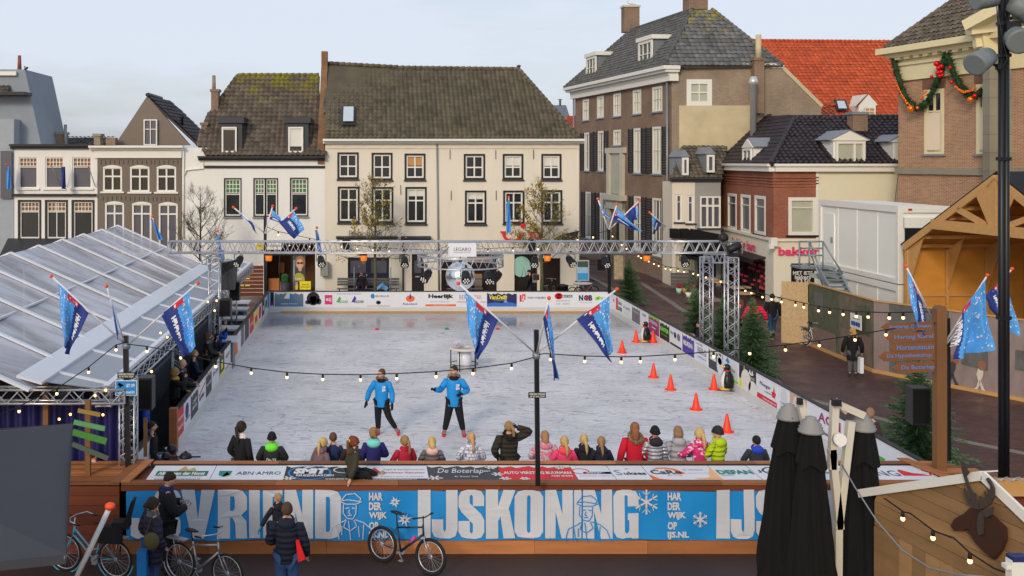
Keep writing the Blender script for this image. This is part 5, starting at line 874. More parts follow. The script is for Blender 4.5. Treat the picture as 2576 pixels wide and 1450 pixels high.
def small(x0, w_, lines):
    mb = MB()
    for i, s_ in enumerate(lines): xx = bX(x0); ww = (bX(x0+w_[i])-xx); put(mb, s_, V((xx, yq-.036, bz(1258+i*24.5))), V((1,0,0)), V((0,0,1)), ww, .155, bold=.05)
    mb.build('small_lettering', bwhite, T)
small(928, (35,32,46,24,50), ('HAR','DER','WIJK','OP','IJS.NL')); small(1678, (35,32,46,24,54), ('HAR','DER','WIJK','OP','IJS.NL'))
def star(x, y, r, kind):
    mb = MB(); cx_, cz = bX(x), bz(y); n_ = 8 if kind == 0 else 6
    for i in range(n_):
        q = 2*PI*i/n_+.3*(kind == 0)+PI/6*(kind == 1); L2 = r*(1 if i % 2 == 0 or kind else .75); yo = yq-.034-.0008*i
        pp = lambda u, v: V((cx_+math.cos(q)*u-math.sin(q)*v, yo, cz+math.sin(q)*u+math.cos(q)*v))
        if kind == 0: mb.poly([pp(.02,-.03), pp(L2,0), pp(.02,.03)])
        else:
            mb.poly([pp(0,-.018), pp(L2,-.018), pp(L2,.018), pp(0,.018)])
            for s_ in (1, -1): mb.poly([pp(L2*.5,0), pp(L2*.55,0), pp(L2*.88,s_*L2*.3), pp(L2*.82,s_*L2*.33)][::s_])
    mb.build('snowflake', bwhite, T)
star(993,1262,.12,0); star(1018,1306,.17,0); star(1625,1262,.24,1); star(1760,1306,.15,1)
# two printed line-drawing portraits: hat, face and coat as simple strokes
def portrait(x, y, s_, m_, off):
    mb = MB(); cx_, cz = bX(x), bz(y); st = [[(-.22,.38),(-.1,.52),(.1,.54),(.24,.42),(.2,.36),(-.05,.4),(-.22,.38)], [(-.24,.36),(-.1,.3),(.12,.3),(.26,.36)], [(-.16,.3),(-.17,.1),(-.08,-.02),(.05,-.04),(.12,.08),(.13,.28)], [(-.12,.2),(-.03,.22)], [(.03,.22),(.1,.2)], [(-.02,.18),(-.05,.1),(.0,.08)], [(-.07,.04),(.03,.05)], [(-.1,-.05),(-.25,-.14),(-.42,-.22),(-.5,-.5)], [(.1,-.05),(.3,-.12),(.46,-.25),(.56,-.52)], [(-.05,-.08),(-.02,-.3),(0,-.52)], [(-.1,-.06),(-.16,-.22),(-.03,-.3)], [(.08,-.06),(.14,-.2),(.0,-.3)], [(-.3,-.2),(-.26,-.5)], [(.3,-.16),(.28,-.5)], [(-.2,-.2),(-.2,-.4)], [(.18,-.2),(.2,-.45)]]
    for i, l_ in enumerate(st):
        for a, b in zip(l_[:-1], l_[1:]): mb.beam(V((cx_+a[0]*s_, yq-off-.0006*i, cz+a[1]*s_)), V((cx_+b[0]*s_, yq-off-.0006*i, cz+b[1]*s_)), .003, .018, up=V((0,1,0)).cross(V((b[0]-a[0],0,b[1]-a[1]))).normalized() if 1 else None)
    mb.build('line_drawing', m_, T)
portrait(882, 1300, .85, bwhite, .04); portrait(1475, 1305, .85, bblue, .045)
# ================================================================ trusses
def truss(par, p0, p1, sz, bays, name='truss', up=V((0,0,1)), r=.028, m_=None):
    p0, p1 = V(p0), V(p1); d = (p1-p0).normalized(); a = d.cross(up)
    if a.length < .1: a = V((1,0,0))
    a = a.normalized()*sz/2; b = a.cross(d).normalized()*sz/2; mb = MB()
    co = [a+b, a-b, -a-b, -a+b]
    for c_ in co: mb.tube([p0+c_, p1+c_], r, 7)
    for i in range(bays):
        q0, q1 = p0.lerp(p1, i/bays), p0.lerp(p1, (i+1)/bays); qm = q0.lerp(q1, .5)
        for k in range(4): c0, c1 = co[k], co[(k+1) % 4]; mb.tube([q0+c0, qm+c1], r*.55, 5, False); mb.tube([qm+c1, q1+c0], r*.55, 5, False)
    for q in (p0, p1):
        for k in range(4): mb.tube([q+co[k], q+co[(k+1) % 4]], r*.8, 5, False)
    return mb.build(name, m_ or steel, par)
YT = 35.; zb2 = P(0,622,YT).z; T = thing('lighting_gantry', 'aluminium truss gantry with two right-hand towers spanning the ice rink', 'truss', (12.6, YT, GZ)); TG_ = T
truss(T, P(425,622,YT), P(1648,622,YT), .4, 46, 'cross_beam'); truss(T, P(1648,622,YT), P(1862,622,YT), .4, 8, 'cross_beam')
xt = P(1840,0,34.4).x; xt2 = P(1777,0,36.9).x; zt5 = P(0,662,34.4).z
truss(T, (xt,34.4,GZ), (xt,34.4,P(0,648,34.4).z), .36, 9, 'tower'); truss(T, (xt2,36.9,GZ), (xt2,36.9,P(0,648,36.9).z), .36, 9, 'tower'); truss(T, (xt,34.6,P(0,652,34.4).z), (xt2,36.7,P(0,650,36.9).z), .3, 4, 'bridge')
mb = MB(); mb.box((xt-.5,33.9,GZ), (xt+.5,34.9,GZ+.06)); mb.build('base_plate', black, T)
xl = P(540,0,YT).x; truss(T, (xl,YT,GZ), (xl,YT,P(0,648,YT).z), .36, 8, 'tower')
truss(T, P(520,655,YT-.2)+V((-.1,0,0)), P(556,640,YT+.3), .3, 2, 'corner_bracket')
# ring truss and mirror ball
T = thing('ring_truss', 'circular aluminium truss ring hanging under the gantry above the mirror ball', 'truss', P(1158,655,YT)); ctr = P(1158,652,YT); RR = 1.5; mb = MB()
for dz in (.13, -.22):
    for dr in (0,): mb.ring(ctr+V((0,0,dz)), RR, .028, 40, 6)
    mb.ring(ctr+V((0,0,dz)), RR-.28, .024, 36, 5) if dz > 0 else None
n_ = 28
for i in range(n_):
    a0, a1, a2 = 2*PI*i/n_, 2*PI*(i+.5)/n_, 2*PI*(i+1)/n_; q = lambda a, r_, z: ctr+V((r_*math.cos(a), r_*math.sin(a), z))
    mb.tube([q(a0,RR,.13), q(a1,RR,-.22), q(a2,RR,.13)], .013, 5, False); mb.tube([q(a0,RR,.13), q(a1,RR-.28,.13), q(a2,RR,.13)], .012, 4, False)
mb.build('ring', steel, T)
mb = MB()
for a in (.3, 2.2, 4.1): mb.tube([ctr+V((RR*math.cos(a), RR*math.sin(a), .13)), ctr+V((.5*math.cos(a), 0, .55))], .01, 4)
mb.build('suspension_cables', dgrey, T)
T = thing('mirror_ball', 'large silver mirror ball hanging beneath the ring truss over the rink', 'mirror ball', P(1158,694,YT)); ctr = P(1158,695,YT); m, n, l, b = nodes('mirror_tiles'); b.inputs['Metallic'].default_value = .9; b.inputs['Roughness'].default_value = .2; b.inputs['Base Color'].default_value = (.86,.9,.92,1)
t = N(n, 'TexCoord'); vo = N(n, 'TexVoronoi', Scale=42.); l(t.outputs['Object'], vo.inputs['Vector']); mm = N(n, 'VectorMath', operation='SUBTRACT'); mm.inputs[1].default_value = (.5,.5,.5); l(vo.outputs['Color'], mm.inputs[0]); sc = N(n, 'VectorMath', operation='SCALE'); sc.inputs['Scale'].default_value = .16; l(mm.outputs[0], sc.inputs[0]); ge = N(n, 'NewGeometry'); ad = N(n, 'VectorMath', operation='ADD'); l(ge.outputs['Normal'], ad.inputs[0]); l(sc.outputs[0], ad.inputs[1]); l(ad.outputs[0], b.inputs['Normal'])
mb = MB(); mb.ell(ctr, (.52,)*3, 40, 24); mb.build('ball', m, T); mb = MB(); mb.tube([ctr+V((0,0,.5)), ctr+V((0,0,.95))], .02, 6); mb.lathe([(.08,.5),(.05,.58)], ctr, 10); mb.build('hanger', dgrey, T)
T = thing('hanging_sign', 'white sign board reading LEGABO hung on the front of the gantry', 'sign', P(1163,629,YT-.3)); a, b_ = P(1127,646,YT-.26), P(1198,612,YT-.26); mb = MB(); mb.box((a.x,YT-.3,a.z), (b_.x,YT-.26,b_.z)); mb.build('board', adw, T); mb = MB(); put(mb, 'LEGABO', V((a.x+.2,YT-.305,a.z+.2)), V((1,0,0)), V((0,0,1)), .6, .12, bold=.0); put(mb, 'SOUND & LIGHT SOLUTIONS', V((a.x+.2,YT-.305,a.z+.13)), V((1,0,0)), V((0,0,1)), .6, .04); mb.build('lettering', K, T)
# stage lamps
lens = mat('lamp_lens', c(70,74,80), .15, metal=.4)
def par_can(q, lb, rx=0., rz=0., s_=1., src=[]):
    if src: o = dup(src[0], q, rz, lb, s_); return o
    T = thing('stage_lamp', lb, 'stage lamp', q, rz, 'black stage lamps on the gantry', local=True); M = Matrix.Rotation(R(-62), 4, 'X')
    mb = MB(); mb.lathe([(.02,.26),(.1,.22),(.13,.1),(.135,-.12),(.15,-.14),(.15,-.17)], (0,0,-.28), 16, Matrix.Rotation(R(-55),4,'X')); mb.build('housing', black, T)
    mb = MB(); mb.lathe([(.001,-.172),(.135,-.172)], (0,0,-.28), 16, Matrix.Rotation(R(-55),4,'X')); o = mb.build('lens', lens, T); mb = MB(); mb.k = 0
    MM = Matrix.Rotation(R(-55),4,'X')
    for i in range(7): a = i*PI/3; p = MM @ V((.08*math.cos(a)*(i < 6), .08*math.sin(a)*(i < 6), -.18)); mb.ell(p+V((0,0,-.28)), (.028,)*3, 6, 4)
    mb.build('led_cluster', wpaint, o)
    mb = MB(); mb.tube([(-.17,0,-.28),(-.17,0,-.05),(0,0,.0),(.17,0,-.05),(.17,0,-.28)], .014, 5); mb.cbox((0,0,.03), (.06,.06,.1)); mb.build('bracket', dead, T); src.append(T); return T
hb = zb2-.22
for i, (x, y, lb) in enumerate(((600,638,'stage lamp under the far left end of the gantry'),(808,638,'stage lamp under gantry between white and cream houses'),(1018,640,'stage lamp under gantry beside the left rim of the ring truss'),(1345,640,'stage lamp under the gantry below the red smile sign'),(1436,638,'stage lamp under gantry left of the fir and street lamp post'),(1524,640,'stage lamp under the gantry in front of the side street'),(1722,638,'stage lamp under the gantry next to the right towers'))): q = P(x,y,YT-.1); par_can(q, lb, rz=(i*37 % 50-25)/60.)
for x, y, lb in ((1072,672,'stage lamp on the left of the ring truss'),(1172,674,'stage lamp on front of ring truss, before the mirror ball'),(1228,676,'stage lamp on the ring truss right of the mirror ball'),(1246,676,'stage lamp on the right rim of the ring truss')): q = P(x,y,YT-.9 if x == 1172 else YT-.3); par_can(q, lb, rz=(x % 7-3)/3., s_=1.15)
for x, lb in ((690,'left'),(1540,'middle')): pass
for x, y, lb in ((871,614,'black lamp body inside the gantry in front of the left tree'),(1338,618,'black lamp body inside the gantry under the smile sign')): T = thing('dimmer_box', lb, 'stage lamp', P(x,y,YT), group='black units inside the gantry'); q = P(x,y,YT); mb = MB(); mb.lathe([(.1,-.2),(.13,-.05),(.12,.12),(.06,.2)], q, 12); mb.build('housing', black, T); mb = MB(); mb.tube([q+V((-.15,0,0)), q+V((-.12,0,.22)), q+V((.12,0,.22)), q+V((.15,0,0))], .012, 5); mb.build('bracket', dead, T)
amb = mat('orange_lamp_glass', c(232,120,20), .4, emit=.35)
for x, lb in ((915,'orange beacon lamp under the gantry by the left tree'),(1377,'orange beacon lamp under the gantry by the bare right tree'),(1627,'orange beacon lamp under the gantry before the brown mansion'),(676,'orange beacon lamp under the gantry by the optician doorway')):
    T = thing('orange_beacon', lb, 'lamp', P(x,643,YT), group='orange beacons on the gantry'); q = P(x,640,YT); mb = MB(); mb.lathe([(.13,-.04),(.13,.02),(.06,.06)], q, 12); mb.build('cap', dgrey, T); mb = MB(); mb.lathe([(.09,-.24),(.11,-.22),(.125,-.04)], q, 12); mb.build('glass', amb, T)
T = thing('moving_head', 'black moving-head spotlight with green lens on the right end of the gantry', 'spotlight', P(1846,640,34.6)); q = P(1846,632,34.6); mb = MB(); mb.cbox(q+V((0,0,-.12)), (.35,.3,.1)); mb.cbox(q+V((-.2,0,.03)), (.05,.15,.28)); mb.cbox(q+V((.2,0,.03)), (.05,.15,.28)); mb.build('yoke', black, T); mb = MB(); mb.lathe([(.08,-.25),(.14,-.15),(.14,.18),(.11,.25)], q+V((0,0,.12)), 14, Matrix.Rotation(R(65),4,'Y')); mb.build('head', black, T); mb = MB(); mb.lathe([(.001,.255),(.1,.255)], q+V((0,0,.12)), 14, Matrix.Rotation(R(65),4,'Y')); mb.build('lens', col(190,220,60), T)
T = thing('round_lamp', 'black round lamp perched on top of the gantry before the bakery sign', 'lamp', P(1821,597,34.6)); q = P(1820,598,34.6); mb = MB(); mb.lathe([(.05,-.1),(.15,-.08),(.15,.08),(.05,.1)], q, 14, Matrix.Rotation(R(80),4,'X')); mb.tube([q+V((-.17,0,0)), q+V((-.1,0,-.25)), q+V((.1,0,-.25)), q+V((.17,0,0))], .015, 5); mb.build('housing', black, T)
# ================================================================ transparent marquee
T = thing('transparent_marquee', 'large marquee with see-through foil roof and white ribs beside the rink', 'marquee', (-10.46, 19, GZ)); TM = T
xr, zr, xe, ze2 = -10.46, 4.75, -6.55, 3.0; ys = [41.2-2.45*i for i in range(10)]; pvc = mat('white_pvc', c(214,218,226), .45, var=.05)
m, n, l, b = nodes('clear_foil'); b.inputs['Roughness'].default_value = .26; b.inputs['Specular IOR Level'].default_value = .8
t = N(n, 'TexCoord'); q_ = N(n, 'Mapping'); q_.inputs['Scale'].default_value = (.12, .3, .2); q_.inputs['Rotation'].default_value = (0,0,R(-12)); l(t.outputs['Object'], q_.inputs[0]); z = N(n, 'TexNoise', Scale=2.2, Detail=8., Roughness=.68, Distortion=.9); l(q_.outputs[0], z.inputs['Vector'])
r = N(n, 'ValToRGB'); e_ = r.color_ramp.elements; e_[0].position = .36; e_[0].color = (*c(134,126,126), 1); e_[1].position = .6; e_[1].color = (*c(196,194,204), 1); l(z.outputs['Fac'], r.inputs[0]); l(r.outputs[0], b.inputs['Base Color'])  # streaks of reflection and see-through put into the foil colour
r2x = N(n, 'MapRange'); r2x.inputs['From Min'].default_value = .35; r2x.inputs['From Max'].default_value = .68; r2x.inputs['To Min'].default_value = .78; r2x.inputs['To Max'].default_value = .99; l(z.outputs['Fac'], r2x.inputs['Value']); l(r2x.outputs[0], b.inputs['Alpha'])
bm = N(n, 'Bump', Strength=.2, Distance=.05); l(z.outputs['Fac'], bm.inputs['Height']); l(bm.outputs[0], b.inputs['Normal']); foil = m
for i in range(len(ys)-1):
    y0, y1 = ys[i+1]+.06, ys[i]-.06
    for sx, xx in ((1, xe), (-1, 2*xr-xe)):
        mb = MB(); mb.grid(lambda u, v: V((xr+(xx-xr)*u, y0+(y1-y0)*v, zr+(ze2-zr)*u-.06-.09*math.sin(PI*v)*math.sin(PI*min(1,u*1.1)))), 10, 8); mb.build('foil_panel', foil, T)
for i, y in enumerate(ys):
    mb = MB()
    for xx in (xe, 2*xr-xe): mb.beam((xr,y,zr-.02), (xx,y,ze2-.02), .13, .05)
    mb.build('rib', pvc, T)
mb = MB()
for xx in (xr, (xr+xe)/2, (3*xr-xe)/2): zz = zr if xx == xr else (zr+ze2)/2; mb.beam((xx,ys[-1],zz-.1), (xx,ys[0],zz-.1), .06, .05)
mb.build('purlins', pvc, T)
mb = MB(); yl = 19.0; mb.prism([V((xe-.42,19.6,ze2+.12)), V((xe+.08,19.6,ze2-.02)), V((xe+.08,41.4,ze2-.02)), V((xe-.42,41.4,ze2+.12))], (0,0,.05)); mb.build('eaves_gutter', pvc, T)
mb = MB(); xo, zo = -5.5, 2.66; mb.prism([V((xe+.08,19.9,ze2-.04)), V((xo,20.6,zo)), V((xo,46,zo)), V((xe+.08,45.0,ze2-.04))], (0,0,.02)); mb.build('side_canopy', mat('grey_canopy', c(160,166,176), .6, var=.06), T)
mb = MB()
for i in range(11): y = 20.7+i*2.45; mb.beam((xe+.05,y,ze2), (xo,y+.25,zo+.05), .1, .05)
mb.box((xo-.05,20.6,zo-.02), (xo+.08,46,zo+.07)); mb.build('canopy_ribs', pvc, T)
truss(T, (xo-.05,20.7,zo-.22), (xo-.05,46,zo-.22), .3, 40, 'edge_truss')
for i, y in enumerate((23.2,28.8,35.2,41.)): truss(T, (xo-.1,y,GZ), (xo-.1,y,zo-.3), .22, 8, 'canopy_leg', r=.018)
mb = MB(); mb.box((xe-.1,21.2,GZ), (xe-.02,45,1.0)); mb.box((xe-.1,21.2,2.3), (xe-.02,45,ze2-.1)); mb.build('dark_side_wall', mat('grey_side_panels', c(72,78,90), .5, var=.15), T)
mb = MB()
for i in range(20): y = 21.4+i*1.18; mb.box((xe-.08,y,.95), (xe+.02,y+.1,2.35)); mb.box((xe-.08,y+.1,.95), (xe+.02,y+1.18,1.06))
mb.build('window_frames', mat('grey_frames', c(112,122,136), .5), T); mb = MB(); mb.box((xe-.09,21.3,1.0), (xe-.07,45,2.3)); mb.build('side_windows', glass, T)
mb = MB(); mb.box((-14.4,19.6,GZ), (-14.3,41,3)); mb.box((-14.4,41.2,GZ), (xe,41.3,3)); mb.build('far_side_panels', pvc, T)
mb = MB(); mb.box((-14.2,20,GZ+.004), (-4.99,46,GZ+.06)); mb.build('floor', mat('dark_floor', c(36,30,28), .8), T)
mb = MB(); mb.box((xe+.02,21,GZ+.06), (-5.02,47,GZ+.22)); mb.build('walkway', black, T)
mb = MB()
for i, yy in enumerate((30.2,31.3)): pass
# far decking and white tables/benches visible at the end
for i, (x, y, lb) in enumerate(((605,760,'white standing table farthest along the left board'),(598,778,'second white standing table along the left board'),(590,801,'middle white standing table along the left board'),(580,826,'fourth white standing table along the left board'),(569,853,'white standing table closest to the man with camera'))):
    q = P(x, y, 48.-i*3.1); T = thing('white_table', lb, 'table', (q.x,q.y,GZ), group='white tables beside the left board'); mb = MB(); mb.cbox(q, (.95,.9,.08)); mb.build('table_top', adw, T); mb = MB(); mb.box((q.x-.28,q.y-.25,GZ+.2), (q.x+.28,q.y+.25,q.z-.04)); mb.build('pedestal', mgrey, T)
T = thing('brick_steps_screen', 'brown slatted timber screen with yellow marks behind the white tables', 'screen', (-6.4,50,GZ)); mb = MB(); a, b_ = P(575,745,50), P(662,668,50)
for i in range(8): mb.box((a.x, 50, a.z+(b_.z-a.z)*i/8), (b_.x, 50.1, a.z+(b_.z-a.z)*(i+.85)/8), rnd.random())
mb.build('slats', dwood, T); mb = MB()
for i in range(6): x = a.x+.25+(i % 3)*.3; z = a.z+.5+(i//3)*.35; mb.box((x,49.97,z), (x+.22,49.99,z+.05))
mb.build('yellow_marks', yel, T)
# loudspeakers
def speaker(x0, y0, x1, y1, Y, lb, arm=False):
    a, b_ = P(x0,y1,Y), P(x1,y0,Y); T = thing('loudspeaker', lb, 'loudspeaker', ((a.x+b_.x)/2, Y, a.z)); d = b_.x-a.x; mb = MB(); mb.prism([V((a.x,Y,a.z)), V((b_.x,Y,a.z)), V((b_.x-.0*d,Y+.35,a.z)), V((a.x+.15*d,Y+.4,a.z))], (0,0,b_.z-a.z)); mb.build('cabinet', black, T); mb = MB(); mb.box((a.x+.03,Y-.012,a.z+.04), (b_.x-.03,Y-.002,b_.z-.04)); mb.build('grille', pvcb, T)
    return T
speaker(551,754,580,797,33.5,'black loudspeaker hanging nearest above the spectators'); speaker(577,710,602,757,36,'black loudspeaker hanging behind another under the canopy'); speaker(1018+1302,0,0,0,0,'') if 0 else None
speaker(342,952,382,1033,21.2,'large black loudspeaker by the gate, under the marquee edge'); speaker(2296,978,2341,1070,21.4,'black loudspeaker cabinet beside the wooden signpost'); speaker(1270+2,1,2,3,1,'') if 0 else None
speaker(1502,652,1522,681,47,'black loudspeaker on the lamp post in the side street')
T = thing('black_box_cover', 'black and clear plastic cover over equipment at the left gantry tower', 'cover', P(575,665,36)); a, b_ = P(553,730,35.6), P(590,668,35.6); mb = MB(); mb.prism([V((a.x,35.6,a.z)), V((b_.x,35.6,a.z)), V((b_.x+.05,35.6,b_.z)), V((a.x,35.6,b_.z+.1))], (0,.5,0)); mb.build('case', dgrey, T); mb = MB(); mb.prism([P(552,690,35.5), P(552,664,35.5), P(590,656,35.5), P(608,654,35.5)], (0,.4,0)); mb.build('flap', black, T)
# near frame under the marquee end with dark interior and fairy lights
T = thing('entrance_truss_frame', 'low aluminium truss portal at the near end of the marquee', 'truss', (-7.4, 20.3, GZ)); zf = P(0,995,20.4).z; truss(T, (-8.2,20.4,zf), (-5.0,20.4,zf), .28, 6, 'crossbar'); truss(T, (-6.62,20.4,GZ), (-6.62,20.4,zf-.15), .22, 8, 'upright', r=.02) if 0 else None; truss(T, (-5.0,20.6,GZ), (-5.0,20.6,zf+.3), .3, 10, 'upright', r=.02); truss(T, (-8.2,20.4,GZ), (-8.2,20.4,zf), .26, 9, 'upright', r=.02)
T = thing('blue_curtain', 'deep blue see-through curtain hanging inside the near marquee end', 'curtain', (-6.6,20.9,GZ)); mb = MB(); mb.grid(lambda u, v: V((-8.1+3.0*u, 21.0+.06*math.sin(u*70), GZ+(zf-.2-GZ)*v)), 90, 1); mb.build('cloth', mat('deep_blue_cloth', c(34,34,92), .5, var=.5, scale=1.3), T)
for i, (x, y) in enumerate(((265,982),(228,1053),(150,1078))): pass
T = thing('fairy_lights', 'tiny warm fairy lights dotted inside the near marquee end', 'lights', P(250,1040,20.2)); mb = MB()
for x, y in ((266,982),(239,996),(177,1043),(259,1044),(149,1055),(404,838),(421,849),(523,760),(545,757),(381,935),(540,782)): mb.ell(P(x,y,20.2 if y > 900 else 26.), (.028,)*3, 6, 4)
mb.build('bulbs', mat('amber_bulb', (1,.5,.15), emit=4.), T)
# timber posts at the left
for (x, y0, y1, Y, w_, lb) in ((114,952,1165,20.6,.11,'tall timber post at the marquee corner'), (220,1008,1218,19.8,.1,'timber post carrying green and grey arrow boards'), (365,1052,1150,21.3,.07,'short pale timber stake by the gate')):
    T = thing('timber_post', lb, 'post', P(x,y1,Y)); q, p = P(x,y1,Y), P(x,y0,Y); mb = MB(); mb.box((q.x-w_/2,Y,max(q.z,1.1 if Y < 20 else GZ)), (q.x+w_/2,Y+w_,p.z)); mb.build('post', postw, T)
    if x == 220:
        for (x0, y0_, x1, y1_, hh, m_) in ((186,1062,264,1085,12,col(88,150,96)),(183,1087,268,1117,16,col(66,130,52)),(182,1117,272,1160,12,col(76,92,76)),(196,1033,252,1050,10,col(150,120,60))): mb = MB(); mb.beam(P(x0,y0_-0,Y-.05), P(x1,y1_-6,Y-.05), .03, hh*Y/F); mb.build('arrow_board', m_, T)
# ================================================================ black poles, flags
def post(x, y0, x1, y1, Y, w_, lb, name='black_post'):
    T = thing(name, lb, 'post', P(x1,y1,Y)); p, q = P(x,y0,Y), P(x1,y1,Y); mb = MB(); mb.beam(q, p, w_, w_, up=V((0,1,0))); mb.build('post', dead, T); return T
Tc = post(1349,830,1353,1222,18.95,.085,'square black post in the middle of the near wall, bearing three flags'); Tl2 = post(316,845,323,1200,20.4,.1,'square black post at the left, bearing three flags and a blue sign')
mb = MB(); mb.lathe([(.07,-.06),(.075,.0),(.07,.06)], P(1349,895,18.95), 10); mb.build('flag_socket', galv, Tc); mb = MB(); mb.lathe([(.08,-.06),(.085,.0),(.08,.06)], P(318,870,20.4), 10); mb.build('flag_socket', galv, Tl2)
def plate(par, x0, y0, x1, y1, Y, base, its, name='sign_plate'):
    a, b_ = P(x0,y1,Y), P(x1,y0,Y); mb = MB(); mb.box((a.x,Y-.02,a.z), (b_.x,Y,b_.z)); o = mb.build(name, base, par); mb = MB(); ms = []; w_, h_ = b_.x-a.x, b_.z-a.z
    for it in its:
        if it[-1] not in ms: ms.append(it[-1])
        mb.k = ms.index(it[-1])
        if it[0] == 't': put(mb, it[1], V((a.x+w_*it[2],Y-.026,a.z+h_*it[4])), V((1,0,0)), V((0,0,1)), w_*(it[3]-it[2]), h_*(it[5]-it[4]), bold=it[6], shear=it[7])
        else: mb.prism([V((a.x+w_*u,Y-.025,a.z+h_*v)) for u, v in it[1]], (0,.003,0))
    mb.build('print', ms, o); return o
plate(Tc,1329,987,1373,1001,18.88,K,[t_('VERBODEN TOEGANG',.05,.95,.5,.88,wpaint),t_('ART. 461. WETB.v. STRAFR',.08,.92,.12,.4,wpaint)]); plate(Tl2,296,937,340,951,20.3,K,[t_('VERBODEN TOEGANG',.05,.95,.5,.88,wpaint),t_('ART. 461. WETB.v. STRAFR',.08,.92,.12,.4,wpaint)])
plate(Tl2,291,957,345,995,20.3,wpaint,[('p',[(.03,.04),(.97,.04),(.97,.96),(.03,.96)],col(30,130,200)),('t','LET OP!',.5,.9,.56,.78,.03,0,adw),('t','Cameratoezicht',.1,.9,.14,.34,.02,0,adw),('p',[(.1,.7),(.16,.86),(.36,.72),(.4,.6),(.3,.62),(.24,.52),(.1,.54),(.22,.6)],adw)],'camera_sign')
# flag cloth: light snowy blue, jagged navy band, red crest, white letters; shapes follow the cloth grid
fl_l = mat('flag_sky_blue', c(80,160,232), .7, var=.5, scale=3.5); fl_n = mat('flag_navy', c(38,58,134), .7, var=.15, scale=2); fl_r = col(206,44,66); fl_w = mat('flag_white', c(226,232,242), .7); tip_o = col(240,84,40)
def flag(label, base, tip, Y, a, b_, c_, d_, Yb=None, seed=0, split=.55, crest=True, letters=True, rpole=.018, group='blue snowflake flags', wv=.07):
    """base/tip: pole ends in the picture, a-b: cloth edge on the pole (from tip side), c: bottom corner under b, d: bottom corner under a"""
    Yb = Yb or Y; T = thing('flag', label, 'flag', P(*base, Y), group=group); rr = random.Random(seed); p0, p1 = P(*base, Y), P(*tip, Yb); mb = MB(); mb.tube([p0, p1], rpole, 8); mb.build('pole', adw, T)
    mb = MB(); mb.ell(p1, (rpole*2.1,)*3, 10, 7); mb.build('finial', tip_o, T)
    ln = (V(tip)-V(base)).length; dep = lambda pt: Y+(Yb-Y)*((V(pt)-V(base)).length/ln)
    A_, B_ = P(*a, dep(a)-.03), P(*b_, dep(b_)-.03); C_, D_ = P(*c_, dep(b_)-.05), P(*d_, dep(a)-.05); ph = rr.uniform(0,6); L_ = max(.3, (D_-A_).length)
    def S_(u, v, off=0.):   # u along the pole edge a->b, v downwards
        p = A_.lerp(B_, u).lerp(D_.lerp(C_, u), v); k = wv*L_*(.15+v); y = k*math.sin(u*9+ph+v*2)+.4*k*math.sin(u*17-v*3+ph); p.x += .45*k*math.sin(v*7+u*4+ph)*v; return p+V((0, y-off, 0))
    jag = lambda v: split+.035*((int(v*24) % 2)-.5)+.02*math.sin(v*9)
    for nm, m_, f0, f1 in (('cloth', fl_l, lambda v: 0, jag), ('navy_band', fl_n, jag, lambda v: 1)):
        mb = MB(); mb.grid(lambda u, v: S_(f0(v)+(f1(v)-f0(v))*u, v), 14, 24); mb.build(nm, m_, T)
    mb = MB()
    for i in range(80):
        u, v = rr.uniform(.03, split-.06), rr.uniform(.04, .96); s_ = rr.choice((.012,.02,.032))*1.2
        for q in range(3): a_ = q*PI/3+i; mb.poly([S_(u+s_*math.cos(a_)*.9, v+s_*math.sin(a_)*.7, .012), S_(u+s_*.25*math.cos(a_+1.57), v+s_*.2*math.sin(a_+1.57), .012), S_(u-s_*math.cos(a_)*.9, v-s_*math.sin(a_)*.7, .012), S_(u-s_*.25*math.cos(a_+1.57), v-s_*.2*math.sin(a_+1.57), .012)])
    mb.build('snowflakes', fl_w, T)
    if crest:
        mb = MB(); mb.poly([S_(u, v, .014) for u, v in ((split-.22,.0),(split+.12,.0),(split+.12,.1),(split-.22,.1))]); mb.k = 1; q = [(split+.02,.03),(split+.06,.02),(split+.1,.04),(split+.08,.085),(split+.04,.07),(split+.05,.05)]; mb.poly([S_(u, v, .02) for u, v in q]); mb.build('red_crest', [fl_r, fl_w], T)
    if letters:
        mb = MB(); g_ = text('HaHaHaH', .06)
        o = mb.pts([S_(split+.12+y*.17, .2+x*.5, .02) for x, y in g_[0]])
        for f in g_[1]: mb.face([o+i for i in f])
        mb.build('lettering', fl_w, T)
    return T
flag('large flag leaning left from the middle black post, nearest the skaters', (1345,888), (1153,713), 18.9, (1170,735), (1253,806), (1205,906), (1187,872), 18.5, 1)
flag('narrow furled flag hanging beside the middle black post', (1350,892), (1381,750), 18.9, (1381,766), (1366,803), (1396,958), (1405,948), 18.2, 2, .5, wv=.045)
flag('large flag leaning right from the middle black post, over the ice', (1352,888), (1552,728), 18.9, (1534,745), (1450,804), (1540,914), (1536,880), 18.5, 3)
flag('flag leaning left from left black post, before the marquee roof', (316,868), (129,695), 20.4, (145,712), (224,788), (176,893), (160,868), 20., 4)
flag('thin furled flag pointing up left of the left black post', (315,868), (268,720), 20.4, (272,728), (284,775), (294,858), (300,830), 19.8, 5, .3, wv=.03, letters=False)
flag('flag leaning right from the left black post, near the spectators', (322,868), (498,712), 20.4, (476,735), (404,792), (457,902), (494,872), 20., 6, .45)
flag('flag left of the wooden signpost with its pole leaning left', (2343,796), (2279,670), 20.3, (2284,682), (2320,760), (2331,850), (2297,820), 20., 7)
flag('big flag right of the signpost, covering the painted hoarding', (2378,862), (2484,693), 20.2, (2480,703), (2420,780), (2398,905), (2494,878), 19.8, 8, .85)
flag('flag partly hidden behind the tall black lighting mast', (2380,866), (2546,677), 20.4, (2532,695), (2476,745), (2500,790), (2560,845), 20.2, 9, .45)
flag('furled flag high on the house street lamp left, arching left', (667,588), (587,522), 48.5, (598,531), (637,562), (647,594), (640,575), 48.5, 10, .5, rpole=.035, crest=False, letters=False)
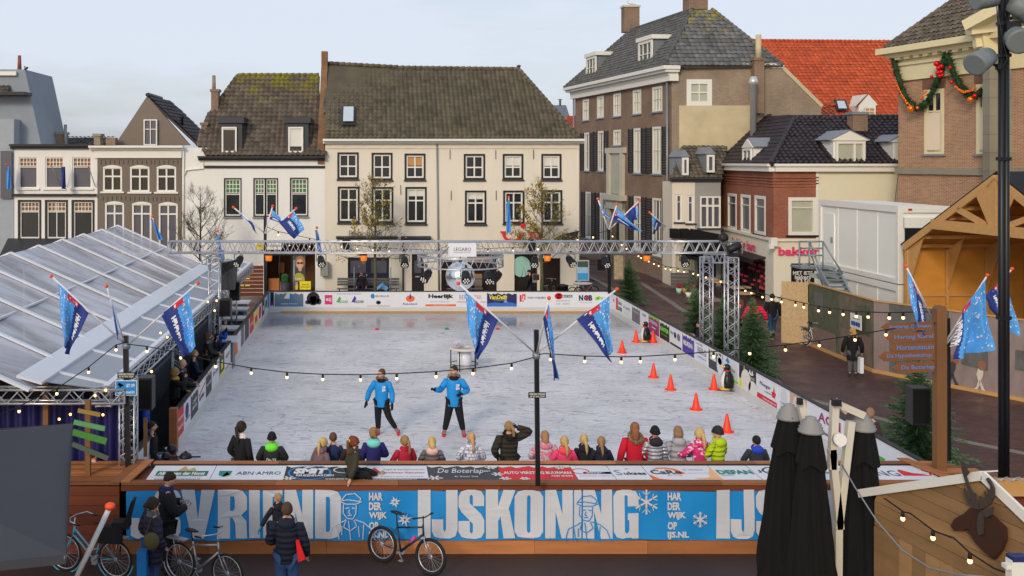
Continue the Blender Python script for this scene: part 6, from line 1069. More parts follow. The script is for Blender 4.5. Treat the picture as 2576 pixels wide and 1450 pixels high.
flag('small flag in the middle of the street lamp by the optician', (666,588), (686,519), 48.4, (685,528), (678,552), (712,563), (706,548), 48.4, 11, .6, rpole=.035)
flag('wide flag flying right of the street lamp by the optician', (668,588), (745,525), 48.4, (740,532), (703,562), (738,602), (767,578), 48.4, 12, .35, rpole=.035)
flag('left flag of three before the brown mansion', (1531,578), (1504,501), 48.5, (1507,512), (1517,542), (1545,560), (1535,548), 48.5, 13, .6, rpole=.035)
flag('middle flag of three before the brown mansion', (1532,578), (1552,514), 48.3, (1550,522), (1541,552), (1590,578), (1614,583), 48.3, 14, .5, rpole=.035)
flag('right flag of three before the brown mansion', (1533,578), (1609,505), 48.6, (1604,512), (1575,538), (1586,556), (1606,552), 48.6, 15, .2, rpole=.035, letters=False)
flag('flag on a slanting pole fixed to the brown mansion drainpipe', (1676,572), (1634,535), 62, (1640,542), (1665,562), (1645,590), (1642,588), 61, 16, .4, rpole=.04, crest=False)
for i, (x, y, x1, y1, lb) in enumerate(((16,415,36,472,'thin blue flag at the left edge of the white terrace house'),(128,415,155,470,'bare tilted flagpole on the white terrace house, left window'),(154,415,166,470,'thin blue flag on the white terrace house middle window'),(223,420,240,470,'bare tilted flagpole by the right window of the white terrace'))):
    T = thing('wall_flagpole', lb, 'flag', P(x1,y1,56.6), group='flagpoles on the white terrace house'); mb = MB(); mb.tube([P(x1,y1,56.9), P(x,y,56.2)], .025, 6); mb.build('pole', mgrey, T); mb = MB(); mb.ell(P(x,y,56.2), (.06,)*3, 8, 6); mb.build('finial', tip_o, T)
    if i in (0, 2): mb = MB(); mb.grid(lambda u, v: P(x+1+9*u*(1+v*.2), y+5+56*v, 56.2+.1*math.sin(u*8+v*3)), 6, 8); mb.build('cloth', fl_l if i == 0 else fl_n, T)
for (x, y, x1, y1, Y, lb) in ((383,545,402,598,50,'small blue flag poking above the marquee roof edge'),(547,582,556,650,47,'blue flag behind the gantry by the bare left tree'),(797,573,803,635,50,'narrow blue flag against the white shop house corner'),(1280,497,1277,580,50,'long narrow blue flag hanging in the right bare tree')):
    T = thing('narrow_flag', lb, 'flag', P(x1,y1,Y), group='narrow blue flags'); mb = MB(); mb.tube([P(x1-2,y1+12,Y), P(x,y,Y)], .03, 6); mb.build('pole', adw, T); mb = MB(); mb.ell(P(x,y,Y), (.07,)*3, 8, 6); mb.build('finial', tip_o, T); mb = MB(); mb.grid(lambda u, v: P(x+(x1-x)*v-4+(6+7*v)*u, y+6+(y1-y)*v, Y+.12*math.sin(u*9+v*4)), 8, 10); mb.build('cloth', fl_l, T)
post(667,545,668,735,48.5,.14,'dark street lamp post bearing three flags by the optician'); post(1531,575,1533,738,48.5,.14,'dark street lamp post bearing three flags in the side street')
# ================================================================ festoon lights
bulbm = mat('warm_bulb', (1,.66,.3), emit=2.6); bulb_src = []
def festoon(label, wire, bulbs, s_=1.):
    T = thing('festoon_lights', label, 'string lights', P(*wire[0])); pts = []
    W_ = [P(*q) for q in wire]
    for i in range(len(W_)-1):   # smooth
        a, b2 = W_[i], W_[i+1]; pts += [a.lerp(b2, k/3) for k in range(3)]
    pts.append(W_[-1]); mb = MB(); mb.tube(pts, .011*s_, 5); mb.build('cable', rub, T)
    def yat(x):
        for (x0,y0,Y0),(x1,y1,Y1) in zip(wire[:-1], wire[1:]):
            if min(x0,x1) <= x <= max(x0,x1): f = (x-x0)/(x1-x0) if x1 != x0 else 0; return y0+(y1-y0)*f, Y0+(Y1-Y0)*f
        return wire[-1][1:]
    for bx_, by in bulbs:
        wy, wY = yat(bx_); q = P(bx_, wy, wY); h = min(max((by-wy)*wY/F, .07), .16)
        if not bulb_src:
            mb = MB(); mb.lathe([(.02,0),(.024,-.04),(.022,-.075)], (0,0,0), 8); mb.k = 1; mb.ell((0,0,-.1), (.029,.029,.033), 10, 7); o = mb.build('bulb', [rub, bulbm]); o.parent = T; bulb_src.append(o)
        else: o = bulb_src[0].copy(); COL.objects.link(o); o.parent = T
        o.location = q-T.location; o.scale = (s_,)*3
    return T
festoon('festoon string sagging from the left post across the ice to the middle post', [(320,866,20.3),(370,872,20.3),(455,888,20.2),(543,910,20.1),(632,926,20),(722,937,19.9),(812,942,19.8),(907,943,19.7),(998,940,19.6),(1097,935,19.4),(1190,927,19.2),(1287,914,19.1),(1349,898,18.9)], [(370,881),(455,906),(543,924),(632,934),(722,944),(812,949),(907,951),(998,949),(1097,944),(1190,938),(1287,926)])
festoon('festoon string from the middle post across the right ice to the signpost', [(1349,893,18.9),(1370,890,18.9),(1471,896,19),(1563,898,19.1),(1611,897,19.2),(1698,892,19.3),(1795,885,19.5),(1886,877,19.7),(1976,868,19.8),(2061,857,19.9),(2151,843,20),(2229,830,20),(2321,816,20.1),(2370,812,20.2)], [(1385,890),(1471,906),(1563,907),(1611,906),(1698,897),(1795,897),(1886,890),(1976,881),(2061,871),(2151,858),(2229,845),(2321,831)])
festoon('festoon string running from the signpost back along the shopping street', [(2376,785,20.3),(2320,785,21),(2237,787,22.5),(2154,784,24.3),(2059,771,27),(1966,750,31),(1918,739,34),(1875,724,37),(1831,706,39.5),(1792,696,41.5),(1744,682,44),(1706,675,45.5),(1674,670,47),(1645,658,47.5),(1613,643,48),(1576,620,48.2),(1554,602,48.4),(1532,580,48.5)], [(2376,781),(2321,793),(2272,796),(2237,793),(2184,792),(2154,793),(2121,791),(2087,787),(2059,781),(2022,776),(2001,769),(1966,764),(1941,756),(1918,747),(1890,738),(1875,730),(1856,718),(1831,712),(1813,708),(1792,702),(1776,695),(1756,687),(1744,686),(1721,684),(1706,681),(1687,676),(1674,674),(1657,669),(1645,663),(1632,656),(1613,648),(1606,641),(1576,625),(1564,616),(1554,606),(1541,597)], 1.2)
festoon('festoon string along the house fronts behind the gantry', [(1531,580,48.5),(1492,590,48.5),(1453,597,48.5),(1415,606,48.5),(1353,620,48.5),(1227,626,48.5),(1120,630,48.5),(1019,628,48.5),(938,622,48.5),(858,614,48.5),(779,600,48.5),(700,583,48.5),(668,570,48.5)], [(1492,595),(1453,602),(1415,610),(1353,625),(1290,628),(1227,631),(1178,633),(1120,635),(1065,634),(1019,633),(979,630),(938,627),(899,622),(858,618),(779,604),(700,588)], 1.5)
festoon('festoon string dropping from the left post towards the lower left', [(318,862,20.3),(292,868,20.2),(223,924,19.9),(143,978,19.5),(48,1022,19.1),(-40,1062,18.8)], [(292,876),(223,934),(143,990),(48,1031)])
# ================================================================ signpost with arrow boards
T = thing('wooden_signpost', 'thick timber signpost with five arrow boards in blue lettering', 'signpost', P(2364,1160,20.2)); q, p = P(2364,1158,20.1), P(2364,778,20.1); mb = MB(); mb.box((q.x-.05,20.1,ZT-.1), (q.x+.15,20.28,p.z)); mb.prism([V((q.x-.05,20.1,p.z)), V((q.x,20.1,p.z+.06)), V((q.x+.1,20.1,p.z+.06)), V((q.x+.15,20.1,p.z))], (0,.18,0)); mb.build('post', postw, T)
sblue = col(96,130,190)
for x0, x1, y0, y1, s_ in ((2216,2347,813,834,'Ingang IJsbaan'), (2228,2350,838,862,'Hertog Karel'), (2234,2350,864,886,'Hortensiatuin'), (2209,2350,886,909,'De Hypotheekshop'), (2245,2350,914,939,'De Boterlap')):
    a, b_ = P(x0,y1,20.05), P(x1,y0,20.05); h_ = b_.z-a.z; dz = .035; mb = MB(); mb.prism([V((a.x,20.03,a.z+h_/2)), V((a.x+.12,20.03,a.z)), V((b_.x,20.03,a.z+dz)), V((b_.x,20.03,b_.z+dz)), V((a.x+.12,20.03,b_.z))], (0,.04,0)); o = mb.build('arrow_board', mat('arrow_board_wood', c(126,80,46), .6, var=.25, scale=3, stretch=(.3,2,2)), T)
    mb = MB(); put(mb, s_, V((a.x+.16,20.02,a.z+h_*.25)), V((1,0,.03)), V((0,0,1)), (b_.x-a.x)*.8, h_*.55, bold=.02); mb.build('lettering', sblue, o)
post(2379,800,2382,1158,20.6,.12,'black square post right behind the wooden signpost')
# ================================================================ tall mast with floodlights
T = thing('lighting_mast', 'tall black twin-pole lighting mast at the right with round floodlights', 'mast', P(2520,1206,17)); Ym = 17; mb = MB(); z0 = GZ; zt6 = P(0,-60,Ym).z
for x in (2519, 2531.5): q = P(x,0,Ym); mb.tube([(q.x,Ym,z0), (q.x,Ym,zt6)], .052 if x < 2525 else .05, 10)
for y in (60,140,400,800): q = P(2525,y,Ym); mb.cbox(q, (.2,.12,.06))
mb.build('poles', dead, T)
lampg = mat('grey_lamp_body', c(116,124,126), .5, var=.1)
def flood(x, y, Mx, s_, arm):
    q = P(x, y, Ym-.1); mb = MB(); mb.lathe([(.08*s_,-.2*s_),(.16*s_,-.18*s_),(.18*s_,.0),(.182*s_,.01),(.18*s_,.02),(.19*s_,.14*s_),(.2*s_,.2*s_),(.17*s_,.205*s_)], q, 18, Mx); o = mb.build('floodlight', lampg, T); mb = MB(); mb.lathe([(.001,.2*s_),(.17*s_,.2*s_)], q, 18, Mx); mb.build('lens', lens, o); mb = MB(); mb.tube([q, P(*arm,Ym)], .025, 6); mb.cbox(P(*arm,Ym), (.1,.08,.1)); mb.tube([q+(Mx @ V((0,0,-.2*s_))), P(2516,190,Ym)], .008, 4); mb.build('arm', black, o)
flood(2470, 152, Matrix.Rotation(R(-118),4,'Y') @ Matrix.Rotation(R(20),4,'X'), 1.0, (2514,168)); flood(2556, 96, Matrix.Rotation(R(115),4,'X') @ Matrix.Rotation(R(-12),4,'Y'), 1.08, (2528,110)); flood(2480, -2, Matrix.Rotation(R(-95),4,'Y'), .9, (2514,5)); flood(2568, 20, Matrix.Rotation(R(120),4,'Y'), 1.0, (2530,36))
mb = MB(); mb.tube([P(2530,20,Ym), P(2512,40,Ym-.1), P(2520,90,Ym-.1), P(2534,150,Ym-.1), P(2512,185,Ym-.1)], .01, 5); mb.cbox(P(2542,70,Ym), (.25,.2,.2)); mb.build('cable_and_box', black, T)
# ================================================================ garland on the town hall
T = thing('christmas_garland', 'green fir garland with red baubles swagged on the brick town hall', 'garland', A_pt if 0 else (26,47,9)); FG = Fac((26.6,50), (.194,-.98)); gs = [[(2264,152),(2272,185),(2285,225),(2300,255),(2318,272),(2334,272),(2350,255),(2368,220),(2385,180),(2396,132)], [(2396,132),(2406,160),(2420,195),(2436,222),(2452,238),(2470,242),(2487,228)]]
mb = MB(); gm = mat('garland_green', c(36,66,36), .8, tint=.5, var=.3)
GP = [[FG.pt(*FG.uz(x, y), .35) for x, y in s_] for s_ in gs]
for s_ in GP:
    for a, b_ in zip(s_[:-1], s_[1:]):
        mb.tube([a, b_], .12, 6)
        for i in range(110): f = rnd.random(); d = V((rnd.gauss(0,1), rnd.gauss(0,1), rnd.gauss(0,1))).normalized(); p = a.lerp(b_, f)+d*.1; e = d.cross(V((rnd.random(), rnd.random(), rnd.random()))).normalized()*.03; mb.poly([p-e, p+e, p+d*rnd.uniform(.1,.2)], rnd.random())
mb.build('greenery', gm, T)
gold = mat('gold_bauble', c(232,120,30), .2, metal=.6, emit=.12); rb = mat('red_bauble', c(214,24,30), .2, metal=.3)
for i, (x, y, r_) in enumerate(((2382,161,.14),(2387,172,.12),(2394,168,.11),(2385,184,.11),(2393,182,.1),(2390,192,.09),(2397,190,.08),(2369,194,.08),(2416,171,.08),(2316,274,.17),(2333,272,.08),(2420,208,.09),(2468,251,.14),(2479,242,.1))): mb = MB(); mb.ell(FG.pt(*FG.uz(x, y), .55), (r_,)*3, 12, 8); mb.build('bauble', gold if i in (9,12,10) else rb, T)
mb = MB()
for s_, f0 in (([(2281,215),(2292,238),(2302,255),(2315,268)],0), ([(2429,218),(2440,227),(2452,233),(2468,229),(2486,222)],0), ([(2342,250),(2352,237),(2356,228)],0)):
    for a, b_ in zip(s_[:-1], s_[1:]):
        for i in range(12): f = i/12; mb.ell(FG.pt(*FG.uz(a[0]+(b_[0]-a[0])*f+rnd.uniform(-1.5,1.5), a[1]+(b_[1]-a[1])*f+rnd.uniform(-2,2)), .56), (.045,)*3, 6, 4)
mb.build('bead_chain', gold, T)
# ================================================================ closed black parasols on white arms
def closed_parasol(x, ytop, xb0, xb1, Y, lb, lean=0, src=None):
    top = P(x, ytop, Y); a, b_ = P(xb0, 1450, Y), P(xb1, 1450, Y); T = thing('closed_parasol', lb, 'parasol', (top.x,Y,0.2), group='closed black parasols'); rb_ = (b_.x-a.x)/2; cb = (a.x+b_.x)/2; rr = random.Random(x); n_ = 48
    zs_ = [(0,0.5),(.03,.42),(.08,.4),(.14,.44),(.2,.48),(.3,.56),(.5,.7),(.75,.86),(1.,.98)]
    def S_(u, v):
        f = 0; 
        for (v0,r0),(v1,r1) in zip(zs_[:-1], zs_[1:]):
            if v0 <= v <= v1: f = r0+(r1-r0)*(v-v0)/(v1-v0)
        an = 2*PI*u; fold = 1+.12*math.sin(an*7+v*2.5+math.sin(v*7))+.07*math.sin(an*15-v*5)+.03*math.sin(v*17+an*3); r_ = rb_*f*fold*(.35+.65*min(1, v*9+.25)); z = top.z-.24+(0.15-top.z+.24)*v; xx = top.x+(cb-top.x)*v; return V((xx+r_*math.cos(an), Y+r_*math.sin(an)*.8, z))
    mb = MB(); mb.grid(S_, n_*2, 18); mb.build('canopy', pvcb, T)
    # short flared cape at the top
    mb = MB(); mb.grid(lambda u, v: V((top.x+(cb-top.x)*.1*v+rb_*(.3+.24*v)*(1+.14*math.sin(2*PI*u*7+v))*math.cos(2*PI*u), Y-.02+rb_*(.3+.24*v)*(1+.14*math.sin(2*PI*u*7+v))*math.sin(2*PI*u), top.z-.2-.55*v-.05*math.sin(2*PI*u*4))), 64, 6); mb.build('cape', pvcb, T)
    mb = MB(); mb.lathe([(.19,-.26),(.195,-.22),(.17,-.205),(.18,-.17),(.15,-.155),(.16,-.12),(.12,-.105),(.13,-.07),(.08,-.05),(.085,-.02),(.03,.0)], top+V((0,0,.02)), 14); mb.build('bellows', mat('grey_bellows', c(140,140,140), .6), T); return T
closed_parasol(1985, 1018, 1905, 2050, 16.2, 'leftmost closed black parasol with grey bellows top'); closed_parasol(2040, 1050, 1985, 2110, 15.6, 'middle closed black parasol, slightly lower and nearer'); closed_parasol(2172, 1045, 2108, 2236, 16.0, 'rightmost closed black parasol by the wooden hut')
ivory = mat('ivory_metal', c(206,200,184), .45, var=.05); T = thing('parasol_mast', 'ivory metal parasol mast with slanting arms between the black parasols', 'mast', P(2115,1450,15.9)); mb = MB()
for p in (((2100,1010),(2092,1180)), ((2092,1130),(2112,1330)), ((2140,1060),(2108,1330)), ((2012,1008),(2030,1080)), ((2115,1020),(2172,1045)), ((2108,1330),(2106,1560))): mb.beam(P(*p[0],15.85), P(*p[1],15.85), .11, .11, up=V((0,1,0)))
mb.beam(P(2104,1010,15.85), P(2128,1035,15.9), .1, .1, up=V((0,1,0))); mb.build('arms', ivory, T); mb = MB(); mb.lathe([(.1,-.04),(.1,.04)], P(2112,1107,15.7), 16, Matrix.Rotation(R(80),4,'X')); mb.build('winch', wpaint, T); mb = MB(); mb.cbox(P(2104,1013,15.7), (.12,.1,.1)); mb.cbox(P(2012,1010,15.7), (.07,.08,.1)); mb.build('caps', black, T)
T = thing('steel_cable', 'thin pale cable sagging from the parasol mast across the hut wall', 'cable', P(2122,1175,15.6)); mb = MB(); mb.tube([P(2118,1170,15.6), P(2150,1225,15.2), P(2205,1310,14.6), P(2270,1385,14), P(2340,1430,13.4), P(2410,1446,12.8), P(2480,1452,12.4)], .012, 5); mb.build('cable', mgrey, T)
# ================================================================ hut with reindeer head
XH = lambda Y: 7.9-.19*(Y-15.3); HF = Fac((XH(15.6), 15.6), (.19,-1)); uP, zP = HF.uz(2480,1200); uE, zE = HF.uz(2200,1246); T = thing('wooden_hut', 'weathered board market hut with white bargeboards, double door and deer head', 'hut', (XH(13), 13, GZ)); TH = T; uN = uP+2.1; zN = zP-1.0*2.1*.45; zE = zP-(uP-uE)*.42; iv = -HF.N
zed = .85
def boards(z):  # gable limits at height z
    fl = uE if z < zE else uE+(z-zE)/(zP-zE)*(uP-uE); fr = uN if z < zN else uN-(z-zN)/(zP-zN)*(uN-uP); return fl, fr
z = 1.72
while z < zP-.02:
    z1 = min(z+.19, zP); a0, a1 = boards(z); b0, b1 = boards(z1-.01); mb = MB(); mb.prism([HF.pt(a0,z+.005,.0), HF.pt(a1,z+.005,.0), HF.pt(b1,z1-.004,.0), HF.pt(b0,z1-.004,.0)], iv*.03, rnd.random()); mb.build('cladding_board', hutw, T); z += .19
for i in range(16):
    mb = MB(); a = uE+i*.27; HF.box(mb, a, GZ, min(a+.262, uN), 1.71, -.03, 0 if i % 8 else .01, rnd.random()); mb.build('door_board', hutw, T)
mb = MB(); mb.beam(HF.pt(uE+1.25, 1.35, .05), HF.pt(uE+1.95, 1.35, .05), .03, .07); mb.build('hinge', mgrey, T)
mb = MB(); mb.beam(HF.pt(uE-.3, zE-.12, .05), HF.pt(uP, zP+.02, .05), .04, .12); mb.beam(HF.pt(uP, zP+.02, .05), HF.pt(uN+.3, zN-.1, .05), .04, .14); mb.build('bargeboard', wpaint, T)
mb = MB(); mb.prism([HF.pt(uE-.3,zE-.1,.06), HF.pt(uP,zP+.06,.06), HF.pt(uP,zP+.06,.06)+iv*.25, HF.pt(uE-.3,zE-.1,.06)+iv*.25], (0,0,.02)); mb.build('roof_edge', adw, T)
T = thing('corrugated_shelter', 'corrugated roof edge on a timber beam behind the hut, right edge', 'shelter', (10,14.6,GZ)); a = P(2494,1205,14.8); mb = MB(); mb.grid(lambda u, v: V((a.x+3.2*u, 14.8+1.2*v, a.z+.035*math.sin(u*110)-.75*v)), 200, 2); mb.build('corrugated_roof', adw, T); mb = MB(); mb.box((a.x+.05,14.85,a.z-.28), (a.x+3.2,15,a.z-.05)); mb.build('beam', pine, T); mb = MB(); mb.box((a.x+.2,15.1,GZ), (a.x+3.2,15.2,a.z-.28)); mb.build('wall', dwood, T)
T = thing('reindeer_head', 'dark wooden reindeer head with antlers mounted on the hut wall', 'ornament', P(2450,1330,13.3)); dk = mat('dark_walnut', c(62,38,26), .55, var=.2); ant = mat('grey_antler', c(66,58,52), .7, var=.15); o2 = lambda x, y, d: (lambda Q: Q.pt(*Q.uz(x, y)))(Fac((HF.A+HF.N*d).to_2d(), HF.U.to_2d()))
def plankshape(nm, px, d0, d1, m_): mb = MB(); mb.prism([o2(x, y, d1) for x, y in px], HF.N*(d0-d1)); return mb.build(nm, m_, T)
plankshape('head', [(2391,1323),(2400,1306),(2425,1292),(2440,1278),(2458,1280),(2480,1288),(2505,1310),(2525,1330),(2525,1360),(2516,1385),(2498,1408),(2475,1390),(2452,1365),(2440,1345),(2434,1330),(2420,1336),(2400,1337)], .04, .1, dk)
plankshape('neck_ridge', [(2462,1290),(2470,1290),(2468,1345),(2460,1350),(2456,1320)], .1, .14, ant)
plankshape('ear', [(2466,1288),(2480,1280),(2496,1276),(2494,1296),(2482,1302),(2468,1298)], .1, .13, ant)
plankshape('antler', [(2462,1282),(2450,1280),(2434,1266),(2425,1240),(2424,1228),(2436,1256),(2444,1262),(2434,1230),(2424,1200),(2418,1178),(2420,1170),(2432,1172),(2430,1182),(2437,1188),(2429,1198),(2434,1215),(2448,1244),(2452,1240),(2454,1262)], .1, .125, ant)
plankshape('antler', [(2466,1282),(2476,1278),(2492,1268),(2500,1250),(2500,1230),(2492,1212),(2484,1202),(2480,1206),(2490,1222),(2491,1236),(2480,1228),(2486,1242),(2488,1252),(2474,1236),(2478,1252),(2482,1260),(2470,1262),(2464,1248),(2463,1268)], .1, .125, ant)
festoon('festoon string drooping down across the wooden hut wall', [(2225,1254,14.9),(2273,1288,14.5),(2290,1292,14.3),(2352,1338,13.8),(2400,1354,13.4),(2441,1392,13.0),(2500,1430,12.6),(2560,1452,12.3)], [(2271,1302),(2347,1352),(2440,1407)], 1.1)
T = thing('shower_box', 'small white metal stand with dark blue cap at the bottom right corner', 'box', P(2555,1440,12)); mb = MB(); mb.cbox(P(2556,1432,12), (.18,.12,.25)); mb.cbox(P(2538,1424,12), (.12,.1,.05)); mb.build('stand', wpaint, T); mb = MB(); mb.cbox(P(2560,1403,12), (.2,.14,.06)); mb.build('cap', navyc, T)
# ================================================================ big grey parasol, lower left
c1, c2_ = P(183,1062,15.9), P(166,1395,10.6); c1.z = c2_.z = 3.2; dv = c1-c2_; sd_ = V((dv.y, -dv.x, 0)).normalized()*-dv.length; c3, c4 = c1+sd_, c2_+sd_; ap = (c1+c2_+c3+c4)/4; ap.z = 3.78
T = thing('grey_parasol', 'big open grey square parasol filling the lower left corner', 'parasol', (ap.x, ap.y, GZ)); mb = MB(); pg = mat('grey_parasol_cloth', c(64,66,73), .9, var=.12, scale=1.5, bump=.2, bscale=5)
for p, q in ((c1,c2_),(c2_,c4),(c4,c3),(c3,c1)): mb.grid(lambda u, v: p.lerp(q, u).lerp(ap, v)-V((0,0,.07*math.sin(PI*u)*(1-v)*math.sin(PI*min(1,v+.3)))), 14, 10)
for p, q in ((c1,c2_),(c2_,c4),(c4,c3),(c3,c1)): mb.poly([p, q, q-V((0,0,.1)), p-V((0,0,.1))])
mb.build('canopy', pg, T); mb = MB()
for p in (c1, c2_, c3, c4): mb.beam(p-V((0,0,.03)), ap-V((0,0,.06)), .03, .03)
mb.tube([V((ap.x,ap.y,GZ)), ap], .05, 8); mb.build('frame', galv, T)
T = thing('flagpole', 'bare white flagpole with orange ball rising at the lower left', 'flagpole', P(185,1480,13)); mb = MB(); mb.tube([P(170,1500,13), P(273,1283,12.7)], .034, 10); mb.build('pole', adw, T); mb = MB(); mb.ell(P(277,1274,12.7), (.07,.07,.05), 12, 8); mb.build('finial', tip_o, T)
# ================================================================ trees
bark = mat('tree_bark', c(92,92,66), .9, var=.3, scale=6); needle = mat('fir_needles', c(84,120,76), .85, var=.35, scale=1.5, tint=.45); leafy = mat('autumn_leaf', c(150,128,44), .7, var=.3, tint=.3)
def fir(q, Hh, Rr, lb, seed):
    rr = random.Random(seed); T = thing('fir_tree', lb, 'fir tree', q, group='cut fir trees beside the rink', local=True); mb = MB(); mb.tube([(0,0,0), (0,0,Hh*.5), (0,0,Hh)], [.05,.03,.008], 7); mb.build('trunk', bark, T); mb = MB(); nl = int(Hh*13)
    for i in range(nl):
        f = (i+.5)/nl; z = .12+f*(Hh-.14); rad = 1.18*Rr*(1-f)**.8*(.85+.15*math.sin(f*30)); k = max(3, int(11*(1-f)+4)); a0 = rr.random()*6
        for j in range(k):
            a = a0+2*PI*j/k+rr.uniform(-.3,.3); L2 = rad*rr.uniform(.65,1.12); d = V((math.cos(a), math.sin(a), rr.uniform(-.25,.15)+.55*f)).normalized(); s_ = V((-math.sin(a), math.cos(a), 0)); st = max(4, int(L2/.055)); tn = rr.uniform(.1,.9)
            for m_ in range(st):
                g_ = (m_+.6)/st; p = V((0,0,z))+d*L2*g_+V((0,0,-.12*L2*g_*g_)); w2 = .17*(1-.5*g_)*min(1, L2*2.2)*rr.uniform(.7,1.2)
                for sg in (-1, 1): e = p+s_*sg*w2+d*w2*.8+V((0,0,rr.uniform(-.05,.05))); mb.poly([p-d*.02, e, p+d*.045+V((0,0,.012))], tn*.7+.3*rr.random())
                if m_ % 2: mb.poly([p-s_*.012, p+s_*.012, p+V((0,0,.08))+d*.06], tn)
    for j in range(6): a = j; mb.poly([(0,0,Hh-.12), V((math.cos(a)*.05, math.sin(a)*.05, Hh)), V((.01,0,Hh+.02))], .6)
    mb.build('crown', needle, T); return T
fir(G(1583,768), 2.45, .95, 'bushy fir tree at the far right corner of the rink by the street', 1); fir(G(1752,868), 2.35, 1.0, 'fir tree behind the crouching man, left of the truss towers', 2); fir(G(1822,905), 2.55, .95, 'narrow fir tree standing between the two truss towers', 3); fir(G(1893,945), 2.75, 1.15, 'tall dark fir tree right of the nearer truss tower', 4); fir(G(2310,1165), 2.75, 1.15, 'wide fir tree behind the loudspeaker and wooden signpost', 5)
def bare(q, Hh, Rr, lb, seed, leaves, tr, z0, bm_=bark):
    rr = random.Random(seed); T = thing('street_tree', lb, 'tree', q, local=True, group=None); tk = MB(); lv = MB(); tk.tube([(0,0,0), (.03,.0,z0*.5), (0,0,z0), (.05,0,Hh*.75), (0,0,Hh)], [tr,tr*.85,tr*.7,tr*.3,.008], 9); tk.build('trunk', bm_, T); tk = MB()
    def grow(p, d, L2, r, dep):
        pts = [p]; dd = d.copy(); k = 4
        for i in range(k): dd = (dd+V((rr.gauss(0,.13), rr.gauss(0,.13), .09+rr.gauss(0,.08)))).normalized(); pts.append(pts[-1]+dd*L2/k)
        tk.tube(pts, [r*(1-.6*i/k) for i in range(k+1)], 4 if dep < 2 else 3, False)
        if dep >= 4: return
        for i in range((3,4,3,3)[dep]+1):
            f = rr.uniform(.25,1); m_ = min(k-1, int(f*k)); q2 = pts[m_].lerp(pts[m_+1], f*k-m_); n2 = (dd+V((rr.gauss(0,.6), rr.gauss(0,.6), rr.gauss(.05,.45)))).normalized(); grow(q2, n2, L2*rr.uniform(.45,.72), r*.5, dep+1)
            if dep > 1 and rr.random() < leaves*(1.4 if q2.x < 0 and q2.z < Hh*.8 else .5):
                for u in range(2): e = q2+V((rr.gauss(0,.06), rr.gauss(0,.06), rr.gauss(0,.06))); a = V((rr.uniform(-1,1), rr.uniform(-1,1), rr.uniform(-1,1))).normalized()*.055; b_ = a.orthogonal()*.8; lv.poly([e-a, e-b_, e+a, e+b_], rr.random())
    n_ = 21
    for i in range(n_):
        f = i/(n_-1); z = z0*.8+(Hh*.88-z0*.8)*f**1.1; a = i*2.4; L2 = Rr*(.95-.55*f)*rr.uniform(.75,1.1); grow(V((0,0,z)), V((math.cos(a), math.sin(a), .3+.7*f)).normalized(), L2, .032*(1-.5*f), 0)
    tk.build('branches', bm_, T)
    if lv.f: lv.build('leaves', leafy, T)
    return T
bare(P(943,735,54)*1, 6.9, 1.75, 'street tree with yellowing leaves before the cream house, left', 3, .06, .1, 2.6).location.z = GZ; bare(P(1362,735,54)*1, 6.6, 1.9, 'almost bare street tree with few yellow leaves before the red smile sign', 8, .09, .11, 2.6).location.z = GZ; bare(P(503,735,53)*1, 6.3, 1.65, 'bare dark street tree behind the marquee before the white house', 5, 0, .09, 2.8, mat('dark_bark', c(60,54,50), .9)).location.z = GZ
# ================================================================ people
def skinmesh(vs, es, rs, ysc=.8):
    import bmesh
    me = bpy.data.meshes.new('s'); me.from_pydata([(v[0], v[1]/ysc, v[2]) for v in vs], es, []); ob = bpy.data.objects.new('s', me); ob.modifiers.new('k', 'SKIN').use_smooth_shade = True; sb = ob.modifiers.new('b', 'SUBSURF'); sb.levels = 1
    bm = bmesh.new(); bm.from_mesh(me); Lk = bm.verts.layers.skin.verify(); bm.verts.ensure_lookup_table()
    for v, r_ in zip(bm.verts, rs): v[Lk].radius = (r_*1.12, r_*1.12)
    bm.verts[0][Lk].use_root = True; bm.to_mesh(me); bm.free(); vs2, fs = evalmesh(ob); bpy.data.meshes.remove(me); return [V((v.x, v.y*ysc, v.z)) for v in vs2], fs
skin_m = mat('skin', c(206,160,136), .6, var=.05); eye_m = mat('eye_dark', c(40,30,28), .4); lip_m = mat('lips', c(170,96,88), .6)
def addmesh(mb, g_, M=None): o = mb.pts([M @ v if M else v for v in g_[0]]); sm = mb.sm; mb.sm = True; [mb.face([o+i for i in f]) for f in g_[1]]; mb.sm = sm
def hand(mb, w_, el_, r_, curl=.5, thumb=(0,1,0)):
    w_ = V(w_); d = (w_-V(el_)).normalized(); t_h = V(thumb); t_h = (t_h-d*t_h.dot(d)); t_h = t_h.normalized() if t_h.length > .1 else d.orthogonal().normalized(); nrm = d.cross(t_h)
    mb.tube([w_-d*r_, w_+d*r_*1.2, w_+d*r_*3.2], [r_*.75, r_*1.15, r_*1.1], 8, sq=.6)
    for i, L2 in enumerate((2.1,2.4,2.2,1.7)): b0 = w_+d*r_*3.+t_h*r_*(.8-.52*i); b1 = b0+d*r_*L2*.55; b2 = b1+(d*(1-curl)+nrm*curl).normalized()*r_*L2*.5; mb.tube([b0, b1, b2], [r_*.3, r_*.27, r_*.2], 5)
    b0 = w_+d*r_*1.1+t_h*r_*.8; mb.tube([b0, b0+(d*.6+t_h*.8)*r_*1.1, b0+(d*1.1+t_h*.8)*r_*1.8], [r_*.36, r_*.32, r_*.22], 5)
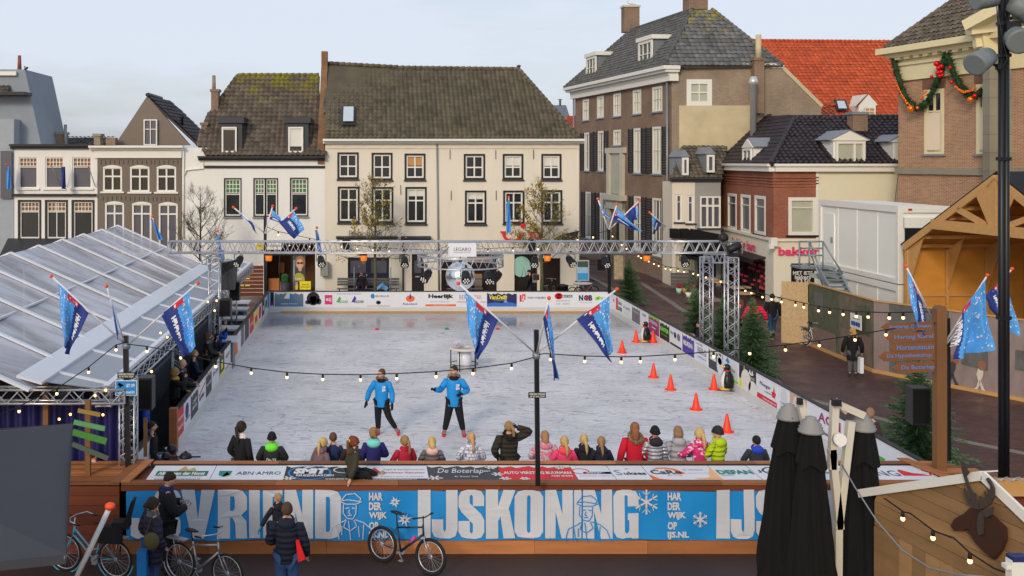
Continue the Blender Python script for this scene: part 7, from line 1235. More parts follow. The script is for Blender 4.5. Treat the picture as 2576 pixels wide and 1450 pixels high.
ARM = {'down': ((.15,-.015,.635),(.16,.045,.5)), 'rail': ((.165,.045,.655),(.1,.2,.6)), 'front': ((.15,.02,.64),(.05,.13,.62)), 'pocket': ((.165,-.03,.635),(.12,.06,.53)), 'out': ((.2,.02,.68),(.26,.14,.64)), 'head': ((.235,.0,.86),(.09,-.02,.93)), 'up': ((.17,.12,.76),(.08,.15,.85)), 'hold': ((.15,.03,.64),(.07,.17,.66)), 'wide': ((.2,.04,.66),(.3,.07,.62)), 'swing': ((.19,-.04,.64),(.22,-.02,.5)), 'brace': ((.2,-.05,.62),(.22,-.1,.46)), 'phone': ((.15,.02,.64),(.06,.16,.7))}
LEG = {'stand': ((.055,.012,.28),(.055,-.01,.045)), 'wide': ((.09,.02,.28),(.14,-.02,.045)), 'glide': ((.12,.05,.29),(.24,-.03,.07)), 'walk': ((.055,.07,.28),(.055,.08,.05)), 'back': ((.055,.0,.28),(.055,-.12,.06)), 'sit': ((.07,.24,.5),(.075,.25,.26)), 'crouch': ((.08,.2,.42),(.06,.03,.1)), 'seat2': ((.14,.2,.5),(.24,.33,.36))}
def person(lb, loc, rot, h, j, t, hair, aR='down', aL='down', lR='stand', lL='stand', kid=0, bw=1., hem=.47, hood=None, fur=None, scarf=None, glove=None, boots=None, turn=0, nod=0, lean=0, pz=0, skates=False, extra=None, group=None, ponyc=None, quilt=0):
    T = thing('person', lb, 'person', loc, R(rot), group, local=True); hs = 1.07+.18*kid; D = lambda p, s_=1: V((p[0]*s_*bw if s_ else p[0], p[1], p[2]))
    def ln(p):        # lean forward about the hips
        p = V(p)
        if lean and p.z > .5: q = p-V((0,0,.5)); a = R(lean); p = V((q.x, q.y*math.cos(a)+q.z*math.sin(a), -q.y*math.sin(a)+q.z*math.cos(a)+.5))
        return p
    aR_, aL_ = (ARM[aR] if isinstance(aR, str) else aR), (ARM[aL] if isinstance(aL, str) else aL); lR_, lL_ = (LEG[lR] if isinstance(lR, str) else lR), (LEG[lL] if isinstance(lL, str) else lL); mL = lambda p: (-p[0], p[1], p[2])
    core = [(0,0,.53),(0,0,.61),(0,.004,.72),(0,-.004,.8),(0,0,.845),(0,.004,.9)]; sh = (.1,-.002,.79); hp = (.048,0,.5)
    vs = [ln(p) for p in core]+[ln(D(sh)), ln(D(aR_[0])), ln(D(aR_[1])), ln(D(mL(sh))), ln(D(mL(aL_[0]))), ln(D(mL(aL_[1])))]+[V(hp), V(lR_[0]), V(lR_[1]), V(mL(hp)), V(mL(lL_[0])), V(mL(lL_[1]))]
    es = [(0,1),(1,2),(2,3),(3,4),(4,5),(3,6),(6,7),(7,8),(3,9),(9,10),(10,11),(0,12),(12,13),(13,14),(0,15),(15,16),(16,17)]; rs = [.06,.055,.062,.045,.032,.035,.033,.026,.017,.033,.026,.017,.055,.038,.024,.055,.038,.024]
    S1 = Matrix.Diagonal((h,h,h,1)); mb = MB(); addmesh(mb, skinmesh(vs, es, rs), S1)
    hc = ln((0,.0,.875)); HM = Matrix.Translation(hc*h) @ Matrix.Rotation(R(turn),4,'Z') @ Matrix.Rotation(R(-nod-lean*.5),4,'X'); a = h*hs
    rx, ry, rz = .046*a, .056*a, .064*a; ctr = V((0,.006*a,.058*a)); sm = len(mb.v); mb.ell((0,0,0), (1,1,1), 16, 12)
    for i in range(sm, len(mb.v)):
        p = mb.v[i]; lo = max(0, -p.z); p = V((p.x*(1-.32*lo*lo), p.y*(1-.12*lo)+.1*lo*(p.y > 0), p.z)); mb.v[i] = HM @ (V((p.x*rx, p.y*ry, p.z*rz))+ctr)
    mb.tube([HM @ (ctr+V((0,ry*.95,rz*.1))), HM @ (ctr+V((0,ry*1.2,-rz*.22))), HM @ (ctr+V((0,ry*.95,-rz*.3)))], [rx*.08, rx*.2, rx*.1], 6)
    for s_ in (-1, 1): mb.ell(HM @ (ctr+V((s_*rx*.98,-ry*.05,-rz*.05))), (rx*.14,ry*.22,rz*.24), 8, 6)
    gm_ = MB() if glove else mb
    for w_, e_, s_ in ((8,7,1),(11,10,-1)): hand(gm_, vs[w_]*h, vs[e_]*h, .017*h*(1.15 if kid else 1)*(1.25 if glove else 1), .55, (-s_*.6,.3,.6))
    mb.k = 1
    for s_ in (-1, 1): mb.ell(HM @ (ctr+V((s_*rx*.38,ry*.88,rz*.06))), (rx*.13,ry*.08,rz*.07), 8, 5); mb.beam(HM @ (ctr+V((s_*rx*.2,ry*.93,rz*.2))), HM @ (ctr+V((s_*rx*.58,ry*.82,rz*.2))), .002*a, .003*a)
    mb.k = 2; mb.ell(HM @ (ctr+V((0,ry*.93,-rz*.5))), (rx*.28,ry*.08,rz*.06), 8, 5); mb.build('body', [skin_m, eye_m, lip_m], T)
    if glove: gm_.build('gloves', glove, T)
    # jacket: lofted trunk with sleeves
    mb = MB(); mb.sm = True; n_ = 20; prof = [(hem-.015,.096*bw,.074),(hem,.1*bw,.08),((hem+.58)/2,.098*bw,.078),(.6,.093*bw,.074),(.68,.098*bw,.078),(.75,.106*bw,.078),(.79,.104*bw,.07),(.815,.082*bw,.055),(.835,.05,.044),(.85,.043,.043)]; o = len(mb.v)
    for z_, a_, b_ in prof:
        for i in range(n_): an = 2*PI*i/n_; p = V((a_*math.cos(an)*(1+.02*math.sin(5*an+z_*40)), b_*bw**.5*math.sin(an)*(1+.03*math.sin(3*an+z_*30)), z_)); p = ln(p) if z_ > .5 else p; mb.v.append(p*h)
    for i in range(len(prof)-1):
        for q in range(n_): q2 = (q+1) % n_; mb.face([o+i*n_+q, o+i*n_+q2, o+(i+1)*n_+q2, o+(i+1)*n_+q])
    k_ = 1.0*bw
    for s0 in (6, 9):
        S0, E0, W0 = vs[s0], vs[s0+1], vs[s0+2]; ins = S0+V((-.03 if S0.x > 0 else .03, 0, -.005)); W0 = W0-(W0-E0)*.06; u = E0.lerp(S0, .12); v_ = E0.lerp(W0, .14)
        mb.tube([q*h for q in (ins, S0, S0.lerp(E0, .5), u, E0.lerp((u+v_)/2, .6), v_, E0.lerp(W0, .6), W0)], [r_*h*k_ for r_ in (.037,.046,.044,.041,.041,.04,.037,.031)], 12)
    mb.build('jacket', j, T)
    tv = [V((0,0,.52)), V((.052,0,.49)), vs[13], vs[14]+(vs[13]-vs[14])*.12, V((-.052,0,.49)), vs[16], vs[17]+(vs[16]-vs[17])*.12]; mb = MB(); addmesh(mb, skinmesh(tv, [(0,1),(1,2),(2,3),(0,4),(4,5),(5,6)], [.075*bw,.068,.049,.036,.068,.049,.036]), S1); mb.build('trousers', t, T)
    bt = boots or col(30,30,32)
    for q, kn in ((14,13),(17,16)):
        an = vs[q]*h; sh_ = V((0,.0,-.04*h)); d = (vs[q]-vs[kn]).normalized(); mb = MB(); up_ = -d; fw = V((0,1,0)); fw = (fw-up_*fw.dot(up_)).normalized(); heel = an+d*.03*h-fw*.02*h; mb.tube([an-d*.05*h*(1.6 if skates else .6), an+d*.01*h, heel+fw*.015*h], [.027*h,.03*h,.034*h], 8); mb.tube([heel-fw*.012*h, heel+fw*.05*h, heel+fw*.105*h], [.027*h,.032*h,.022*h], 8, sq=.75); o = mb.build('ice_skate' if skates else 'shoe', bt, T)
        if skates:
            mb = MB(); mb.prism([heel+d*.032*h-fw*.03*h, heel+d*.032*h+fw*.13*h, heel+d*.05*h+fw*.13*h, heel+d*.05*h-fw*.03*h], V((.004,0,0))); mb.build('blade', steel, o); mb = MB()
            for z_ in (-.045,-.02,.0): mb.beam(an+d*z_*h+fw*.03*h+V((-.03*h,0,0)), an+d*z_*h+fw*.032*h+V((.03*h,0,0)), .012*h, .01*h)
            mb.build('buckles', mgrey, o)
    # hair and head wear
    kind, hm_ = hair; mb = MB(); cap = lambda s_, cut, tilt, f=0: mb.ell(HM @ (ctr+V((0,-.004*a,.004*a))), (rx*s_,ry*s_,rz*s_*1.02), 18, 14, HM.to_3x3().to_4x4() @ Matrix.Rotation(R(tilt),4,'X'), cut=cut)
    if kind == 'beanie': cap(1.17, -.08, 14); mb.ring(HM @ (ctr+V((0,-.004*a,.0))), rx*1.16, .007*a, 20, 6, HM.to_3x3().to_4x4() @ Matrix.Diagonal((1,1.2,1,1)) @ Matrix.Rotation(R(10),4,'X')); mb.build('beanie', hm_, T)
    elif kind == 'bald': pass
    else:
        cap(1.1 if kind == 'short' else 1.13, -.22 if kind == 'short' else -.5, 34); bk = lambda y, z, x=0: HM @ (ctr+V((x*a,y*a,z*a)))
        if kind in ('pony', 'braid'):
            s_ = .5 if kind == 'braid' else 1; mb.tube([bk(-.05,.025), bk(-.085,.01), bk(-.09,-.05,.012), bk(-.085,-.12,.02), bk(-.075,-.17,.02)], [.014*a,.021*a,.02*a*(.8 if s_ < 1 else 1),.016*a,.006*a], 8)
            if ponyc: mb.k = 1; mb.ring(bk(-.075,.015), .018*a, .006*a, 10, 5, Matrix.Rotation(R(70),4,'X')); mb.k = 0
        if kind == 'long': mb.tube([bk(-.03,.02), bk(-.045,-.04), bk(-.05,-.1), bk(-.045,-.14)], [.04*a,.042*a,.036*a,.022*a], 10, sq=1)
        if kind == 'bob': mb.tube([bk(-.015,.02), bk(-.02,-.03), bk(-.018,-.065)], [.05*a,.058*a,.048*a], 12)
        if kind == 'bun': mb.ell(bk(-.07,.0), (.03*a,.028*a,.03*a), 10, 7); [mb.ell(bk(-.07+rnd.uniform(-.02,.02),rnd.uniform(-.03,.03),rnd.uniform(-.03,.03)), (.016*a,)*3, 7, 5) for _ in range(7)]
        mb.build('hair', [hm_, ponyc or hm_], T)
    nb = ln((0,-.045,.815))*h
    if hood: mb = MB(); mb.ell(nb+V((0,-.004*h,.01*h)), (.078*h*hs,.045*h*hs,.052*h*hs), 14, 9); mb.ring(ln((0,-.005,.845))*h, .052*h*hs, .017*h*hs, 18, 7, Matrix.Rotation(R(22+lean),4,'X')); mb.build('hood', hood, T)
    if fur:
        mb = MB(); c0 = ln((0,-.04,.84))*h; mb.ring(c0, .07*h*hs, .02*h, 18, 6, Matrix.Rotation(R(34+lean),4,'X'))
        for i in range(220): a_ = rnd.uniform(0,2*PI); p = c0+V((math.cos(a_)*.068*h*hs, math.sin(a_)*.068*h*hs, 0)); p.z += (p.y-c0.y)*.65; d = V((rnd.gauss(0,1), rnd.gauss(0,1), rnd.gauss(0,1))).normalized(); e = d.orthogonal()*.008*h; mb.poly([p+d*.012*h-e, p+d*.012*h+e, p+d*.042*h], rnd.random())
        mb.build('fur_trim', fur, T)
    if scarf: mb = MB(); mb.ring(ln((0,.002,.85))*h, .04*h*hs, .021*h, 16, 7, Matrix.Rotation(R(-8),4,'X')); mb.ring(ln((0,.004,.828))*h, .046*h*hs, .022*h, 16, 7); mb.build('scarf', scarf, T)
    if extra: extra(T, h, vs, HM)
    return T
rr_ = lambda y, Y, z=0: (H-z-(y-CY)*Y/F)   # height above z of something whose top is at picture y, standing at distance Y
C = lambda r_, g_, b_, **k: col(r_, g_, b_, **dict({'rough': .85, 'var': .16, 'bump': .55, 'bscale': 7.}, **k))
blond, dblond, brown, dbrown, auburn, blackh = C(196,166,110,scale=16,var=.5), C(150,120,80,scale=16,var=.5), C(92,66,46,scale=16,var=.5), C(52,38,32,scale=16,var=.5), C(120,62,38,scale=16,var=.5), C(26,24,24)
navyj, blackj, oliv, den, blk = C(28,34,58,bump=.3), C(22,22,26,bump=.3), C(50,48,38,bump=.3), C(58,84,128,bump=.3,bscale=60), C(20,20,24)
GK = 'children leaning on the near rink wall'
def back_text(s_, w_, hh, z_, m_):
    def f(T, h, vs, HM): mb = MB(); mb.tube; g_ = text(s_, .03); o = mb.pts([V(((x-.5)*w_*h, -(.103*h+.006)+.02*h*abs((x-.5)*2)**2*w_*6, (z_+y*hh)*h)) for x, y in g_[0]]); [mb.face([o+i for i in q]) for q in g_[1]]; mb.build('back_lettering', m_, T)
    return f
plaid = brickmat('white_plaid', c(222,224,232), c(214,216,228), c(110,120,170), bw=.07, bh=.07, ms=.006, rough=.7, var=.1)
def speck(name, c0, c1, sc, th=.5):
    m, n, l, b = nodes(name); t = N(n, 'TexCoord'); z = N(n, 'TexVoronoi', Scale=sc); l(t.outputs['Object'], z.inputs['Vector']); s_ = N(n, 'SeparateXYZ'); l(z.outputs['Color'], s_.inputs[0]); r_ = N(n, 'ValToRGB'); r_.color_ramp.interpolation = 'CONSTANT'; r_.color_ramp.elements[0].color = (*c0,1); r_.color_ramp.elements[1].color = (*c1,1); r_.color_ramp.elements[1].position = th; l(s_.outputs[0], r_.inputs[0]); l(r_.outputs[0], b.inputs['Base Color']); b.inputs['Roughness'].default_value = .7; return m
pinkst = speck('pink_grey_stripe', c(206,120,146), c(190,190,196), 26, .55); floral = speck('pink_floral', c(206,36,112), c(232,190,214), 22, .72)
def kid(lb, x, ytop, Y, **k):
    h = rr_(ytop, Y); q = P(x, 0, Y); return person(lb, (q.x, Y, 0), k.pop('rot', 0), h, k.pop('j'), k.pop('t', blk), k.pop('hair'), group=GK, **k)
kid('girl with long brown ponytail, white scarf and black jacket, leftmost at the near wall', 607, 1063, 21.5, j=blackj, hair=('pony', dbrown), rot=-35, scarf=C(226,222,226), aR='pocket', aL='pocket', kid=.3, glove=blk, hem=.54, t=C(70,64,70))
kid('boy in black beanie with green collar and lettering on his back', 684, 1092, 21.3, j=C(36,42,46,bump=.3), hair=('beanie', blk), hood=C(110,230,60), aR='rail', aL='rail', kid=.6, glove=C(40,60,170), bw=1.15, extra=back_text('Div.23', .13, .05, .64, adw))
kid('girl in mauve coat with pink collar leaning over the wall', 795, 1106, 21.2, j=C(118,94,102,bump=.2), hair=('pony', blond), rot=-40, scarf=C(214,40,110), lean=22, aR='rail', aL='rail', kid=.6, glove=C(150,206,214), hood=C(118,94,102))
kid('short-haired boy in plain navy coat beside the mauve coat', 838, 1092, 21.6, j=C(32,48,86), hair=('short', brown), rot=10, aR='rail', aL='rail', kid=.6)
kid('girl with dark brown hair and brown jacket behind the seated girl', 886, 1101, 21.5, j=C(52,42,38,bump=.3), hair=('long', dbrown), aR='rail', aL='rail', kid=.6)
kid('girl in violet-navy coat with mint hood and curly bun', 940, 1079, 21.3, j=C(38,38,104), hair=('bun', C(150,110,70,scale=16,var=.5)), hood=C(120,214,206), aR='rail', aL='front', kid=.45)
kid('girl in crimson jacket with long blonde side braid', 1018, 1100, 21.3, j=C(178,30,60), hair=('braid', dblond), rot=20, aR='rail', aL='rail', kid=.55, bw=1.05, scarf=C(178,30,50), turn=15)
kid('blonde girl in grey puffer jacket with pale pink hood', 1087, 1103, 21.3, j=C(104,100,106,quilt=1), hair=('long', blond), hood=C(226,186,180), aR='rail', aL='rail', kid=.6, bw=1.05)
kid('girl in white plaid coat with orange hair tie', 1186, 1092, 21.4, j=plaid, hair=('pony', C(190,156,110,scale=16,var=.5)), hood=plaid, aR='rail', aL='rail', kid=.55, ponyc=C(240,130,60), bw=1.1)
qx = P(1280,0,21.9); person('woman in dark olive puffer coat with black fur hood, hand raised to her head', (qx.x,21.9,0), 8, rr_(1062,21.9), C(48,46,38,quilt=1), blk, ('pony', dblond), aR='head', aL='pocket', bw=1.25, fur=blackh, turn=20, hem=.44, glove=blk)
kid('girl in pink and grey striped coat just right of the middle post', 1371, 1088, 21.4, j=pinkst, hair=('long', C(156,120,84,scale=16,var=.5)), hood=pinkst, aR='rail', aL='rail', kid=.55, bw=1.15)
kid('small girl in coral and hot pink jacket with blonde ponytail', 1420, 1102, 21.2, j=C(236,70,120), hair=('pony', blond), hood=C(240,80,90), aR='rail', aL='rail', kid=.7, bw=1.05, scarf=C(230,230,236))
kid('blonde-ponytailed girl in black hooded jacket', 1469, 1097, 21.4, j=C(30,30,42), hair=('pony', blond), hood=C(30,30,42), aR='rail', aL='rail', kid=.6)
kid('girl in dark navy jacket, ponytail falling to the right', 1513, 1102, 21.3, j=C(26,34,52), hair=('pony', dblond), hood=C(26,34,52), aR='rail', aL='rail', kid=.6, turn=-15)
kid('tall girl in bright red coat with brown fur hood trim', 1597, 1066, 21.5, j=C(196,22,50,bump=.3), hair=('long', C(140,92,60,scale=16,var=.5)), fur=C(128,104,80), aR='down', aL='down', kid=.3, bw=1.15, hem=.42)
kid('child in black beanie and crinkled silver jacket with black-coral hood', 1648, 1077, 21.4, j=mat('crinkled_silver', c(176,178,190), .35, metal=.3, var=.4, scale=9, quilt=1.2), hair=('beanie', blk), hood=C(40,34,40), scarf=C(240,100,100), aR='front', aL='rail', kid=.55)
kid('girl in smooth silver-grey coat and violet trousers', 1706, 1076, 21.5, j=C(158,162,170,quilt=.8), hair=('bob', C(140,110,80,scale=16,var=.5)), hood=C(160,164,172), aR='front', aL='pocket', kid=.45, t=C(84,50,140), hem=.5, bw=1.15)
kid('blonde girl in hot pink floral coat reaching along the wall', 1760, 1081, 21.3, j=floral, hair=('pony', blond), hood=floral, rot=8, aR='rail', aL='out', kid=.6, glove=C(230,40,110))
kid('boy in lime yellow jacket with dark beanie', 1806, 1077, 21.3, j=C(176,204,30,quilt=1), hair=('beanie', C(38,38,44)), hood=C(176,204,30), rot=30, turn=20, aR='rail', aL='rail', kid=.5, glove=blk)
kid('dark-haired boy in charcoal jacket with bright blue hood lining', 1903, 1100, 21.3, j=C(48,52,62), hair=('short', blackh), hood=C(30,70,190), aR='rail', aL='rail', kid=.6, bw=1.05)
# seated girl on the wall
q = P(884, 1212, 19.95); person('girl in olive jacket and black trousers sitting on top of the near wall', (q.x+.02,19.72,ZT-.5*1.42+.09), -68, 1.42, C(56,56,40,bump=.3), blk, ('pony', auburn), lR=((.12,.19,.5),(.17,.27,.3)), lL=((-.03,.23,.52),(.0,.4,.43)), aL='down', aR=((.19,-.05,.66),(.22,-.12,.5)), kid=.45, hood=C(60,60,46), lean=4, ponyc=yel, boots=C(150,140,120), bw=1.05, hem=.5)
# skaters
sky_j = mat('sky_blue_jacket', c(20,140,214), .6, var=.08, scale=3, bump=.25, bscale=5)
def logo(T, h, vs, HM):
    mb = MB(); 
    for s_, z_ in (('OP', .725), ('IJS', .68)): put(mb, s_, V((-.075*h-.0, .088*h, z_*h)), V((1,0,0)), V((0,0,1)), -.0+.055*h, .04*h, bold=.05)
    for v in mb.v: v.x = -(v.x)-.1*h+.0; v.y += .004
    mb.build('chest_lettering', adw, T)
def place_sk(lb, x, ytop, yf, rot, **k):
    Y = (H)*F/(yf-CY); q = P(x,0,Y); person(lb, (q.x,Y,.0), rot, rr_(ytop,Y), sky_j, blk, k.pop('hair'), boots=red, skates=True, glove=blk, scarf=C(20,22,28), extra=logo, **k)
place_sk('left skating instructor in sky-blue jacket gliding with arms down', 960, 930, 1094, 168, hair=('short', brown), aR='swing', aL='down', lR='stand', lL='glide', turn=-42, fur=C(140,124,104), group='skating instructors in blue', hem=.45, bw=1.08)
place_sk('right skating instructor in sky-blue jacket with both hands raised in gloves', 1142, 922, 1098, 176, hair=('short', dbrown), aR=((.18,.01,.66),(.25,.16,.7)), aL=((.18,.0,.66),(.1,.12,.64)), lR='wide', lL='wide', turn=-38, fur=C(140,124,104), group='skating instructors in blue', hem=.45, bw=1.08)
# spectators on the left walkway
LW = 'spectators along the left board'
def left(lb, x, ytop, Y, h, **k): Y = 5.32*F/(CX-x); q = P(x,ytop,Y); h = min(h, q.z+.1); z_ = q.z-h; person(lb, (q.x,Y,z_), k.pop('rot', -75), h, k.pop('j'), k.pop('t', blk), k.pop('hair'), group=LW, **k)
left('woman with yellow scarf and hand at her mouth, nearest on the left walkway', 440, 926, 26.0, 1.72, j=blackj, hair=('bob', C(150,124,80,scale=16,var=.5)), scarf=C(196,150,40), aR='up', aL='rail', bw=1.15)
left('bald man with grey scarf on the left walkway', 458, 905, 27.0, 1.78, j=C(28,30,38), hair=('bald', blk), scarf=C(80,84,90), aR='rail', aL='rail', bw=1.1)
left('fair-haired youth in navy coat on the left walkway', 488, 881, 28.6, 1.75, j=C(26,32,62), hair=('short', dblond), aR='rail', aL='pocket')
left('man with fur-lined hood stretching his arm on the left board', 520, 873, 29.8, 1.8, j=C(26,26,24), hair=('short', dbrown), fur=C(110,96,70), aR='rail', aL='out', bw=1.15)
left('person with reddish hair and grey scarf on the left walkway', 522, 838, 31.5, 1.72, j=C(40,40,38), hair=('bob', C(96,56,40)), scarf=C(86,92,98), aR='rail', aL='rail')
left('man with glasses in dark navy jacket on the left walkway', 547, 840, 32.2, 1.75, j=C(26,32,52), hair=('short', dbrown), aR='rail', aL='rail', rot=-110)
left('man in royal blue jacket holding up a black camera', 549, 818, 33.6, 1.82, j=C(24,70,170), hair=('short', blackh), aR='up', aL='up', glove=blk)
# people elsewhere
def stand(lb, x, ytop, h, z_=GZ, **k): Y = (H-z_-h)*F/(ytop-CY); q = P(x,0,Y); return person(lb, (q.x,Y,z_), k.pop('rot', 0), h, k.pop('j'), k.pop('t', blk), k.pop('hair'), **k)
q = P(1763,0,37.5); person('crouching man in navy coat looking at his phone by the right board', (q.x,37.5,-.43), 95, 1.78, C(28,30,54), blk, ('short', dbrown), aR='phone', aL='phone', lR='crouch', lL='crouch', nod=24)
Y = 54.; q = P(1333,0,Y); mm_ = person('man in black coat carrying shoulder bags and reading his phone by the travel shop', (q.x,Y,GZ), 75, 1.72, blackj, C(40,48,66), ('short', blackh), aR='phone', aL='phone', lR='walk', lL='back', nod=25, bw=1.15)
T = thing('shoulder_bag', 'black tote bag hanging in front of the man reading his phone', 'bag', P(1318,705,53.6)); mb = MB(); q = P(1318,708,53.6); mb.cbox(q, (.42,.2,.42), Matrix.Rotation(R(12),4,'Y')); mb.tube([q+V((-.14,0,.2)), q+V((.0,0,.75)), q+V((.14,0,.2))], .015, 5); mb.build('bag', blackj, T)
mb = MB(); T = thing('shoulder_bag', 'small dark bag with red strap at the hip of the man reading his phone', 'bag', P(1348,698,53.7)); q = P(1349,698,53.7); mb.cbox(q, (.3,.2,.3)); mb.build('bag', C(70,34,34), T)
q = P(910,0,55.4); person('seated person with brown hair on the bench by the navy doors', (q.x,55.4,-.42), 170, 1.68, C(26,28,40), blk, ('bob', C(110,70,50)), lR='sit', lL='sit')
stand('man in black leather jacket and blue jeans walking away in the street', 1943, 741, 1.84, rot=-5, j=blackj, t=C(48,76,110,bump=.3), hair=('beanie', blackh), lR='walk', lL='back', bw=1.15, boots=C(60,50,46))
stand('person in hot pink quilted coat standing behind the tall fir', 1897, 754, 1.72, j=C(232,40,80,quilt=.8), hair=('long', C(120,70,50)), bw=1.35, aR='swing', aL='swing')
stand('woman with auburn hair and grey shawl behind the nearer truss tower', 1863, 755, 1.68, j=C(70,72,74), hair=('long', auburn), rot=60)
stand('woman with blonde hair and black coat carrying a white bag along the hoarding', 2145, 826, 1.72, rot=-15, j=C(18,18,20), t=C(84,84,88), hair=('long', C(176,136,70,scale=16,var=.5)), bw=1.15, hem=.36, turn=40, lR='stand', lL='stand')
q = G(2165,950); T = thing('shopping_bag', 'white plastic shopping bag held by the woman at the hoarding', 'bag', (q.x,q.y,.2)); mb = MB(); mb.cbox(P(2165,919,q.y-.1), (.12,.2,.55)); mb.build('bag', adw, T)
stand('person with light brown hair behind the black parasols beyond the right board', 2190, 1028, 1.62, j=C(60,40,44), hair=('bob', C(150,116,90)), rot=-60)
# foreground
def fore(lb, x, ytop, h, **k): Y = (H-GZ-h)*F/(ytop-CY); q = P(x,0,Y); person(lb, (q.x,Y,GZ), k.pop('rot'), h, k.pop('j'), k.pop('t', blk), k.pop('hair'), **k); return q
def paper(T, h, vs, HM): mb = MB(); mb.cbox((.02*h,.2*h,.67*h), (.2,.13,.012), Matrix.Rotation(R(20),4,'X')); mb.build('leaflet', C(90,130,170), T)
fore('man in black coat with blue scarf standing against the blue banner', 420, 1190, 1.84, rot=-65, j=C(18,18,22,bump=.3), hair=('short', dbrown), scarf=C(30,44,90), aR='hold', aL='hold', nod=25, bw=1.2, hem=.42, extra=paper)
fore('woman in dark violet puffer coat with olive shoulder bag, lower left', 384, 1253, 1.7, rot=-55, j=C(38,36,56,quilt=1), t=C(40,60,110), hair=('bun', dbrown), scarf=C(96,100,108), aR='pocket', aL='pocket', bw=1.25, hem=.34)
T = thing('shoulder_bag', 'olive leather bag slung from the woman in the violet coat', 'bag', P(380,1365,17.2)); mb = MB(); q = P(381,1362,17.15); mb.ell(q, (.14,.08,.15), 14, 9); mb.tube([q+V((-.1,0,.1)), P(392,1268,17.5), q+V((.16,.1,.12))], .012, 5); mb.build('bag', C(84,76,48), T)
fore('man in navy quilted jacket and jeans seen from behind, holding a red folder', 722, 1266, 1.83, rot=0, j=C(22,28,48,quilt=1), t=C(50,78,124,bump=.4,bscale=60), hair=('short', C(78,58,44,scale=16,var=.5)), aR='down', aL='front', bw=1.12, hem=.47, hood=C(22,28,48))
T = thing('red_folder', 'bright red folder hanging from the hand of the navy-jacketed man', 'folder', P(757,1395,16.8)); mb = MB(); mb.prism([P(744,1362,16.7), P(752,1362,16.7), P(768,1408,16.7), P(750,1415,16.7)], (0,.08,0)); mb.build('folder', C(226,36,40), T)
person('small boy in dark jacket held up in front of the navy-jacketed man', (P(700,0,17.6).x,17.6,.36), 25, 1.12, C(26,28,42), C(40,44,60), ('short', C(150,124,90,scale=16,var=.5)), aL=((.18,.05,.66),(.27,.03,.53)), aR='front', kid=.8, glove=C(30,140,170), turn=25, hood=C(26,28,42), lR='sit', lL='sit')
T = thing('blue_bag', 'light blue carrier bag standing behind the woman in the violet coat', 'bag', P(360,1420,17.2)); mb = MB(); mb.cbox(P(359,1415,17.3), (.16,.2,.42)); mb.build('bag', C(20,110,180), T)
# people half seen under the marquee edge
person('seated person in blue jeans by the marquee leg', (P(382,0,23.4).x,23.4,-.45), -70, 1.7, blackj, den, ('short', dbrown), lR='sit', lL='sit')
person('person in royal blue coat behind the marquee curtain', (P(236,0,20.75).x,20.75,-.15), -40, 1.5, C(40,44,150), blk, ('short', dbrown), aR='rail', aL='rail')
person('person in cobalt coat and white cap under the canopy edge', (P(515*.7+12,0,24.5).x-.1,24.5,-.2), -70, 1.86, C(24,60,150), blk, ('beanie', C(214,216,220)))
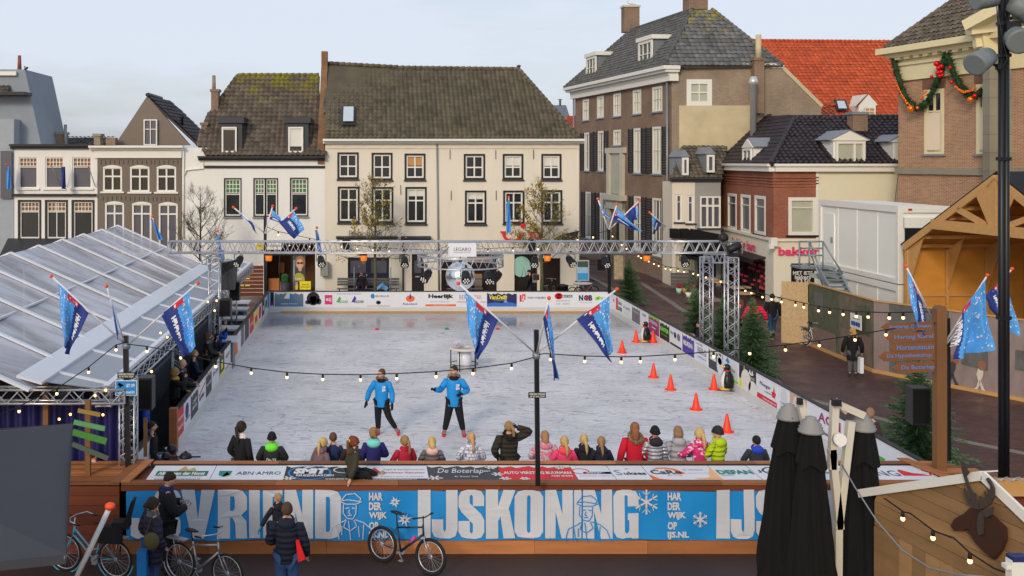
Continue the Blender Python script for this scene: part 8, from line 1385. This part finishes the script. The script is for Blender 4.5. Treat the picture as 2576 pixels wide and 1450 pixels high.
# ================================================================ bicycles
def wheel(par, cx_, r_, rim=steel, w_=.022, name='wheel'):
    M = Matrix.Rotation(R(90),4,'X'); mb = MB(); mb.ring((cx_,0,r_), r_-w_*.8, w_, 36, 7, M); o = mb.build(name, rub, par); mb = MB(); mb.ring((cx_,0,r_), r_-w_*2.4, .011, 36, 6, M); mb.ring((cx_,0,r_), .025, .018, 12, 6, M)
    for i in range(20): a = 2*PI*i/20; mb.tube([(cx_,.02*(-1)**i,r_), (cx_+(r_-w_*2.2)*math.cos(a),0,r_+(r_-w_*2.2)*math.sin(a))], .0022, 3, False)
    mb.build('rim', rim, o); return o
def bicycle(lb, loc, rot, fc, style, r_=.34, lean=0, lo=True):
    T = thing('bicycle', lb, 'bicycle', loc, R(rot), 'bicycles around the square', local=True); T.rotation_euler = (R(lean), 0, R(rot)); wb = 1.08; wheel(T, 0, r_, w_=.03 if style == 'mtb' else .02); wheel(T, wb, r_, w_=.03 if style == 'mtb' else .02); mb = MB(); bb = V((.42,0,.29)); st = V((.3,0,.78)); hd = V((.88,0,.82)); h2 = V((.9,0,.7)); ra, fa = V((0,0,r_)), V((wb,0,r_)); tr = .017
    mb.tube([bb, st], tr, 8); mb.tube([ra, bb], .011, 6); mb.tube([ra, st-V((-.02,0,.08))], .01, 6)
    if style == 'step': mb.tube([h2, V((.72,0,.55)), V((.56,0,.38)), bb], tr*1.1, 8); mb.tube([hd, V((.7,0,.66)), V((.5,0,.47)), V((.37,0,.5))], tr, 8)
    elif style == 'mtb': mb.tube([h2, bb], tr*1.4, 8); mb.tube([hd, st-V((0,0,.08))], tr, 8)
    else: mb.tube([h2, bb], tr*1.3, 8); mb.tube([hd, V((.6,0,.76)), st-V((0,0,.06))], tr, 8)
    mb.tube([hd+V((-.01,0,.04)), h2-V((-.0,0,.04))], tr*1.2, 8); mb.build('frame', fc, T); mb = MB()
    for s_ in (-.05, .05): mb.tube([h2+V((.01,s_*.6,-.04)), fa+V((0,s_,0))], .012, 6)
    mb.build('fork', steel if style == 'mtb' else fc, T)
    mb = MB(); mb.tube([st, st+V((-.03,0,.16))], .012, 6); mb.ell(st+V((-.04,0,.19)), (.13,.07,.03), 12, 7); mb.ell(st+V((.04,0,.19)), (.1,.035,.025), 10, 6); mb.build('saddle', black, T)
    mb = MB(); hb_ = hd+V((-.02,0,.2)); mb.tube([hd, hb_], .013, 6)
    if style == 'mtb': mb.tube([hb_+V((0,-.3,0)), hb_+V((.03,0,-.02)), hb_+V((0,.3,0))], .013, 6)
    else: mb.tube([hb_+V((-.24,-.27,-.02)), hb_+V((-.08,-.27,.03)), hb_+V((.04,-.1,.02)), hb_+V((.04,.1,.02)), hb_+V((-.08,.27,.03)), hb_+V((-.24,.27,-.02))], .012, 6)
    o = mb.build('handlebar', steel if style != 'mtb' else black, T); mb = MB()
    for s_ in (-1, 1): e = hb_+(V((-.24,.27*s_,-.02)) if style != 'mtb' else V((0,.27*s_,0))); mb.tube([e-V((.05,0,0)) if style != 'mtb' else e, e+(V((.08,0,.01)) if style != 'mtb' else V((0,.08*s_,0)))], .018, 6)
    mb.build('grips', black, o)
    mb = MB(); mb.lathe([(.07,-.005),(.075,.0),(.07,.005)], bb+V((0,.04,0)), 16, Matrix.Rotation(R(90),4,'X')); mb.tube([bb+V((0,-.07,0)), bb+V((.1,-.08,-.12))], .01, 6); mb.tube([bb+V((0,.07,0)), bb+V((-.1,.08,.12))], .01, 6); mb.cbox(bb+V((.1,-.12,-.13)), (.08,.07,.02)); mb.cbox(bb+V((-.1,.12,.13)), (.08,.07,.02)); mb.tube([ra+V((0,.04,.03)), bb+V((0,.04,.06))], .005, 4); mb.tube([ra+V((0,.04,-.03)), bb+V((0,.04,-.06))], .005, 4); mb.build('crankset', mgrey, T)
    if style != 'mtb':
        mb = MB(); mb.ring((0,0,r_), r_+.025, .016, 20, 5, Matrix.Rotation(R(90),4,'X'), a0=R(190), a1=R(340)); mb.ring((wb,0,r_), r_+.025, .016, 20, 5, Matrix.Rotation(R(90),4,'X'), a0=R(200), a1=R(320)); mb.build('mudguards', fc, T)
        mb = MB(); mb.cbox((-.05,0,r_*2+.07), (.42,.13,.02)); mb.tube([(-.1,.06,r_*2+.07),(0,.06,r_)], .007, 5); mb.tube([(-.1,-.06,r_*2+.07),(0,-.06,r_)], .007, 5); mb.build('luggage_rack', steel, T)
    else: mb = MB(); mb.tube([(.63,0,.5),(.72,0,.62)], .035, 8); mb.build('water_bottle', C(190,80,150), T)
    return T
# near bicycles; front wheel is at local +x
def put_bike(lb, rear, front, Yr, Yf, fc, style, lean=0, r_=.34):
    a, b_ = P(rear[0],0,Yr), P(front[0],0,Yf); d = V((b_.x-a.x, Yf-Yr, 0)); return bicycle(lb, (a.x,Yr,GZ), math.degrees(math.atan2(d.y, d.x)), fc, style, r_, lean)
put_bike('black and blue mountain bike leaning against the blue banner', (958,), (1077,), 18.95, 18.35, C(30,40,60,rough=.4), 'mtb', -8, .33)
put_bike('silver city bicycle parked beside the standing couple', (452,), (566,), 18.1, 17.6, C(160,166,176,rough=.35,metal=.6), 'city', 0, .35)
put_bike('light blue step-through bicycle with black panniers, lower left', (290,), (142,), 18.2, 18.6, C(80,160,190,rough=.4), 'step', 0, .35)
T = thing('pannier_bags', 'black double pannier bags over the rack of the light blue bicycle', 'bag', P(300,1340,18.1)); mb = MB()
for s_ in (-.13, .13): q = P(278,1345,18.15+s_); mb.cbox(q, (.42,.12,.3), Matrix.Rotation(R(3),4,'Y'))
mb.build('bags', blackj, T); T = thing('child_seat', 'black child seat back upright on the light blue bicycle', 'seat', P(318,1310,18.1)); mb = MB(); mb.prism([P(308,1325,18), P(320,1322,18), P(336,1262,18), P(330,1262,18)], (0,.25,0)); mb.cbox(P(306,1318,18.12), (.3,.26,.12)); mb.build('seat', blackj, T)
for lb, x0, x1, y, fc, st in (('white-handlebarred bicycle standing before the shop window behind the mirror ball',1160,1182,734,C(60,60,64),'city'),('black bicycle with blue crate left of the man reading his phone',1375,1398,734,C(40,44,50),'city'),('purple bicycle near the black litter bin',1738,1762,734,C(70,50,120),'step'),('yellow and red bicycle lying by the litter bin',1455,1482,738,C(226,160,30),'mtb')):
    x0, x1 = (x0, x1) if x0 != 1738 else (1380+60, 1380+72); Y = 55.; a = P(x0,0,Y); bicycle(lb, (a.x,Y,GZ), 60 if x0 < 1400 else 25, fc, st)
for i, (lb, x, y, rot, fc) in enumerate((('dark bicycle with wide handlebars by the bakery poster',1950,800,20,C(44,44,50)),('black bicycle leaning in the row beside the bakery wall',1985,822,-70,C(30,30,34)),('red-lamped black bicycle at the chipboard end',2010,850,-60,C(34,34,40)),('white-mudguarded bicycle nearest the chipboard end',2025,868,-70,C(214,214,214)))): q = G(x, y); bicycle(lb, q, rot, fc, 'city')
# ================================================================ penguins, cones, spool table, small things
def penguin(q, rot, lb, s_=1., z0=0):
    T = thing('penguin_skating_aid', lb, 'penguin figure', (q.x,q.y,z0), R(rot), 'penguin skating aids', local=True); T.scale = (s_,)*3; pw, pb_, py_ = mat('penguin_white', c(226,226,222), .35, var=.03), mat('penguin_black', c(24,25,28), .35, var=.05), mat('penguin_yellow', c(240,180,30), .4, var=.05)
    mb = MB(); mb.lathe([(.0,.06),(.19,.08),(.235,.2),(.24,.35),(.2,.52),(.14,.66),(.11,.72)], n=22); mb.build('body', pw, T)
    mb = MB(); n_ = 14
    for i in range(6):
        pr = [(.2,.1),(.245,.2),(.25,.35),(.212,.52),(.152,.66),(.12,.73),(.1,.78)]
    o = len(mb.v)
    for r_, z_ in pr:
        for j in range(n_+1): a = R(-10)-PI*(j/n_)*1.1; mb.v.append(V((r_*math.cos(a)*1.03, r_*math.sin(a)*1.03, z_)))
    mb.sm = True
    for i in range(len(pr)-1):
        for j in range(n_): mb.face([o+i*(n_+1)+j, o+(i+1)*(n_+1)+j, o+(i+1)*(n_+1)+j+1, o+i*(n_+1)+j+1])
    mb.sm = False
    for s2 in (-1, 1): mb.ell((s2*.235,-.0,.42), (.04,.1,.2), 10, 7, Matrix.Rotation(R(s2*-12),4,'Y'))
    mb.build('back_and_wings', pb_, T); mb = MB(); mb.ell((0,0,.86), (.125,.135,.13), 18, 12); h_ = mb.build('head', pb_, T); mb = MB(); mb.lathe([(.05,0),(.035,.07),(.01,.14)], (0,.11,.85), 10, Matrix.Rotation(R(-82),4,'X')); mb.build('beak', py_, h_)
    mb = MB()
    for s2 in (-1, 1): mb.ell((s2*.07,.095,.89), (.035,.03,.04), 10, 7)
    mb.k = 1
    for s2 in (-1, 1): mb.ell((s2*.078,.118,.89), (.014,.014,.018), 8, 5)
    mb.build('eyes', [pw, pb_], h_); mb = MB(); mb.ring((0,0,.735), .105, .025, 18, 6); mb.ell((.0,.12,.7), (.05,.02,.04), 8, 5); mb.build('neckerchief', red, T)
    mb = MB(); mb.ell((-.1,.08,.045), (.11,.2,.045), 12, 7); mb.ell((.1,.08,.045), (.11,.2,.045), 12, 7); mb.build('feet', py_, T); mb = MB(); mb.box((-.2,-.25,.0),(-.14,.5,.03)); mb.box((.14,-.25,.0),(.2,.5,.03)); mb.build('runners', black, T); return T
penguin(G(1624,861,0), 75, 'plastic penguin with red scarf farther away between two cones', .85); penguin(G(1829,982,0), 72, 'plastic penguin with red scarf nearer, against the right board', .86)
for x, y, Y, lb in ((432,1121,22.6,'rearmost of three penguins crowded in the near left corner'),(418,1136,22.1,'middle of three penguins crowded in the near left corner'),(410,1150,21.6,'front-most of three penguins crowded in the near left corner')): q = P(x,y,Y); penguin(V((q.x,Y,0)), 55, lb, .9+(Y-21.6)*.06)
def cone(q, lb, src=[]):
    if src: return dup(src[0], q, label=lb)
    T = thing('traffic_cone', lb, 'cone', q, group='orange cones on the ice', local=True); cm = mat('cone_orange', c(244,66,34), .45, var=.05); mb = MB(); mb.lathe([(.13,.03),(.115,.06),(.035,.47),(.02,.5),(.001,.5)], n=20); mb.build('cone_body', cm, T); mb = MB(); mb.prism([V((.19*math.cos(a),.19*math.sin(a),0)) for a in [2*PI*i/8 for i in range(8)]], (0,0,.03)); mb.lathe([(.16,.03),(.13,.05)], n=16); mb.build('base', cm, T); src.append(T); return T
for x, y, lb in ((1600,861,'orange cone immediately left of the farther penguin'),(1643,862,'orange cone immediately right of the farther penguin'),(1565,888,'orange cone left of the farther penguin group, nearer the flag'),(1644,950,'orange cone under the festoon string, right half of ice'),(1687,981,'orange cone between the festoon string and the nearer penguin'),(1796,980,'orange cone immediately left of the nearer penguin'),(1751,1031,'orange cone second nearest to the lime jacket boy'),(1829,1087,'largest orange cone, just behind the lime jacket boy')): cone(G(x,y,0), lb)
T = thing('stacked_cone', 'second orange cone shell stacked on the cone left of the farther penguin group', 'cone', G(1565,888,0)); 
mb = MB(); mb.lathe([(.15,.1),(.13,.12),(.1,.2)], G(1565,888,0), 16); mb.build('cone_body', MATS['cone_orange'], T)
for x, y, cc, lb in ((777,829,C(226,190,30),'yellow marker disc farthest left on the ice'),(948,830,C(230,40,60),'red marker disc left of centre on the far ice'),(1124,829,C(30,150,80),'green marker disc in the middle of the far ice'),(1252,829,C(232,60,70),'red marker disc beside the big flag'),(1386,829,C(232,60,70),'red marker disc by the furled middle flag'),(1531,877,C(236,90,110),'pale red marker disc right of the leaning flag')):
    T = thing('marker_disc', lb, 'marker disc', G(x,y,0), group='small marker discs on the ice', local=True); mb = MB(); mb.lathe([(.11,0),(.1,.02),(.05,.07),(.02,.075)], n=16); mb.build('disc', cc, T)
q = G(1168,930,0); T = thing('cable_drum_table', 'white cable drum table with black tubular ring frame on the ice', 'table', (q.x,q.y,0), local=True); mb = MB(); mb.lathe([(.18,.72),(.54,.72),(.56,.74),(.56,.77),(.54,.79),(.17,.79),(.17,.74)], n=36); mb.build('drum_top', mat('worn_white_wood', c(206,202,192), .6, var=.2, scale=6), T); mb = MB(); mb.lathe([(.25,0),(.25,.72)], n=24); mb.build('drum_core', adw, T); mb = MB()
for i in range(5): a = 2*PI*i/5+.5; mb.tube([(.48*math.cos(a),.48*math.sin(a),0), (.48*math.cos(a),.48*math.sin(a),.73)], .02, 6)
mb.ring((0,0,.22), .48, .014, 32, 6); mb.build('frame', black, T)
q = P(1149,882,35.); T = thing('plastic_tub', 'clear plastic tub of coloured lids standing on the cable drum table', 'tub', (G(1150,930,0).x,G(1168,930,0).y-.1,.8), local=True); m, n, l, b = nodes('clear_plastic'); b.inputs['Alpha'].default_value = .3; b.inputs['Base Color'].default_value = (.8,.85,.95,1); b.inputs['Roughness'].default_value = .15; mb = MB(); mb.lathe([(.15,0),(.17,.26)], n=20); mb.build('tub', m, T)
for i, cc in enumerate((C(220,110,150), C(70,150,120), C(110,110,200), C(220,120,150), C(90,160,130))): mb = MB(); mb.lathe([(.06,0),(.07,.03),(.03,.06)], (.07*math.cos(i*1.3),.07*math.sin(i*1.3),.02+.03*i), 10); mb.build('lid', cc, T)
T = thing('black_kettle', 'round black kettle-like lid with side handles at the near left corner', 'lid', P(468,1150,21.3)); q = P(467,1152,21.3); mb = MB(); mb.ell(q, (.14,.14,.12), 16, 10, cut=-.2); mb.tube([q+V((-.32,0,.02)), q+V((.32,0,.02))], .018, 6); mb.ell(q+V((0,0,.12)), (.03,.03,.03)); mb.build('lid', black, T)
T = thing('shoe_on_deck', 'grey slipper-like shoe lying on the timber deck edge', 'shoe', P(457,1157,20.9)) if 0 else None
# street furniture by the house fronts
def bench(x0, x1, y, Y, lb):
    a, b_ = P(x0,y,Y), P(x1,y,Y); T = thing('plank_bench', lb, 'bench', (a.x,Y,GZ), group='grey plank benches'); 
    for i, (dy, dz) in enumerate(((0,.42),(.13,.42),(.26,.42),(.4,.6),(.42,.75),(.44,.9))): mb = MB(); mb.box((a.x,Y+dy,GZ+dz), (b_.x,Y+dy+(.11 if i < 3 else .03),GZ+dz+(.04 if i < 3 else .12)), rnd.random()); mb.build('slat', greyw, T)
    mb = MB(); [mb.box((x,Y,GZ), (x+.06,Y+.42,GZ+.42)) for x in (a.x+.1, (a.x+b_.x)/2, b_.x-.2)]; mb.build('legs', black, T)
bench(848, 1005, 712, 55.8, 'long grey plank bench in front of the navy doors'); bench(1125, 1215, 725, 55.8, 'low grey plank bench behind the mirror ball')
q = P(815,660,56.6); T = thing('electrical_cabinet', 'grey-green electrical cabinet on the corner of the white shop house', 'cabinet', (q.x,56.6,1.2)); a, b_ = P(806,695,56.5), P(825,660,56.5); mb = MB(); mb.box((a.x,56.5,a.z), (b_.x,56.9,b_.z)); mb.build('cabinet', C(140,146,138), T); mb = MB(); mb.cbox(((a.x+.06),56.48,(a.z+b_.z)/2), (.03,.03,.1)); mb.build('latch', dgrey, T)
T = thing('pavement_sign', 'framed pavement poster board with blue picture beside the side street', 'sign', (P(1466,0,54).x,54,GZ)); a, b_ = P(1450,707,54), P(1482,655,54); mb = MB(); mb.box((a.x,54,a.z), (b_.x,54.08,b_.z)); mb.ell(P(1466,714,54), (.55,.3,.1), 14, 8); mb.build('frame', C(170,176,182), T); mb = MB(); mb.poly([V((a.x+.06,53.99,a.z+.06)), V((b_.x-.06,53.99,a.z+.06)), V((b_.x-.06,53.99,b_.z-.06)), V((a.x+.06,53.99,b_.z-.06))]); mb.k = 1; mb.poly([V((a.x+.06,53.985,a.z+.06)), V((b_.x-.06,53.985,a.z+.06)), V((b_.x-.06,53.985,a.z+.42)), V((a.x+.06,53.985,a.z+.42))]); mb.k = 2; mb.poly([V((a.x+.06,53.98,a.z+.75)), V((b_.x-.06,53.98,a.z+.75)), V((b_.x-.06,53.98,b_.z-.06)), V((a.x+.06,53.98,b_.z-.06))]); mb.build('poster', [C(150,190,216), C(60,150,210), C(70,80,70)], T)
T = thing('menu_board', 'tall pavement board with food pictures behind the far fir tree', 'sign', (P(1556,0,52).x,52,GZ)); a, b_ = P(1542,706,52), P(1571,640,52); mb = MB(); mb.box((a.x,52,a.z), (b_.x,52.08,b_.z)); mb.build('frame', C(80,84,80), T); mb = MB(); mb.poly([V((a.x+.06,51.99,a.z+.06)), V((b_.x-.06,51.99,a.z+.06)), V((b_.x-.06,51.99,b_.z-.06)), V((a.x+.06,51.99,b_.z-.06))]); mb.build('poster', mat('food_poster', c(170,150,120), .6, var=.7, scale=5), T)
T = thing('litter_bin', 'black ribbed litter bin in front of the cream house corner', 'bin', P(1410,735,55.4)); q = P(1416,0,55.4); mb = MB(); mb.lathe([(.27,GZ),(.3,GZ+.65),(.32,GZ+.66),(.32,GZ+.72),(.1,GZ+.78)], (q.x,55.4,0), 16); mb.build('bin', black, T)
T = thing('blue_cardboard', 'crumpled light blue cardboard lying on the bench at the left tree', 'cardboard', P(960,722,55.2)); mb = MB(); mb.beam(P(945,728,55.2), P(965,714,55.2), .3, .12); mb.cbox(P(968,724,55.1), (.3,.3,.22), Matrix.Rotation(.5,4,'Y')); mb.build('card', C(110,168,226), T)
for x, Y, lb in ((740,55.5,'grey steel pole in front of the optician entrance'), (891,55.6,'thin steel pole left of the navy doors'), (983,55.6,'thin steel pole right of the navy doors')):
    T = thing('steel_pole', lb, 'pole', (P(x,0,Y).x,Y,GZ), group='thin poles by the doors'); mb = MB(); mb.tube([(P(x,0,Y).x,Y,GZ), (P(x,0,Y).x,Y,P(0,655 if x == 740 else 672,Y).z)], .05 if x == 740 else .03, 8); mb.build('pole', galv, T)
q = P(759,0,55.6); T = thing('welcome_board', 'yellow welcome board with small portrait outside the optician', 'sign', (q.x,55.6,GZ)); plate(T, 754, 708, 782, 729, 55.5, C(232,220,40), [t_('Welkom bij', .2,.8,.5,.7,K,.01), t_('Eye Wish Opticiens', .06,.94,.22,.4,K,.01)], 'board'); plate(T, 739, 708, 753, 729, 55.55, C(80,60,50), [('p',[(.3,.0),(.7,.0),(.8,.5),(.2,.5)],C(230,190,50)),('p',[(.3,.5),(.7,.5),(.7,.9),(.3,.9)],skinc)], 'portrait')
T = thing('topiary_ball', 'clipped green topiary ball in a dark pot by the optician door', 'plant', (P(716,0,55.8).x,55.8,GZ)); q = P(717,702,55.8); mb = MB(); mb.lathe([(.2,GZ),(.26,q.z-.2)], (q.x,55.8,0), 12); mb.build('pot', dgrey, T); mb = MB(); 
for i in range(500): d = V((rnd.gauss(0,1), rnd.gauss(0,1), rnd.gauss(0,1))).normalized(); p = q+d*.26; e = d.orthogonal()*.035; f = d.cross(e); mb.poly([p-e, p-f, p+e+d*.03, p+f+d*.03], rnd.random())
mb.ell(q, (.25,)*3, 12, 8, t=.3); mb.build('foliage', C(40,84,40,tint=.3), T)
for x, y, Y, lb in ((697,20,66.3,'white gull standing on the big chimney of the brown mansion'),): pass
T = thing('seagull', 'white gull perched on the rear chimney of the brown mansion', 'bird', P(1586,12,77.9)); q = P(1586,12,77.9); mb = MB(); mb.ell(q+V((0,0,.1)), (.26,.1,.1), 12, 8, Matrix.Rotation(R(12),4,'Y')); mb.ell(q+V((-.2,0,.24)), (.08,.07,.08), 10, 7); mb.tube([q+V((.15,0,.08)), q+V((.42,0,.0))], [.06,.02], 6); mb.tube([q+V((-.26,0,.24)), q+V((-.36,0,.22))], [.02,.006], 5); mb.tube([q+V((0,.02,.03)), q+V((0,.02,-.1))], .012, 4); mb.build('body', C(214,216,220), T)
T = thing('perched_crow', 'small black bird perched on the gable edge of the far left house', 'bird', P(95,165,58)); q = P(93,208,58); q = P(93,172,58); T.location = P(66,178,58); BASE[T.name] = V(T.location); q = P(66,176,57.9); mb = MB(); mb.ell(q+V((0,0,.08)), (.14,.07,.07), 10, 7, Matrix.Rotation(R(-30),4,'Y')); mb.ell(q+V((-.1,0,.17)), (.045,)*3, 8, 6); mb.build('body', black, T)
bpy.data.scenes.remove(TS)
